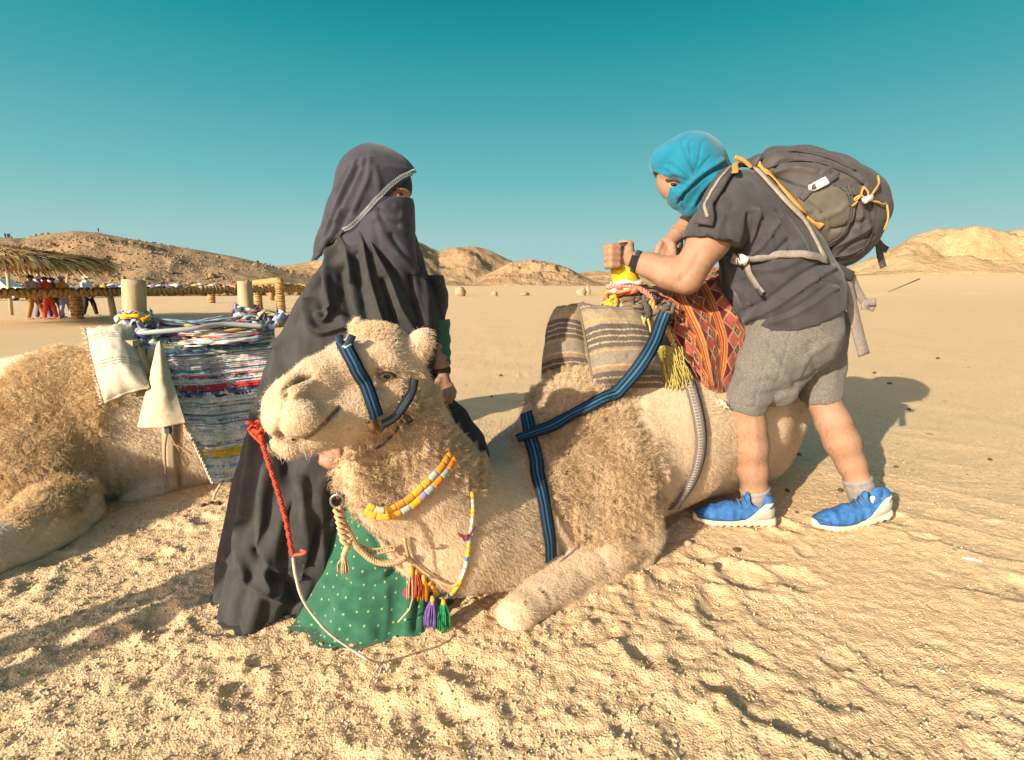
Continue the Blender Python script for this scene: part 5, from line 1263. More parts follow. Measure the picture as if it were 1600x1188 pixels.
    for ox,oy in ((1040,401),(1052,398),(1060,404)):
        c=W(ox,oy,2.17); mb=MB(); mb.tube([c+Vector((math.cos(a)*.013,.004*math.sin(2*a),math.sin(a)*.018)) for a in np.linspace(0,6.283,16)],.0042,7,False); mb.build('metal_clip',st,r)
    # olive rag with fringe hanging beside the peg
    ctrl=[[W(1016,545,1.90),W(1040,540,1.885),W(1062,548,1.90)],[W(1018,580,1.885),W(1038,578,1.87),W(1066,582,1.885)],[W(1022,632,1.87),W(1038,634,1.86),W(1056,628,1.875)]]
    G=patch(ctrl,36,46); rr=np.random.default_rng(3); col=np.tile((.33,.27,.075),(36*46,1))*(1+.18*rr.standard_normal((36*46,1)))
    sheet('olive_rag',G,M_WOVEN,r,np.clip(col,.02,1),.004,.010,8,[([(1026,545),(1030,585),(1030,625)],4,.012),([(1040,545),(1042,590),(1048,628)],4,-.012),([(1052,550),(1056,590),(1052,622)],4,.010)])
    mb=MB()
    for k in range(28):
        a=W(1050+rr.uniform(-16,16),555+rr.uniform(-15,20),1.865); b=a+Vector((rr.uniform(-.01,.05),-.004,-rr.uniform(.06,.16))); mb.tube(spline([a,(a+b)/2+Vector((rr.uniform(-.012,.016),-.008,0)),b],4),.0022,4)
    mb.build('olive_fringe',cloth('olive_thread',(.40,.33,.09),None,60),r)['kind']='stuff'
    return r
build_saddle()
STR=[(0,(.145,.120,.098)),(.05,(.42,.32,.18)),(.065,(.20,.165,.13)),(.10,(.33,.27,.18)),(.24,(.46,.31,.12)),(.26,(.35,.28,.19)),(.31,(.115,.095,.085)),(.37,(.46,.37,.24)),(.385,(.125,.105,.09)),(.44,(.46,.37,.24)),(.455,(.125,.105,.09)),(.51,(.46,.37,.24)),(.525,(.125,.105,.09)),(.575,(.30,.245,.17)),(.60,(.45,.30,.13)),(.615,(.27,.235,.19)),(.76,(.45,.36,.23)),(.78,(.42,.22,.10)),(.795,(.28,.23,.17)),(.83,(.12,.10,.088)),(.885,(.45,.36,.23)),(.90,(.13,.105,.09)),(.95,(.42,.34,.22)),(.965,(.14,.115,.098))]
STR=[(a,tuple(np.array(c)*(.72,.70,.66))) for a,c in STR]
STRDK=[(a,np.array(c)) for a,c in STR]
def wcol(bands,seed,wob=.01,var=.12):
    def f(u,v):
        r_=np.random.default_rng(seed); vv=np.clip(v+wob*np.sin(u*3.1+seed)+.003*r_.standard_normal(len(v)),0,1); return np.clip(stripes(vv,bands)*(1+var*r_.standard_normal((len(v),1))),.01,1)
    return f
o=pillow('cushion',W(904,474,1.94),W(1002,480,1.98),W(1040,605,1.86),W(928,612,1.80),.085,M_WOVEN,wcol(STR,3),90,130,.05,3); tag(o,'front striped brown and cream cushion under the blue strap of the cream camel','cushion','striped cushions on the cream camel')
o=pillow('cushion',W(872,480,2.12),W(912,472,2.02),W(922,585,1.93),W(846,592,2.02),.080,M_WOVEN,wcol(STR[::-1] if False else [(a,c) for a,c in STR],5,.02),80,120,.05,5); tag(o,'rear striped brown and cream cushion, half hidden behind the other one','cushion','striped cushions on the cream camel')
ALL=[CB]
def strap_line(line, off, Yfix=None, n=10):
    P=[];Nn=[]
    for k,(x,y) in enumerate(smooth_line(line,n)):
        h_=hit(BODYB,x,y,off); Yf=None
        if Yfix is not None: Yf=np.interp(y,[a for a,b in Yfix],[b for a,b in Yfix])
        if h_ is None or (Yf is not None and h_[0].y>Yf): p,nn=W(x,y,Yf if Yf is not None else 1.9),Vector((0,-1,.25))
        else: p,nn=h_
        P.append(np.array(p));Nn.append(np.array(nn))
    P=np.array(P);Nn=np.array(Nn)
    for _ in range(8): P[1:-1]=.25*P[:-2]+.5*P[1:-1]+.25*P[2:]; Nn[1:-1]=.25*Nn[:-2]+.5*Nn[1:-1]+.25*Nn[2:]
    return P,Nn
def build_girths():
    r=thing('breast_strap','blue striped breast strap across the cream camel shoulder and chest','strap',W(830,760,1.6))
    P,N_=strap_line([(1040,488),(1033,505),(1022,535),(1000,572),(965,612),(920,645),(870,672),(812,698)],.030,[(500,1.86),(560,1.74),(590,1.74),(640,1.80),(700,2.2)]); strap(P,N_,.048,r,'upper_strap',BLUE_LANES,.005)
    P,N_=strap_line([(826,655),(830,690),(836,735),(843,790),(850,835),(852,868)],.023); strap(P,N_,.045,r,'chest_strap',BLUE_LANES,.005)
    r=thing('girth_strap','grey ribbed girth strap round the cream camel belly','strap',W(1080,700,2.0))
    P,N_=strap_line([(1062,560),(1074,600),(1086,645),(1091,690),(1084,730),(1068,765),(1050,790)],.014); g=[(.12,.10,.09),(.25,.215,.19),(.20,.17,.15),(.27,.235,.21),(.20,.17,.15),(.25,.215,.19),(.12,.10,.09)]; strap(P,N_,.052,r,'girth_webbing',g,.005)
    mb=MB(); 
    for i in range(4,len(P)-2): 
        T=Vector(P[i+1]-P[i-1]).normalized(); B=T.cross(Vector(N_[i])).normalized(); c=Vector(P[i])+Vector(N_[i])*.0065; mb.tube([c-B*.016,c+B*.016],.0022,5)
    mb.build('girth_ribs',plain('girth_rib',(.31,.27,.24),.9),r)['kind']='stuff'
build_girths()
def kilim_col(u,v):
    """u across the rug (0..1), v along it; bands with triangles and diamonds"""
    red=np.array((.30,.045,.035)); rose=np.array((.42,.135,.095)); org=np.array((.55,.22,.05)); yel=np.array((.58,.36,.07)); dk=np.array((.06,.05,.03)); cr=np.array((.55,.42,.24)); mar=np.array((.20,.03,.03))
    c=np.tile(rose,(len(u),1)); k=u*3.2+.2; b=np.floor(k).astype(int); f=k-b
    st=(f<.26); cols=[org,red,yel,mar,rose*1.05,yel,red,org,cr,mar]; j=np.floor(f/.26*9).astype(int)
    for q_ in range(10): c[st&(j==q_)]=cols[q_]
    m=(f>=.26); g=(f-.26)/.74; w=v*10.5; s=w-np.floor(w)
    c[m]=np.where((b%2==0)[:,None],rose,red*1.1+.02)[m]
    tri=m&(g<.36)&(np.abs(s-.5)*2<(1-g/.36)); c[tri]=mar*.7
    tri2=m&(g>.80)&(np.abs(((w+.5)%1)-.5)*2<((g-.80)/.2)); c[tri2]=dk*1.6
    dd=np.abs(s-.5)/.42+np.abs(g-.58)/.20; c[m&(dd<1)]=cr; c[m&(dd<.68)]=dk; c[m&(dd<.25)]=cr*.7
    tw=np.abs(s-.5)*2; c[m&(np.abs(g-.40*(1-tw)-.02)<.035)]=cr; c[m&(np.abs(g-.98+.24*np.abs(((w+.5)%1)-.5)*2*0-.0+.24*(1-np.abs(((w+.5)%1)-.5)*2))<.03)]=yel; c[np.abs(f-.26)<.02]=cr*.9
    return c
def build_kilim():
    ctrl=[[W(1010,455,2.6),W(1052,450,2.62),W(1090,440,2.62),W(1135,435,2.62)],
          [W(1006,450,2.2),W(1052,441,2.24),W(1092,424,2.28),W(1150,415,2.32)],
          [W(1024,475,2.06),W(1070,468,2.06),W(1114,458,2.09),W(1168,468,2.14)],
          [W(1064,545,1.955),W(1100,535,1.95),W(1138,528,1.985),W(1180,530,2.05)],
          [W(1102,616,1.925),W(1116,620,1.925),W(1132,614,1.95),W(1155,600,2.0)]]
    nu,nv=170,230; G=patch(ctrl,nu,nv); v,u=np.meshgrid(np.linspace(0,1,nv),np.linspace(0,1,nu),indexing='ij'); rr=np.random.default_rng(8)
    col=kilim_col(u.ravel(),v.ravel()); col=np.clip(col*(.60,.46,.42)*(1+.14*rr.standard_normal((len(col),1))),.01,1)
    r=sheet('kilim_rug',G,M_WOVEN,None,col,.010,.010,4,[([(1060,450),(1095,520),(1112,600)],6,.012),([(1085,450),(1120,520),(1130,590)],6,-.010),([(1030,470),(1075,540),(1105,605)],6,.008),([(1110,440),(1150,500)],6,.012),([(1125,440),(1165,500)],6,-.010)])
    tag(r,'red and orange kilim rug with diamonds and triangles over the cream camel saddle','rug')
    for k in range(3):
        mb=MB(); c=W(1112+k*7,626+k*3-2,1.915)
        for i in range(16):
            e=c+Vector((rr.uniform(-.03,.03),rr.uniform(-.02,.01),-rr.uniform(.0,.045))); mb.tube(spline([c+Vector((rr.uniform(-.01,.01),0,.01)),(c+e)/2+Vector((rr.uniform(-.012,.012),-.008,.004)),e],3),.0038,5)
        mb.build('wool_tuft',cloth('white_tuft'+str(k),(.62,.52,.38),None,60),r)
build_kilim()

# ------------------------------------------------------------------ rucksack
M_PACK = cloth('pack_nylon',(.058,.053,.052),(.042,.038,.038),22,.7,.3,.003,.05,.3,700); M_PACK2 = cloth('pack_nylon_olive',(.095,.083,.066),(.065,.058,.048),16,.75,.3,.003,.05,.3,700)
M_GREYWEB = cloth('grey_webbing',(.22,.19,.17),(.17,.15,.135),90,.8,.4,.002); M_PIPE = cloth('pale_piping',(.27,.245,.19),(.20,.18,.145),60,.8); M_YELLOW = cloth('yellow_webbing',(.46,.24,.06),(.36,.18,.04),90,.8); M_CORD = plain('amber_cord',(.50,.22,.045),.7)
M_PIPE2 = plain('dark_piping',(.035,.032,.030),.7); M_BUCK = plain('grey_buckle',(.50,.48,.46),.4)
def build_pack():
    r=thing('backpack','large charcoal hiking backpack with yellow strap and grey buckles on the leaning person','backpack',W(1290,330,2.15))
    s=SDF((.72,1.78,.86),(1.72,2.52,1.62),.0056)
    for dy in (-.09,0,.09):
        pc(s,[(1215,268,2.15+dy,31),(1262,296,2.15+dy,50),(1294,322,2.15+dy,62),(1312,352,2.15+dy,57),(1314,388,2.15+dy,26)],.05)
    pc(s,[(1208,250,2.15,18),(1255,252,2.15,19),(1310,272,2.15,24)],.04); pb(s,1336,318,2.15,36,.05,(.9,1.6,1.1)); pb(s,1270,330,2.02,44,.05,(1.1,.9,1))
    s.displace(lambda x,y,z:-.006*fbm(x*8,y*8,z*8,3,81)-.003*fbm(x*21,y*21,z*21,2,82),.03)
    V,Q=s.nets(); V=relax(V,Q,1); N=normals(V,Q)
    V=folds(V,N,[(l_,w_,h_*1.5) for l_,w_,h_ in [([(1210,262),(1222,252),(1250,250),(1268,254)],2.2,-.010),([(1212,268),(1240,262),(1275,268)],5,.006),([(1300,270),(1330,285),(1352,288)],2.2,-.009),([(1212,280),(1245,292),(1270,296)],3,-.006),([(1222,300),(1250,318),(1265,330)],3,.006),([(1230,312),(1255,335),(1275,350)],2.5,-.006),([(1240,330),(1262,355),(1280,372)],2.5,.005),
        ([(1298,360),(1330,352),(1352,345)],4,-.008),([(1300,385),(1330,372),(1360,355)],4,.007),([(1330,300),(1345,330),(1340,360)],4,.006),([(1355,310),(1365,340),(1358,380)],4,-.006),([(1290,402),(1320,400),(1345,392)],4,.005),([(1285,270),(1300,262),(1330,266)],3,.005),([(1325,292),(1333,330),(1318,365),(1290,386)],2.5,.008),([(1330,296),(1339,332),(1323,370),(1292,391)],2.2,-.008),([(1250,240),(1300,252),(1345,280)],2,-.005),([(1285,340),(1310,330),(1322,318)],4,.004),([(1262,318),(1285,335),(1300,358)],3,-.004),([(1345,290),(1362,300),(1374,316)],3,.005),([(1310,400),(1335,380),(1365,370)],2.5,-.006)]])
    body=mesh_obj('pack_body',V,Q,M_PACK,r); B=[bvh_of(V,Q)]
    # olive side pocket: the skin of the pack inside the curved seam, lifted a little
    px,py=project(V); k=inside(px,py,[(1236,318),(1262,300),(1296,288),(1322,294),(1330,332),(1314,368),(1286,384),(1262,360)],1)>.5
    fr=(normals(V,Q)*(np.array((0,0,H))-V)).sum(1)>0; fk=(k&fr)[Q].all(1); ids=np.unique(Q[fk]); mp=np.full(len(V),-1); mp[ids]=np.arange(len(ids)); mesh_obj('side_pocket',(V+normals(V,Q)*.005)[ids],mp[Q[fk]],M_PACK2,r)
    def web(line,w,mat,name,off=.006,th=.004,parent=None,bv=None):
        P,Nn=drape(bv or B,line,off,8); return ribbon(P,w,th,Nn).build(name,mat,parent or r)
    def seam(line,rad=.0032,off=.004,mat=None):
        P,_=drape(B,line,off,8); mb=MB(); mb.tube(P,rad,6); mb.build('seam_piping',mat or M_PIPE2,r)
    seam([(1200,264),(1216,256),(1242,250),(1276,254),(1316,268),(1348,288)]); seam([(1322,292),(1332,330),(1318,366),(1288,388)],.004); seam([(1352,298),(1366,326),(1362,366),(1346,392)]); seam([(1232,238),(1262,240),(1300,250),(1336,268)],.003); seam([(1296,402),(1326,398),(1352,384)])
    seam([(1296,286),(1320,300),(1338,306),(1352,304)],.0026,.004,M_BAND); seam([(1246,322),(1262,350),(1284,380)],.0028)
    tb=[B[0]]; sh=bpy.data.objects['tshirt']; TB=bvh_of(np.array([v.co for v in sh.data.vertices]),np.array([p.vertices[:] for p in sh.data.polygons])); BT=[B[0],TB]
    web([(1186,246),(1190,262),(1206,282),(1226,304),(1250,330),(1268,342),(1284,353)],.026,M_YELLOW,'yellow_strap',.009,.004,bv=BT)
    web([(1176,264),(1200,290),(1230,322),(1252,345),(1268,372),(1286,408)],.024,M_PIPE,'back_panel_edge',.010,.005,bv=BT)
    web([(1253,312),(1262,302),(1270,297)],.026,M_PACK,'compression_strap',.010,.004); web([(1288,288),(1298,280),(1308,274)],.028,M_PACK,'compression_strap',.010,.004)
    P,Nn=drape(B,[(1266,298),(1280,291),(1290,286)],.014,4); o=ribbon(P,.030,.012,Nn).build('buckle',M_BUCK,r); P2,N2=drape(B,[(1269,298),(1276,294)],.026,4); ribbon(P2,.018,.002,N2).build('buckle_slot',M_BAND,o)
    # shoulder strap
    web([(1100,352),(1108,325),(1122,298),(1142,272),(1165,258),(1190,256)],.060,M_PACK,'shoulder_strap',.012,.012,bv=BT); web([(1103,345),(1110,320),(1124,294),(1146,270)],.011,M_PIPE,'strap_piping',.026,.003,bv=BT)
    web([(1148,246),(1160,250),(1174,262)],.014,M_YELLOW,'haul_loop',.016,.004,bv=BT); web([(1148,282),(1150,272),(1152,265)],.022,M_YELLOW,'strap_tab',.027,.003,bv=BT)
    # waist strap with buckle and tail
    P,Nn=drape([TB],[(1160,404),(1190,402),(1225,398),(1262,399),(1290,408)],.009,8); ribbon(P,.026,.004,Nn).build('waist_strap',M_GREYWEB,r)
    P,Nn=drape([TB],[(1150,404),(1158,404),(1168,405)],.012,4); o=ribbon(P,.040,.010,Nn).build('buckle',M_BUCK,r)
    for dx in (-4,0,4):
        P,Nn=drape([TB],[(1158+dx,398),(1158+dx,404),(1158+dx,410)],.023,3); 
        if len(P)>2: ribbon(P,.006,.002,Nn).build('buckle_slot',M_BAND,o)
    P,Nn=drape([TB],[(1166,408),(1175,428),(1187,446),(1194,456)],.014,6); ribbon(P,.022,.004,Nn).build('strap_tail',M_GREYWEB,r)
    P,Nn=drape([TB],[(1186,447),(1194,459)],.016,6); 
    if len(P)>2: ribbon(P,.016,.004,Nn).build('strap_tip',M_BAND,r)
    # hip belt tails hanging behind
    def free(pts,w,name,mat,nrm=(0,-1,.1)): P=spline([W(*p) for p in pts],8); return ribbon(P,w,.004,np.tile(nrm,(len(P),1))).build(name,mat,r)
    free([(1296,412,1.97),(1316,424,1.99),(1332,432,2.02)],.040,'hip_belt',M_PACK); 
    free([(1320,430,2.02),(1328,465,2.03),(1338,510,2.03),(1350,555,2.03)],.046,'hip_belt_tail',M_GREYWEB); free([(1330,432,2.05),(1340,455,2.06),(1352,474,2.06),(1366,482,2.06)],.030,'hip_belt_tail',M_GREYWEB,(-.4,-1,.3)); free([(1351,484,2.05),(1352,474,2.05),(1368,472,2.05)],.028,'strap_end',M_GREYWEB)
    free([(1372,380,2.1),(1375,400,2.1),(1380,418,2.1)],.026,'bottom_strap',M_PACK); free([(1371,378,2.1),(1378,386,2.1),(1386,391,2.1)],.026,'bottom_strap',M_PACK); free([(1366,352,2.03),(1369,360,2.03),(1371,366,2.04)],.022,'lower_buckle',M_BUCK)
    # bungee cord and toggle
    def cord(line,name,off=.012,rad=.0042):
        P,Nn=drape(B,line,off,8); mb=MB(); mb.tube(P,rad*.8,7); mb.build(name,M_CORD,r)
    cord([(1366,278),(1367,290),(1360,302),(1352,310)],'bungee_cord'); cord([(1340,312),(1344,300),(1348,292),(1352,302),(1350,310)],'bungee_cord'); cord([(1350,312),(1340,308),(1336,314),(1334,322)],'bungee_cord'); cord([(1352,312),(1365,316),(1380,320)],'bungee_cord'); cord([(1380,322),(1382,340),(1376,358)],'bungee_cord')
    P,Nn=drape(B,[(1343,316),(1350,312),(1356,307)],.016,4); ribbon(P,.022,.012,Nn).build('cord_toggle',M_BUCK,r)
build_pack()

# ------------------------------------------------------------------ the second kneeling camel at the left and its load
def build_left_camel():
    global HEADP, WOOLP
    s=SDF((-3.3,1.35,-.03),(-.95,3.5,1.1),.0085)
    pc(s,[(400,650,2.76,80),(330,665,2.62,104),(210,668,2.48,116),(95,672,2.36,120),(0,690,2.27,120),(-90,700,2.20,108)],.06)
    pb(s,235,620,2.60,100,.08); pb(s,110,625,2.42,72,.06)
    pb(s,60,745,2.10,95,.08); pb(s,40,800,1.98,70,.06)
    pc(s,[(100,800,1.92,48),(55,832,1.76,42),(-40,868,1.57,38)],.04); pc(s,[(104,835,1.84,28),(30,866,1.66,24),(-50,895,1.5,20)],.02)
    pc(s,[(300,735,2.42,34),(240,765,2.26,26),(200,785,2.17,14)],.05)
    pc(s,[(-90,700,2.20,95),(-190,660,2.55,70),(-260,560,2.8,55)],.06)
    lw=[(-200,640),(0,606),(40,572),(90,552),(150,548),(170,590),(160,690),(140,765),(100,800),(40,812),(-60,800),(-200,780)]
    def mask(px,py): return sstep(.05,.95,inside(px,py,lw,26)+.25*vnoise(px/15,py/15))
    def fn(x,y,z):
        px,py=project(np.stack([x,y,z],1)); w=mask(px,py); return -.008*fbm(x*7,y*7,z*7,3,4)-w*(.014*fbm(x*11,y*11,z*11,3,5)+.006*np.abs(fbm(x*30,y*30,z*30,2,6)))
    s.displace(fn,.05); s.F=np.maximum(s.F,(-.012-np.ix_(*s.ax)[2]).astype(np.float32))
    V,Q=s.nets(); V=relax(V,Q,1); N=normals(V,Q)
    V=folds(V,N,[([(150,700),(165,740),(160,790)],5,-.010),([(180,720),(185,760),(180,780)],4,-.008),([(205,720),(210,760)],4,-.007),([(228,725),(230,755)],4,-.006),([(140,800),(200,760),(280,745)],6,-.010),([(110,800),(130,820),(128,840)],6,-.010),([(165,620),(155,700),(140,790)],10,.008)])
    N=normals(V,Q); px,py=project(V); w=mask(px,py)*(V[:,2]>.03)
    r=mesh_obj('camel',V,Q,coat_mat('pale_coat',(.70,.56,.40),(.62,.47,.32),(.46,.32,.19)),attrs={'wool':w.astype(np.float32),'dark':np.zeros(len(V),np.float32)}); tag(r,'kneeling camel at the left edge with shaggy shoulder, carrying a white cushion and rag rug','camel')
    P,i=scatter(V,Q,120000,w*(np.abs(px)<9999)*(px>-60),3); n=N[Q[i]].mean(1); k=(n*(np.array((0,0,H))-P)).sum(1)>-.1; P,n=P[k],n[k]; g=58.; cl=np.round(P*g)/g; cl=cl+.35/g*np.stack([vnoise(cl[:,0]*91,cl[:,1]*91,cl[:,2]*91,q) for q in (1,2,3)],1)+n*.015
    rg=np.random.default_rng(4); p1,p2=project(P); L=(.017+.020*rg.random(len(P)))*np.clip(.35+.8*mask(p1,p2),0,1); tone=np.clip(.60+.2*rg.standard_normal(len(P))+.35*fbm(P[:,0]*12,P[:,1]*12,P[:,2]*12,3,8),0,1)
    d=n*.7+np.array((.1,-.1,-.5))+rg.normal(0,.42,P.shape); hair('wool',P,d,L*(.6+.5*rg.random(len(P))),.00085,hair_mat('pale_wool',[(0,(.36,.22,.10)),(.35,(.58,.40,.21)),(.7,(.76,.56,.32)),(1,(.82,.66,.42))]),r,5,.30,1.0,.25,seed=5,clump=cl,tint=tone)['kind']='stuff'
    P,i=scatter(V,Q,60000,np.clip(1-w*1.6,.02,1)*(V[:,2]>.03)*(px>-30),9); n=N[Q[i]].mean(1); k=(n*(np.array((0,0,H))-P)).sum(1)>-.1; P,n=P[k],n[k]; d=n*.5+np.array((.35,.2,-.6))+rg.normal(0,.2,P.shape)
    hair('short_hair',P,d,.008+.007*rg.random(len(P)),.0007,hair_mat('pale_short_hair',[(0,(.58,.45,.30)),(1,(.80,.66,.48))]),r,3,.1,.5,.1,seed=7,tint=np.clip(.55+.25*rg.standard_normal(len(P)),0,1))['kind']='stuff'
    return V,Q
LV,LQ=build_left_camel(); LB_=bvh_of(LV,LQ)
CRM=[(0,(.60,.53,.41)),(.25,(.22,.20,.17)),(.262,(.60,.53,.41)),(.285,(.22,.20,.17)),(.297,(.60,.53,.41)),(.32,(.25,.22,.19)),(.332,(.60,.53,.41)),(.63,(.22,.20,.17)),(.642,(.60,.53,.41)),(.665,(.22,.20,.17)),(.677,(.60,.53,.41)),(.70,(.25,.22,.19)),(.712,(.60,.53,.41))]
CRM=[(a,np.array(c)*.78) for a,c in CRM]
o=pillow('cushion',W(136,514,2.34),W(210,506,2.36),W(232,606,2.12),(W(164,630,2.10)),.085,M_WOVEN,wcol(CRM,2,.008,.06),80,100,.06,9); tag(o,'cream cushion with thin grey lines on the left camel','cushion')
mb=MB(); rr=np.random.default_rng(6)
for k in range(60):
    t=rr.random(); p=W(136+28*t,514+114*t,2.33-.22*t); e=p+Vector((-rr.uniform(.006,.022),-.01,rr.uniform(-.012,.012))); mb.tube([p,e],.002,4)
mb.build('fringe',cloth('cream_thread',(.52,.46,.35),None,60),o)['kind']='stuff'
RAGP=[(.36,.40,.44),(.52,.50,.46),(.06,.08,.16),(.10,.30,.38),(.58,.55,.50),(.60,.34,.03),(.42,.05,.05),(.16,.17,.22),(.30,.36,.42),(.08,.10,.20)]
def build_left_saddle():
    r=thing('camel_saddle','saddle with two bare wooden posts wrapped in coloured rags on the left camel','saddle',W(300,520,2.5))
    def post(pts,rads,nm):
        mb=MB(); P=spline(pts,6); mb.tube(P,np.interp(np.linspace(0,1,len(P)),np.linspace(0,1,len(pts)),rads),20); return mb.build(nm,M_WOOD2,r)
    m=MP(210,470,2.42); post([W(215,540,2.42),W(211,490,2.42),W(209,438,2.42)],[15*m,15.5*m,16*m],'post'); m2=MP(385,470,2.75); post([W(388,520,2.75),W(384,470,2.75),W(382,440,2.75)],[12*m2,11*m2,10.5*m2],'post')
    rag_bundle(None,W(213,503,2.42),.060,34,RAGP,21,r,rad=(.005,.011),sq=(1,1,.8),tight=1); rag_bundle(None,W(226,524,2.37),.060,26,RAGP,22,r,rad=(.005,.011),tight=.5); rag_bundle(None,W(386,494,2.75),.060,34,RAGP,23,r,rad=(.006,.012),sq=(1,1,.8),tight=1); rag_bundle(None,W(398,512,2.68),.072,28,RAGP,24,r,rad=(.006,.012),tight=.5); rag_bundle(None,W(215,496,2.36),.05,3,[(.66,.36,.02),(.62,.30,.02)],25,r,rad=(.006,.01),sq=(1.2,1,.4)); rag_bundle(None,W(425,500,2.7),.06,7,[(.35,.27,.05),(.30,.32,.60),(.45,.48,.70)],26,r,rad=(.012,.022)); rag_bundle(None,W(375,535,2.6),.055,5,[(.66,.40,.02),(.58,.52,.45)],27,r,rad=(.010,.016),sq=(1.4,.8,.5))
    rag_bundle(None,W(240,545,2.33),.04,8,[(.40,.46,.48),(.50,.5,.48),(.2,.3,.36)],28,r,rad=(.008,.014))
    mb=MB(); P=spline([W(196,524,2.33),W(230,520,2.32),W(300,514,2.38),(W(350,507,2.48)),W(412,510,2.56)],10); mb.tube(P,.012,10); mb.build('plastic_pipe',plain('grey_pipe',(.33,.36,.34),.35),r)
    mb=MB(); mb.box(W(199,536,2.24),(.075,.04,.026),Matrix.Rotation(.05,3,'Y')); mb.build('wooden_block',M_WOOD2,r,False)
    mb=MB(); a,b=W(217,545,2.26),W(228,582,2.20); mb.tube([a,b],[.020,.018],4); mb.build('wooden_slat',M_WOOD2,r,False); mb=MB(); a,b=W(238,548,2.3),W(232,600,2.24); mb.tube([a,b],[.030,.028],4); mb.build('wooden_slat',M_WOOD2,r,False)
    # rags rolled along the top between the posts
    for k in range(42):
        y=499+k*.9; mb=MB(); x0=205+rr.uniform(0,70); x1=min(x0+rr.uniform(110,190),410); c=np.array(RAGP[int(rr.choice([0,1,2,3,4,5,6,7,8,9],p=[.22,.2,.12,.08,.14,.03,.02,.05,.12,.02]))])
        mb.tube(spline([W(x0,y-4+rr.uniform(-3,3),2.40+.12*(x0-200)/200+.003*k),W((x0+x1)/2,y+3+rr.uniform(-3,3),2.5-.003*k),W(x1,y-3+rr.uniform(-4,4),2.66-.004*k)],8),(.005+.006*rr.random())*(1+.35*np.sin(np.arange(17)*1.7+k)),7,flat=.7); Vr=np.concatenate(mb.v); c2=np.array(RAGP[int(rr.integers(10))]); w_=(fbm(Vr[:,0]*26+k,Vr[:,1]*26,Vr[:,2]*60,2,k)>.12)[:,None]; mb.build('rag_roll',M_WOVEN,r,attrs={'Col':np.where(w_,c2,c)*(.8+.4*np.random.default_rng(k).random((len(Vr),1)))})
    return r
M_WOOD2=(lambda t: t.out(t.ramp(t.noise(1,5,.6,src=t.mapped((50,50,9))),[(.3,(.36,.26,.15)),(.6,(.46,.35,.21)),(.8,(.52,.41,.27))]),.8,t.noise(1,4,src=t.mapped((160,160,14))),.3,.002,.2))(NT('pale_wood'))
build_left_saddle()
def rag_rug():
    ctrl=[[W(228,512,2.62),W(290,510,2.74),W(350,506,2.86),W(430,500,2.98)],
          [W(247,535,2.33),W(300,534,2.44),W(350,528,2.54),W(428,522,2.66)],
          [W(262,580,2.26),W(312,578,2.36),W(360,574,2.46),W(438,566,2.58)],
          [W(292,660,2.19),W(336,662,2.28),W(376,656,2.38),W(430,650,2.50)],
          [W(335,755,2.17),W(362,752,2.24),W(390,746,2.32),W(432,738,2.44)]]
    nu,nv=130,260; G=patch(ctrl,nu,nv); v,u=np.meshgrid(np.arange(nv),np.arange(nu),indexing='ij'); r_=np.random.default_rng(12); col=np.zeros((nv,nu,3)); pal=np.array([(.58,.54,.47),(.50,.47,.43),(.05,.06,.12),(.10,.11,.20),(.045,.04,.045),(.40,.42,.45),(.10,.24,.33),(.42,.05,.05),(.60,.36,.04),(.45,.25,.30),(.20,.28,.40)]); pw=np.array([.36,.27,.09,.07,.05,.08,.03,.002,.002,.012,.015])
    i=0
    while i<nv:
        t_=int(r_.integers(1,4)); c=r_.choice(len(pal),p=pw/pw.sum()); c2=r_.choice(len(pal),p=pw/pw.sum()); a=vnoise(np.arange(nu)/9.+i*7.1,np.full(nu,i*.37))+.25*r_.standard_normal(nu)
        col[i:i+t_]=np.where((a>.15)[:,None],pal[c2],pal[c])[None]; i+=t_
    for y0,y1,c in ((0,46,None),(151,158,(.45,.04,.04)),(139,142,(.42,.08,.10)),(224,232,(.60,.34,.03)),(70,77,(.60,.38,.05)),(94,98,(.08,.30,.40))):
        if c is not None: a=vnoise(np.arange(nu)/14.+y0,np.full(nu,y0*1.)); col[y0:y1]=np.where((a[None,:]+.5*r_.standard_normal((y1-y0,nu))>-.75)[...,None],np.array(c),col[y0:y1])
    col=np.clip(col*1.2*(1+.18*r_.standard_normal((nv,nu,1))),.01,.85).reshape(-1,3)
    Gn=G.copy(); Gn[...,1]-=(.006*np.sin(np.arange(nv)*1.9)+.004*np.sin(np.arange(nv)*.7))[:,None]
    o=sheet('rag_rug',Gn,M_WOVEN,None,col,.012,.014,15,[([(270,560),(300,620),(330,700)],8,.010),([(330,560),(350,640),(365,720)],9,-.008)]); tag(o,'striped rag rug of white, navy and red strips hanging over the left camel','rug')
    mb=MB(); P=[Vector(G[i,0])+Vector((-.004,-.006,0)) for i in range(45,nv,2)]; twisted(mb,P,.007,30,2); mb.build('edge_cord',cloth('white_edge',(.55,.50,.42),None,60),o)
    for x0,y0,x1,y1 in ((345,756,332,785),(372,752,378,782)):
        mb=MB(); mb.tube(spline([W(x0,y0,2.16),W((x0+x1)/2-2,(y0+y1)/2,2.15),W(x1,y1,2.15)],5),.006,6); mb.build('tie_cord',cloth('tie'+str(x0),(.45,.38,.27),None,60),o)
rag_rug()
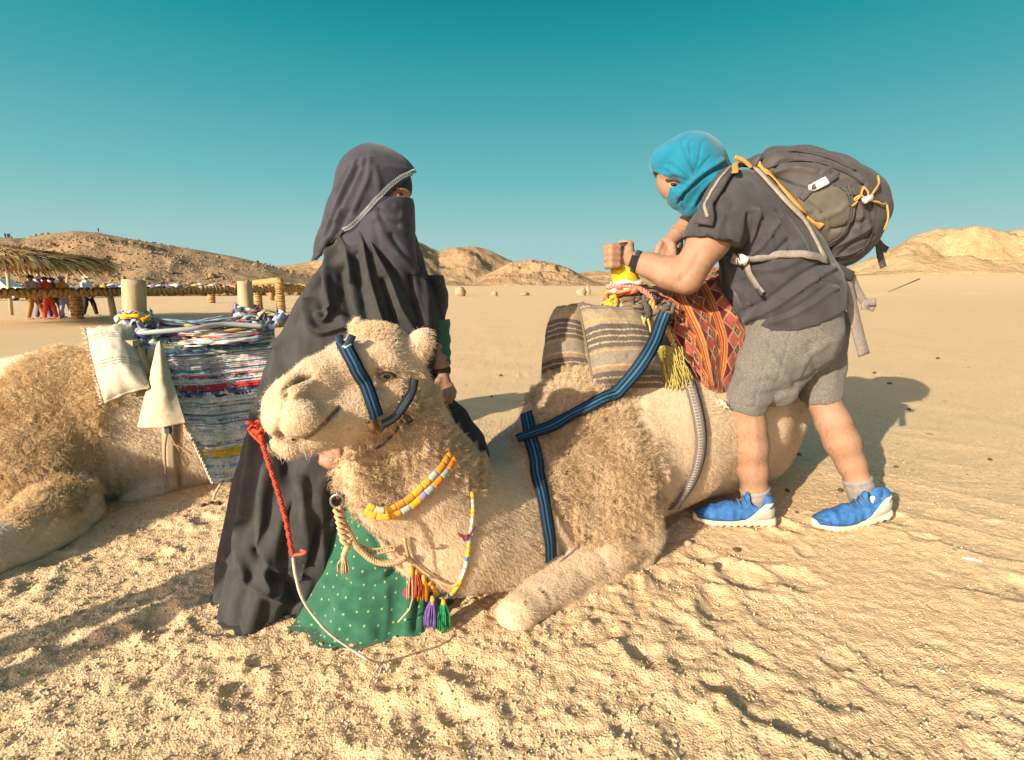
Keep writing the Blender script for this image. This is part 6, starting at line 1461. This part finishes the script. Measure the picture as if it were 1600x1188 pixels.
def flap():
    ctrl=[[W(246,536,2.20),W(249,533,2.195),W(252,536,2.20)],[W(232,595,2.15),W(252,595,2.12),W(270,595,2.16)],[W(213,668,2.10),W(250,668,2.06),(W(290,660,2.10))]]
    nu,nv=50,70; G=patch(ctrl,nu,nv); rr_=np.random.default_rng(2); col=np.clip(np.tile((.47,.40,.275),(nu*nv,1))*(1+.05*rr_.standard_normal((nu*nv,1))),0,1)
    o=sheet('felt_flap',G,M_WOVEN,None,col,.010,.008,3,[([(249,545),(245,600),(235,665)],6,.006)]); tag(o,'triangular cream felt flap hanging between the cushion and the rag rug','flap')
    mb=MB(); mb.box(W(263,672,2.09),(.02,.02,.03)); mb.build('leather_loop',M_BAND,o,False)
    for a in ([(262,672),(258,700),(259,740)],[(264,672),(272,690),(282,706)],[(270,694),(285,700),(300,710)]):
        mb=MB(); mb.tube(spline([W(x,y,2.10) for x,y in a],5),.004,5); mb.build('leather_thong',plain('thong'+str(a[1]),(.20,.12,.06),.8),o)
flap()
def left_girth():
    P,N_=drape([LB_],[(266,640),(266,690),(268,730),(270,762)],.010,8); r=strap(P,N_,.060,None,'girth_strap',[(.40,.30,.19),(.47,.36,.24),(.47,.36,.24),(.47,.36,.24),(.40,.30,.19)],.005); tag(r,'pale tan girth strap round the left camel belly under the felt flap','strap')
left_girth()

# ------------------------------------------------------------------ fence, shelter, far people, stones
def GT(px,py):
    d=RAY(px,py); o=Vector((0,0,H)); t=(0-H)/d.z if d.z<-1e-4 else 400.
    lo,hi=.5,600.
    for t in np.geomspace(1,600,900):
        p=o+d*t
        if p.z<=far_z(p.x,p.y)+1e-4: return Vector((p.x,p.y,float(far_z(p.x,p.y))))
    return o+d*600
M_ROPEPALM=cloth('palm_rope',(.47,.31,.13),(.28,.17,.065),9,.95,.6,.01,0,.1,120)
def wrapped(name,parent,A,B,r,coil,seed=0):
    """a log bound round with palm rope: the log and its coils"""
    A,B=Vector(A),Vector(B); L=(B-A).length; rr=np.random.default_rng(seed); d=(B-A).normalized(); u=d.cross(Vector((.2,.9,.3))).normalized(); v=d.cross(u)
    mb=MB(); mb.tube([A,(A+B)/2,B],r*.86,14); o=mb.build(name,M_ROPEPALM,parent); mb=MB(); n=int(L/coil)
    for i in range(n):
        c=A+d*(coil*(i+.5)); t=rr.uniform(-.35,.35)*coil*2; pts=[c+u*math.cos(a)*r*rr.uniform(.93,1.08)+v*math.sin(a)*r*rr.uniform(.93,1.08)+d*t*math.cos(a+.6) for a in np.linspace(0,6.283,11)]; mb.tube(pts,coil*.52,5,False)
    mb.build('rope_coils',M_ROPEPALM,o)['kind']='stuff'
    return o
def fence():
    A=W(-60,459,16.5); B=W(200,456,20.5); C=W(486,450,27)
    r=thing('rope_rail_fence','long low rail wrapped in palm rope on short posts behind the left camel','fence',GT(120,497))
    wrapped('rail',r,A,B,.12,.15,1); wrapped('rail',r,B,C,.13,.16,2)
    def at(px,rail,foot,rad,dx=0,k=0):
        g=GT(foot[0],foot[1]); top=W(px,rail,g.y); return wrapped('post',r,g-Vector((0,0,.1)),top,rad,.11,k)
    at(119,462,(121,499),.17,k=3)
    g=GT(179,498); mb=MB(); mb.tube([g-Vector((0,0,.1)),W(172,462,g.y)],[.13,.11],10); mb.build('leaning_post',M_WOOD2,r)
    at(330,456,(331,474),.2,k=5)
    q=thing('log_barrier','short rope-wrapped log barrier on two posts beside the black robe','fence',GT(437,489))
    g1=GT(405,484); g2=GT(440,489); t1=W(401,441,g1.y); t2=W(436,438,g2.y)
    wrapped('post',q,g1,t1,.17,.09,6); wrapped('post',q,g2,t2+Vector((0,0,.02)),.17,.09,7); wrapped('top_log',q,W(399,443,g1.y),W(438,439,g2.y),.14,.09,8)
    g3=GT(424,470); wrapped('post',q,g3,W(424,444,g3.y),.2,.1,9)
fence()
def shelter():
    r=thing('thatched_shelter','round palm-thatched sunshade on poles behind the rope rail at the far left','shelter',GT(-20,485))
    Y=17.5; apex=W(-30,384,Y); rim=3.35; zr=W(150,411,Y).z; rr=np.random.default_rng(4)
    mb=MB(); n=36; ring=[Vector((apex.x+rim*.93*math.cos(a),apex.y+rim*.93*math.sin(a),zr+.05)) for a in np.arange(n)*2*math.pi/n]; mb.add([apex]+ring,[(0,1+i,1+(i+1)%n) for i in range(n)]); mb.build('roof_mat',cloth('thatch_under',(.20,.13,.06),(.10,.06,.03),3,.95),r)
    V=[];F=[];T=[];k=0
    for i in range(5200):
        a=rr.uniform(0,6.283); t=rr.random()**.6; L=rr.uniform(.5,1.25); s=rim*t; droop=.42 if t>.86 else .0
        p=Vector((apex.x+s*math.cos(a),apex.y+s*math.sin(a),apex.z+(zr-apex.z)*t+.05+.10*math.sin(a*9)*t)); o=Vector((math.cos(a),math.sin(a),0)); side=Vector((-math.sin(a),math.cos(a),0)); sl=(zr-apex.z)/rim
        e=p+(o+Vector((0,0,sl))).normalized()*L*(.95 if t<.8 else .55)+Vector((0,0,-droop*L*rr.uniform(.5,1.2)))+side*rr.uniform(-.2,.2)+Vector((0,0,rr.uniform(-.04,.12)))
        w=rr.uniform(.015,.05); m=(p+e)/2+Vector((0,0,.05)); V+=[p-side*w,p+side*w,m+side*w,m-side*w,e]; F+=[(k,k+1,k+2,k+3),(k+3,k+2,k+4)]; T+=[rr.random()]*5; k+=5
    t=NT('thatch'); c=t.ramp(t.attr('tone').outputs['Fac'],[(0,(.20,.12,.05)),(.4,(.40,.26,.10)),(.8,(.58,.40,.17)),(1,(.66,.50,.26))]); mesh_obj('thatch',V,F,t.out(c,.9),r,False,'stuff',attrs={'tone':np.array(T)})
    for px,top,foot in ((8,388,(18,493)),(-60,400,(-55,490)),(108,408,(100,476)),(60,410,(55,474))):
        g=GT(*foot); mb=MB(); mb.tube([g-Vector((0,0,.1)),W(px,top,g.y)],[.075,.06],8); mb.build('pole',M_WOOD2,r)
shelter()
def far_person(px,py_f,py_h,top,trs,hat,name_label,stride=.25,face=1,group=None,skin=None,Y=None,simple=False,hatc=None):
    g=GT(px,py_f) if Y is None else W(px,py_f,Y); hgt=(W(px,py_h,g.y).z-g.z); k=hgt/1.72
    r=thing('person',name_label,'person',g,group)
    def P(x,y,z): return g+Vector((x*face,y,z))*k
    h=.02*k*(1.6 if simple else 1); bb=1.0*k
    def mk(fn,name,mat):
        s=SDF(tuple(g-Vector((.6,.6,.02))*k),tuple(g+Vector((.6,.6,1.85))*k),h); fn(s); V,Q=s.nets(); 
        if len(Q): mesh_obj(name,V,Q,mat,r)
    def body(s):
        s.ell(P(0,0,1.60),(.085*k,.075*k,.11*k),None,.02); s.cone(P(0,0,1.5),P(0,0,1.42),.05*k,.06*k,.02); s.cone(P(0,0,1.35),P(0,0,.95),.14*k,.13*k,.03)
        for q_ in (-1,1): s.chain([P(.02*q_,.19*q_,1.38),P(.05+.03*q_,.24*q_,1.12),P(.16*q_+.08,.22*q_,.92)],[.045*k,.038*k,.032*k],.02); s.cone(P(.16*q_+.08,.22*q_,.92),P(.18*q_+.1,.22*q_,.84),.04*k,.03*k,.01); s.chain([P(0,.08*q_,.92),P(stride*.5*q_+.03,.09*q_,.5),P(stride*q_,.09*q_,.06)],[.07*k,.055*k,.04*k],.02); s.cone(P(stride*q_-.02,.09*q_,.04),P(stride*q_+.16,.09*q_,.03),.045*k,.03*k,.01)
    def topf(s):
        s.chain([P(0,0,1.40),P(.01,0,1.15),P(0,0,.88)],[.15*k,.165*k,.165*k],.04)
        for q_ in (-1,1): s.chain([P(.02*q_,.19*q_,1.39),P(.05+.03*q_,.24*q_,1.12)],[.065*k,.06*k],.04)
    def trf(s):
        s.cone(P(0,0,.95),P(0,0,.88),.15*k,.15*k,.03)
        for q_ in (-1,1): s.chain([P(0,.08*q_,.90),P(stride*.5*q_+.03,.09*q_,.5),P(stride*q_-.01,.09*q_,.12)],[.105*k,.085*k,.075*k],.03)
    def hatf(s): s.ell(P(-.01,0,1.65),(.105*k,.095*k,.085*k),None,.02); s.cone(P(.10,0,1.65),P(.15,0,1.64),.05*k,.03*k,.02)
    mk(body,'body',M_SKIN_TAN); mk(topf,'shirt',plain('shirt'+str(len(bpy.data.materials)),top,.9)); mk(trf,'trousers',plain('trs'+str(len(bpy.data.materials)),trs,.9)); mk(hatf,'hair' if not hat else 'hat',plain('hat'+str(len(bpy.data.materials)),hatc or (.05,.03,.02),.9))
FG='visitors walking behind the rope rail'
far_person(58,499,430,(.36,.38,.42),(.30,.18,.05),False,'far person in a grey top and brown trousers, first behind the rope rail',.22,1,FG)
far_person(70,498,432,(.30,.34,.55),(.12,.09,.28),True,'far person in purple trousers and pale blue cap behind the rope rail',.2,1,FG,hatc=(.35,.40,.60))
far_person(80,499,433,(.55,.06,.03),(.62,.07,.03),False,'far person all in red behind the rope rail',.16,1,FG)
far_person(90,497,434,(.08,.08,.09),(.26,.30,.20),False,'far person in a dark top and grey-green trousers behind the rope rail',.18,1,FG)
far_person(105,497,432,(.65,.28,.06),(.38,.45,.60),True,'far person in an orange top and pale jeans beside the thick post',.16,1,FG,hatc=(.35,.30,.26))
far_person(142,494,431,(.72,.66,.58),(.02,.018,.02),True,'far person in a white top and black trousers right of the thick post',.2,1,FG,hatc=(.70,.62,.45))
HG='tiny people standing on the hilltop'
for px,pf,ph,lab in ((9,372,364,'tiny dark figure, leftmost of three on the hill skyline'),(13,372,365,'tiny dark figure, middle of three on the hill skyline'),(15.5,372,364.5,'tiny dark figure, third of three on the hill skyline'),(75,374.5,368,'tiny dark figure alone on the low saddle of the hill'),(154,362,356,'tiny dark figure alone on the hill summit')):
    far_person(px,pf+1,ph,(.04,.04,.05),(.03,.03,.04),False,lab,.1,1,HG,Y=148,simple=True)
def car(px,py,Y_,yaw,col,label):
    g=GT(px,py); r=thing('parked_car',label,'car',g,'off-road cars parked behind the shelter'); rt=Matrix.Rotation(yaw,3,'Z')
    def T(V): return [rt@Vector(v)+g for v in V]
    def prism(prof,w,name,mat,parent=r,inset=None):
        n=len(prof); V=[(x,-w,z) for x,z in prof]+[(x,w,z) for x,z in prof]; F=[tuple(range(n)),tuple(range(2*n-1,n-1,-1))]+[(i,i+n,(i+1)%n+n,(i+1)%n) for i in range(n)]; o=mesh_obj(name,T(V),[f[::-1] for f in F],mat,parent,False); b=o.modifiers.new('soft','BEVEL'); b.width=.05; b.segments=2; return o
    body=prism([(-2.2,.45),(2.25,.45),(2.3,.75),(2.2,1.05),(1.2,1.15),(-2.2,1.12),(-2.28,.7)],.88,'body',plain('car_paint'+str(px),col,.3,var=.03,spec=.5)); prism([(-2.15,1.10),(1.0,1.13),(.45,1.78),(-2.0,1.80)],.78,'cabin',bpy.data.materials['car_paint'+str(px)])
    gl=plain('car_glass'+str(px),(.03,.05,.07),.08,spec=.6)
    for x0,x1 in ((-1.9,-1.1),(-1.0,-.2),(-.1,.62)):
        for w in (-.80,.80): prism([(x0,1.2),(x1,1.2),(x1-(.12 if x1<.5 else .35),1.68),(x0,1.68)],.0,'window',gl) if False else mesh_obj('window',T([(x0,w,1.2),(x1,w,1.2),(x1-(.05 if x1<.5 else .32),w*.985,1.68),(x0,w*.985,1.68)]),[(0,1,2,3)],gl,r,False)
    for x in (-1.4,1.45):
        for w in (-.84,.84):
            mb=MB(); c=Vector((x,w,.37)); mb.tube(T([c-Vector((0,.12,0)),c+Vector((0,.12,0))]),.37,18); o=mb.build('wheel',plain('tyre'+str(len(bpy.data.materials)),(.03,.03,.03),.9),r); mb=MB(); mb.tube(T([c-Vector((0,.13,0)),c+Vector((0,.13,0))]),.2,12); mb.build('rim',M_BUCK,o)
car(5,470,25,.15,(.72,.72,.72),'white off-road car parked behind the thatched shelter at the left edge'); car(88,466,30,-.1,(.62,.62,.60),'pale off-road car parked behind the walking visitors')
def far_row():
    rr=np.random.default_rng(9); V=[];F=[];C=[];n=0; ico=np.array([(0,0,1),(.89,0,.45),(.28,.85,.45),(-.72,.53,.45),(-.72,-.53,.45),(.28,-.85,.45),(.72,.53,-.45),(-.28,.85,-.45),(-.89,0,-.45),(-.28,-.85,-.45),(.72,-.53,-.45)]); fc=[(0,1,2),(0,2,3),(0,3,4),(0,4,5),(0,5,1),(1,6,2),(2,7,3),(3,8,4),(4,9,5),(5,10,1),(2,6,7),(3,7,8),(4,8,9),(5,9,10),(1,10,6)]
    pal=[(.10,.08,.07),(.30,.20,.12),(.45,.06,.10),(.06,.06,.07),(.60,.58,.55),(.10,.10,.30),(.50,.35,.08),(.34,.10,.20),(.05,.05,.05)]
    for px in np.arange(150,480,2.2):
        b=GT(px,463.5-(px-150)*.006)
        for q in range(3):
            s=rr.uniform(.22,.5)*b.y/55; c=b+Vector((rr.uniform(-.3,.3),rr.uniform(-.8,.8),s*(.5+q*.75))); V.append(ico*np.array((s*1.3,s,s*.8))+np.array(c)); F+=[tuple(n+i for i in f) for f in fc]; C+=[pal[int(rr.integers(len(pal)))] if q else (.22,.14,.08)]*11; n+=11
    o=mesh_obj('far_caravan',np.concatenate(V),F,vc_mat('far_cloth'),smooth=True,kind='stuff',attrs={'Col':np.array(C)}); o['label']='far row of resting camels with colourful saddles in front of the hill'
far_row()
M_STONE=(lambda t: t.out(t.ramp(t.noise(3,6,.6),[(.3,(.27,.185,.11)),(.7,(.44,.32,.205))]),.9,t.noise(14,5),.5,.02,.1))(NT('pale_stone'))
def stone(px,py,w,h,label,seed,tip=0,group=None,name='boulder'):
    g=GT(px,py); k=g.y/800*1.02; r_=np.array((w*k/2,w*k/2,h*k)); bm=bmesh.new(); bmesh.ops.create_icosphere(bm,subdivisions=3,radius=1); V=np.array([v.co for v in bm.verts]); F=[[v.index for v in f.verts] for f in bm.faces]; bm.free()
    n=fbm(V[:,0]*1.3+seed,V[:,1]*1.3,V[:,2]*1.3,3,seed); V=V*(1+.28*n)[:,None]
    if tip: V[:,0]+=tip*np.maximum(V[:,2],0)**1.5; V[:,:2]*=(1-.55*np.clip(V[:,2],0,1))[:,None]
    V=V*r_*np.array((1,1,.62))+np.array(g)+np.array((0,0,h*k*.36)); o=mesh_obj(name,V,F,M_STONE); tag(o,label,'rock',group)
SG='pale boulders lying far out on the plain'
stone(719,463,17,15,'round pale boulder on the plain right of the veiled person',1,0,SG); stone(773,463,10,8,'small pale stone on the plain between the round boulder and flat one',2,0,SG); stone(820,462,15,6,'flat low boulder with a dark side on the plain',3,0,SG); stone(908,462,16,14,'leaning pointed boulder on the plain left of the saddle post',4,.5,SG); stone(918,461,9,16,'upright pointed boulder touching the leaning one on the plain',5,.2,SG)
def pole():
    a=W(1383,450,58); a.z=float(far_z(a.x,a.y))+.05; b=W(1437,436,66); r=None; mb=MB(); mb.tube([a,(a+b)/2,b],.07,8); o=mb.build('wooden_pole',plain('pole_wood',(.20,.12,.06),.9)); tag(o,'long thin pole lying on the plain below the right hill','pole')
pole()
def bank():
    px=np.linspace(1240,1640,120); V=[];n=9
    for p in px:
        for j in range(n):
            t=j/(n-1); c=GT(p,462-4*t+1.2*math.sin(p*.02)); e=math.sin(math.pi*t)*math.sin(math.pi*(p-1240)/400)**.5; V.append((c.x,c.y,c.z+.35*e*(.6+.5*float(vnoise(np.array([p*.05]),np.array([j*.3]))[0]))-.02))
    mesh_obj('earth_bank',V,grid_faces(120,n),bpy.data.materials['sand'],kind='structure')
bank()
def far_camel():
    s=SDF((-9.5,4.5,-.6),(-4.2,9.5,1.2),.03); g=GT(-10,527)
    s.ell(g+Vector((-.25,.3,.26)),(.75,.38,.40),None,.05); s.cone(g+Vector((.25,.25,.22)),g+Vector((.52,.1,.06)),.22,.10,.1); s.cone(g+Vector((-.9,.2,.4)),g+Vector((-1.5,0,.9)),.22,.12,.1); s.ell(g+Vector((-1.65,-.1,.95)),(.3,.13,.14),None,.05)
    V,Q=s.nets(); V=relax(V,Q,2); o=mesh_obj('camel',V,Q,coat_mat('brown_coat',(.30,.19,.10),(.24,.15,.08),(.12,.07,.03)),attrs={'wool':np.full(len(V),.5,np.float32),'dark':np.zeros(len(V),np.float32)}); tag(o,'brown camel lying far back at the left edge, only its rump in view','camel')
far_camel()
def droppings():
    rr=np.random.default_rng(5); bm=bmesh.new(); bmesh.ops.create_icosphere(bm,subdivisions=2,radius=1); V=np.array([v.co for v in bm.verts]); F=[[v.index for v in f.verts] for f in bm.faces]; bm.free(); V=V*(1+.15*fbm(V[:,0]*2,V[:,1]*2,V[:,2]*2,3,4))[:,None]*np.array((1.25,1,.75))
    m=plain('dung',(.085,.05,.03),.95,var=.4,bs=.6); base=None
    for x,y,r_ in ((1151,858,9),(1248,712,6),(1230,768,7),(1313,768,8),(1400,730,6),(1547,718,6),(1465,561,5),(1390,600,6),(1366,585,5),(1420,640,5),(1245,803,5),(1205,645,5),(782,588,5),(768,620,4),(812,682,5),(330,790,8),(318,793,7),(342,790,7)):
        g=GR(x,y); k=r_*MP(x,y,g.y)*.52
        if base is None: base=mesh_obj('dung_pellet',V*k,F,m); o=base; k0=k
        else: o=base.copy(); COL.objects.link(o); o.scale=(k/k0,)*3
        o.location=(g.x,g.y,gz(g.x,g.y)+k*.45); o.rotation_euler=(0,0,rr.uniform(0,3)); tag(o,'small dark dung pellet lying on the sand','dung pellet','dung pellets scattered on the sand')
    for x,y,w,lab in ((1075,848,7,'pale pebble on the sand in front of the blue shoe'),(1110,888,8,'tan pebble on the sand below the blue shoe')):
        g=GR(x,y); k=w*MP(x,y,g.y)*.8; o=mesh_obj('pebble',V*k,F,M_STONE); o.location=(g.x,g.y,gz(g.x,g.y)+k*.4); tag(o,lab,'pebble')
    g=GR(1517,882); mb=MB(); z=gz(g.x,g.y)+.006; a=Vector((g.x-.022,g.y+.012,z)); b=Vector((g.x+.022,g.y-.012,z)); mb.tube([a,b],.004,8); o=mb.build('cigarette_end',plain('paper_white',(.75,.72,.66),.8)); tag(o,'small white cigarette end on the sand at the right','cigarette')
droppings()
def bystander():
    """someone standing just outside the picture at the left, whose legs throw the two long shadows"""
    g=Vector((-2.59,-.22,0)); r=thing('person','person in plain shirt and trousers standing beside the camera at the left','person',g)
    d=Vector((.731,-.682,0))
    def P(s_,f,z): return g+d*s_+Vector((.682,.731,0))*f+Vector((0,0,z))
    def mk(fn,name,mat):
        s=SDF(tuple(g-Vector((.7,.7,.02))),tuple(g+Vector((.7,.7,1.85))),.014); fn(s); V,Q=s.nets(); mesh_obj(name,V,Q,mat,r)
    def body(s):
        s.ell(P(0,.02,1.62),(.085,.09,.115),None,.02); s.cone(P(0,0,1.5),P(0,0,1.42),.055,.06,.02)
        for q_ in (-1,1): s.chain([P(.2*q_,0,1.40),P(.24*q_,.04,1.16),P(.12*q_,.26,1.36),P(.08*q_,.32,1.42)],[.05,.042,.035,.038],.02); s.chain([P(.062*q_,0,.88),P(.11*q_,.01,.45),P(.14*q_,0,.06),P(.15*q_,.16,.03)],[.05,.04,.036,.035],.02)
    def sh(s):
        for q_ in (-.08,.08): s.chain([P(q_,0,1.38),P(q_,0,1.1),P(q_,0,1.0)],[.13,.125,.11],.04)
        for q_ in (-1,1): s.cone(P(.19*q_,0,1.40),P(.24*q_,.04,1.19),.075,.065,.03)
    def tr(s):
        for q_ in (-1,1): s.chain([P(.062*q_,0,.90),P(.088*q_,.01,.62),P(.11*q_,.01,.45),P(.14*q_,0,.06)],[.062,.055,.052,.046],.004)
    mk(body,'body',M_SKIN_TAN); mk(sh,'shirt',M_SHIRT); mk(tr,'trousers',M_SHORTS)
    def hr(s): s.ell(P(0,-.01,1.67),(.1,.1,.10),None,.02)
    mk(hr,'hair',M_LASH)
bystander()
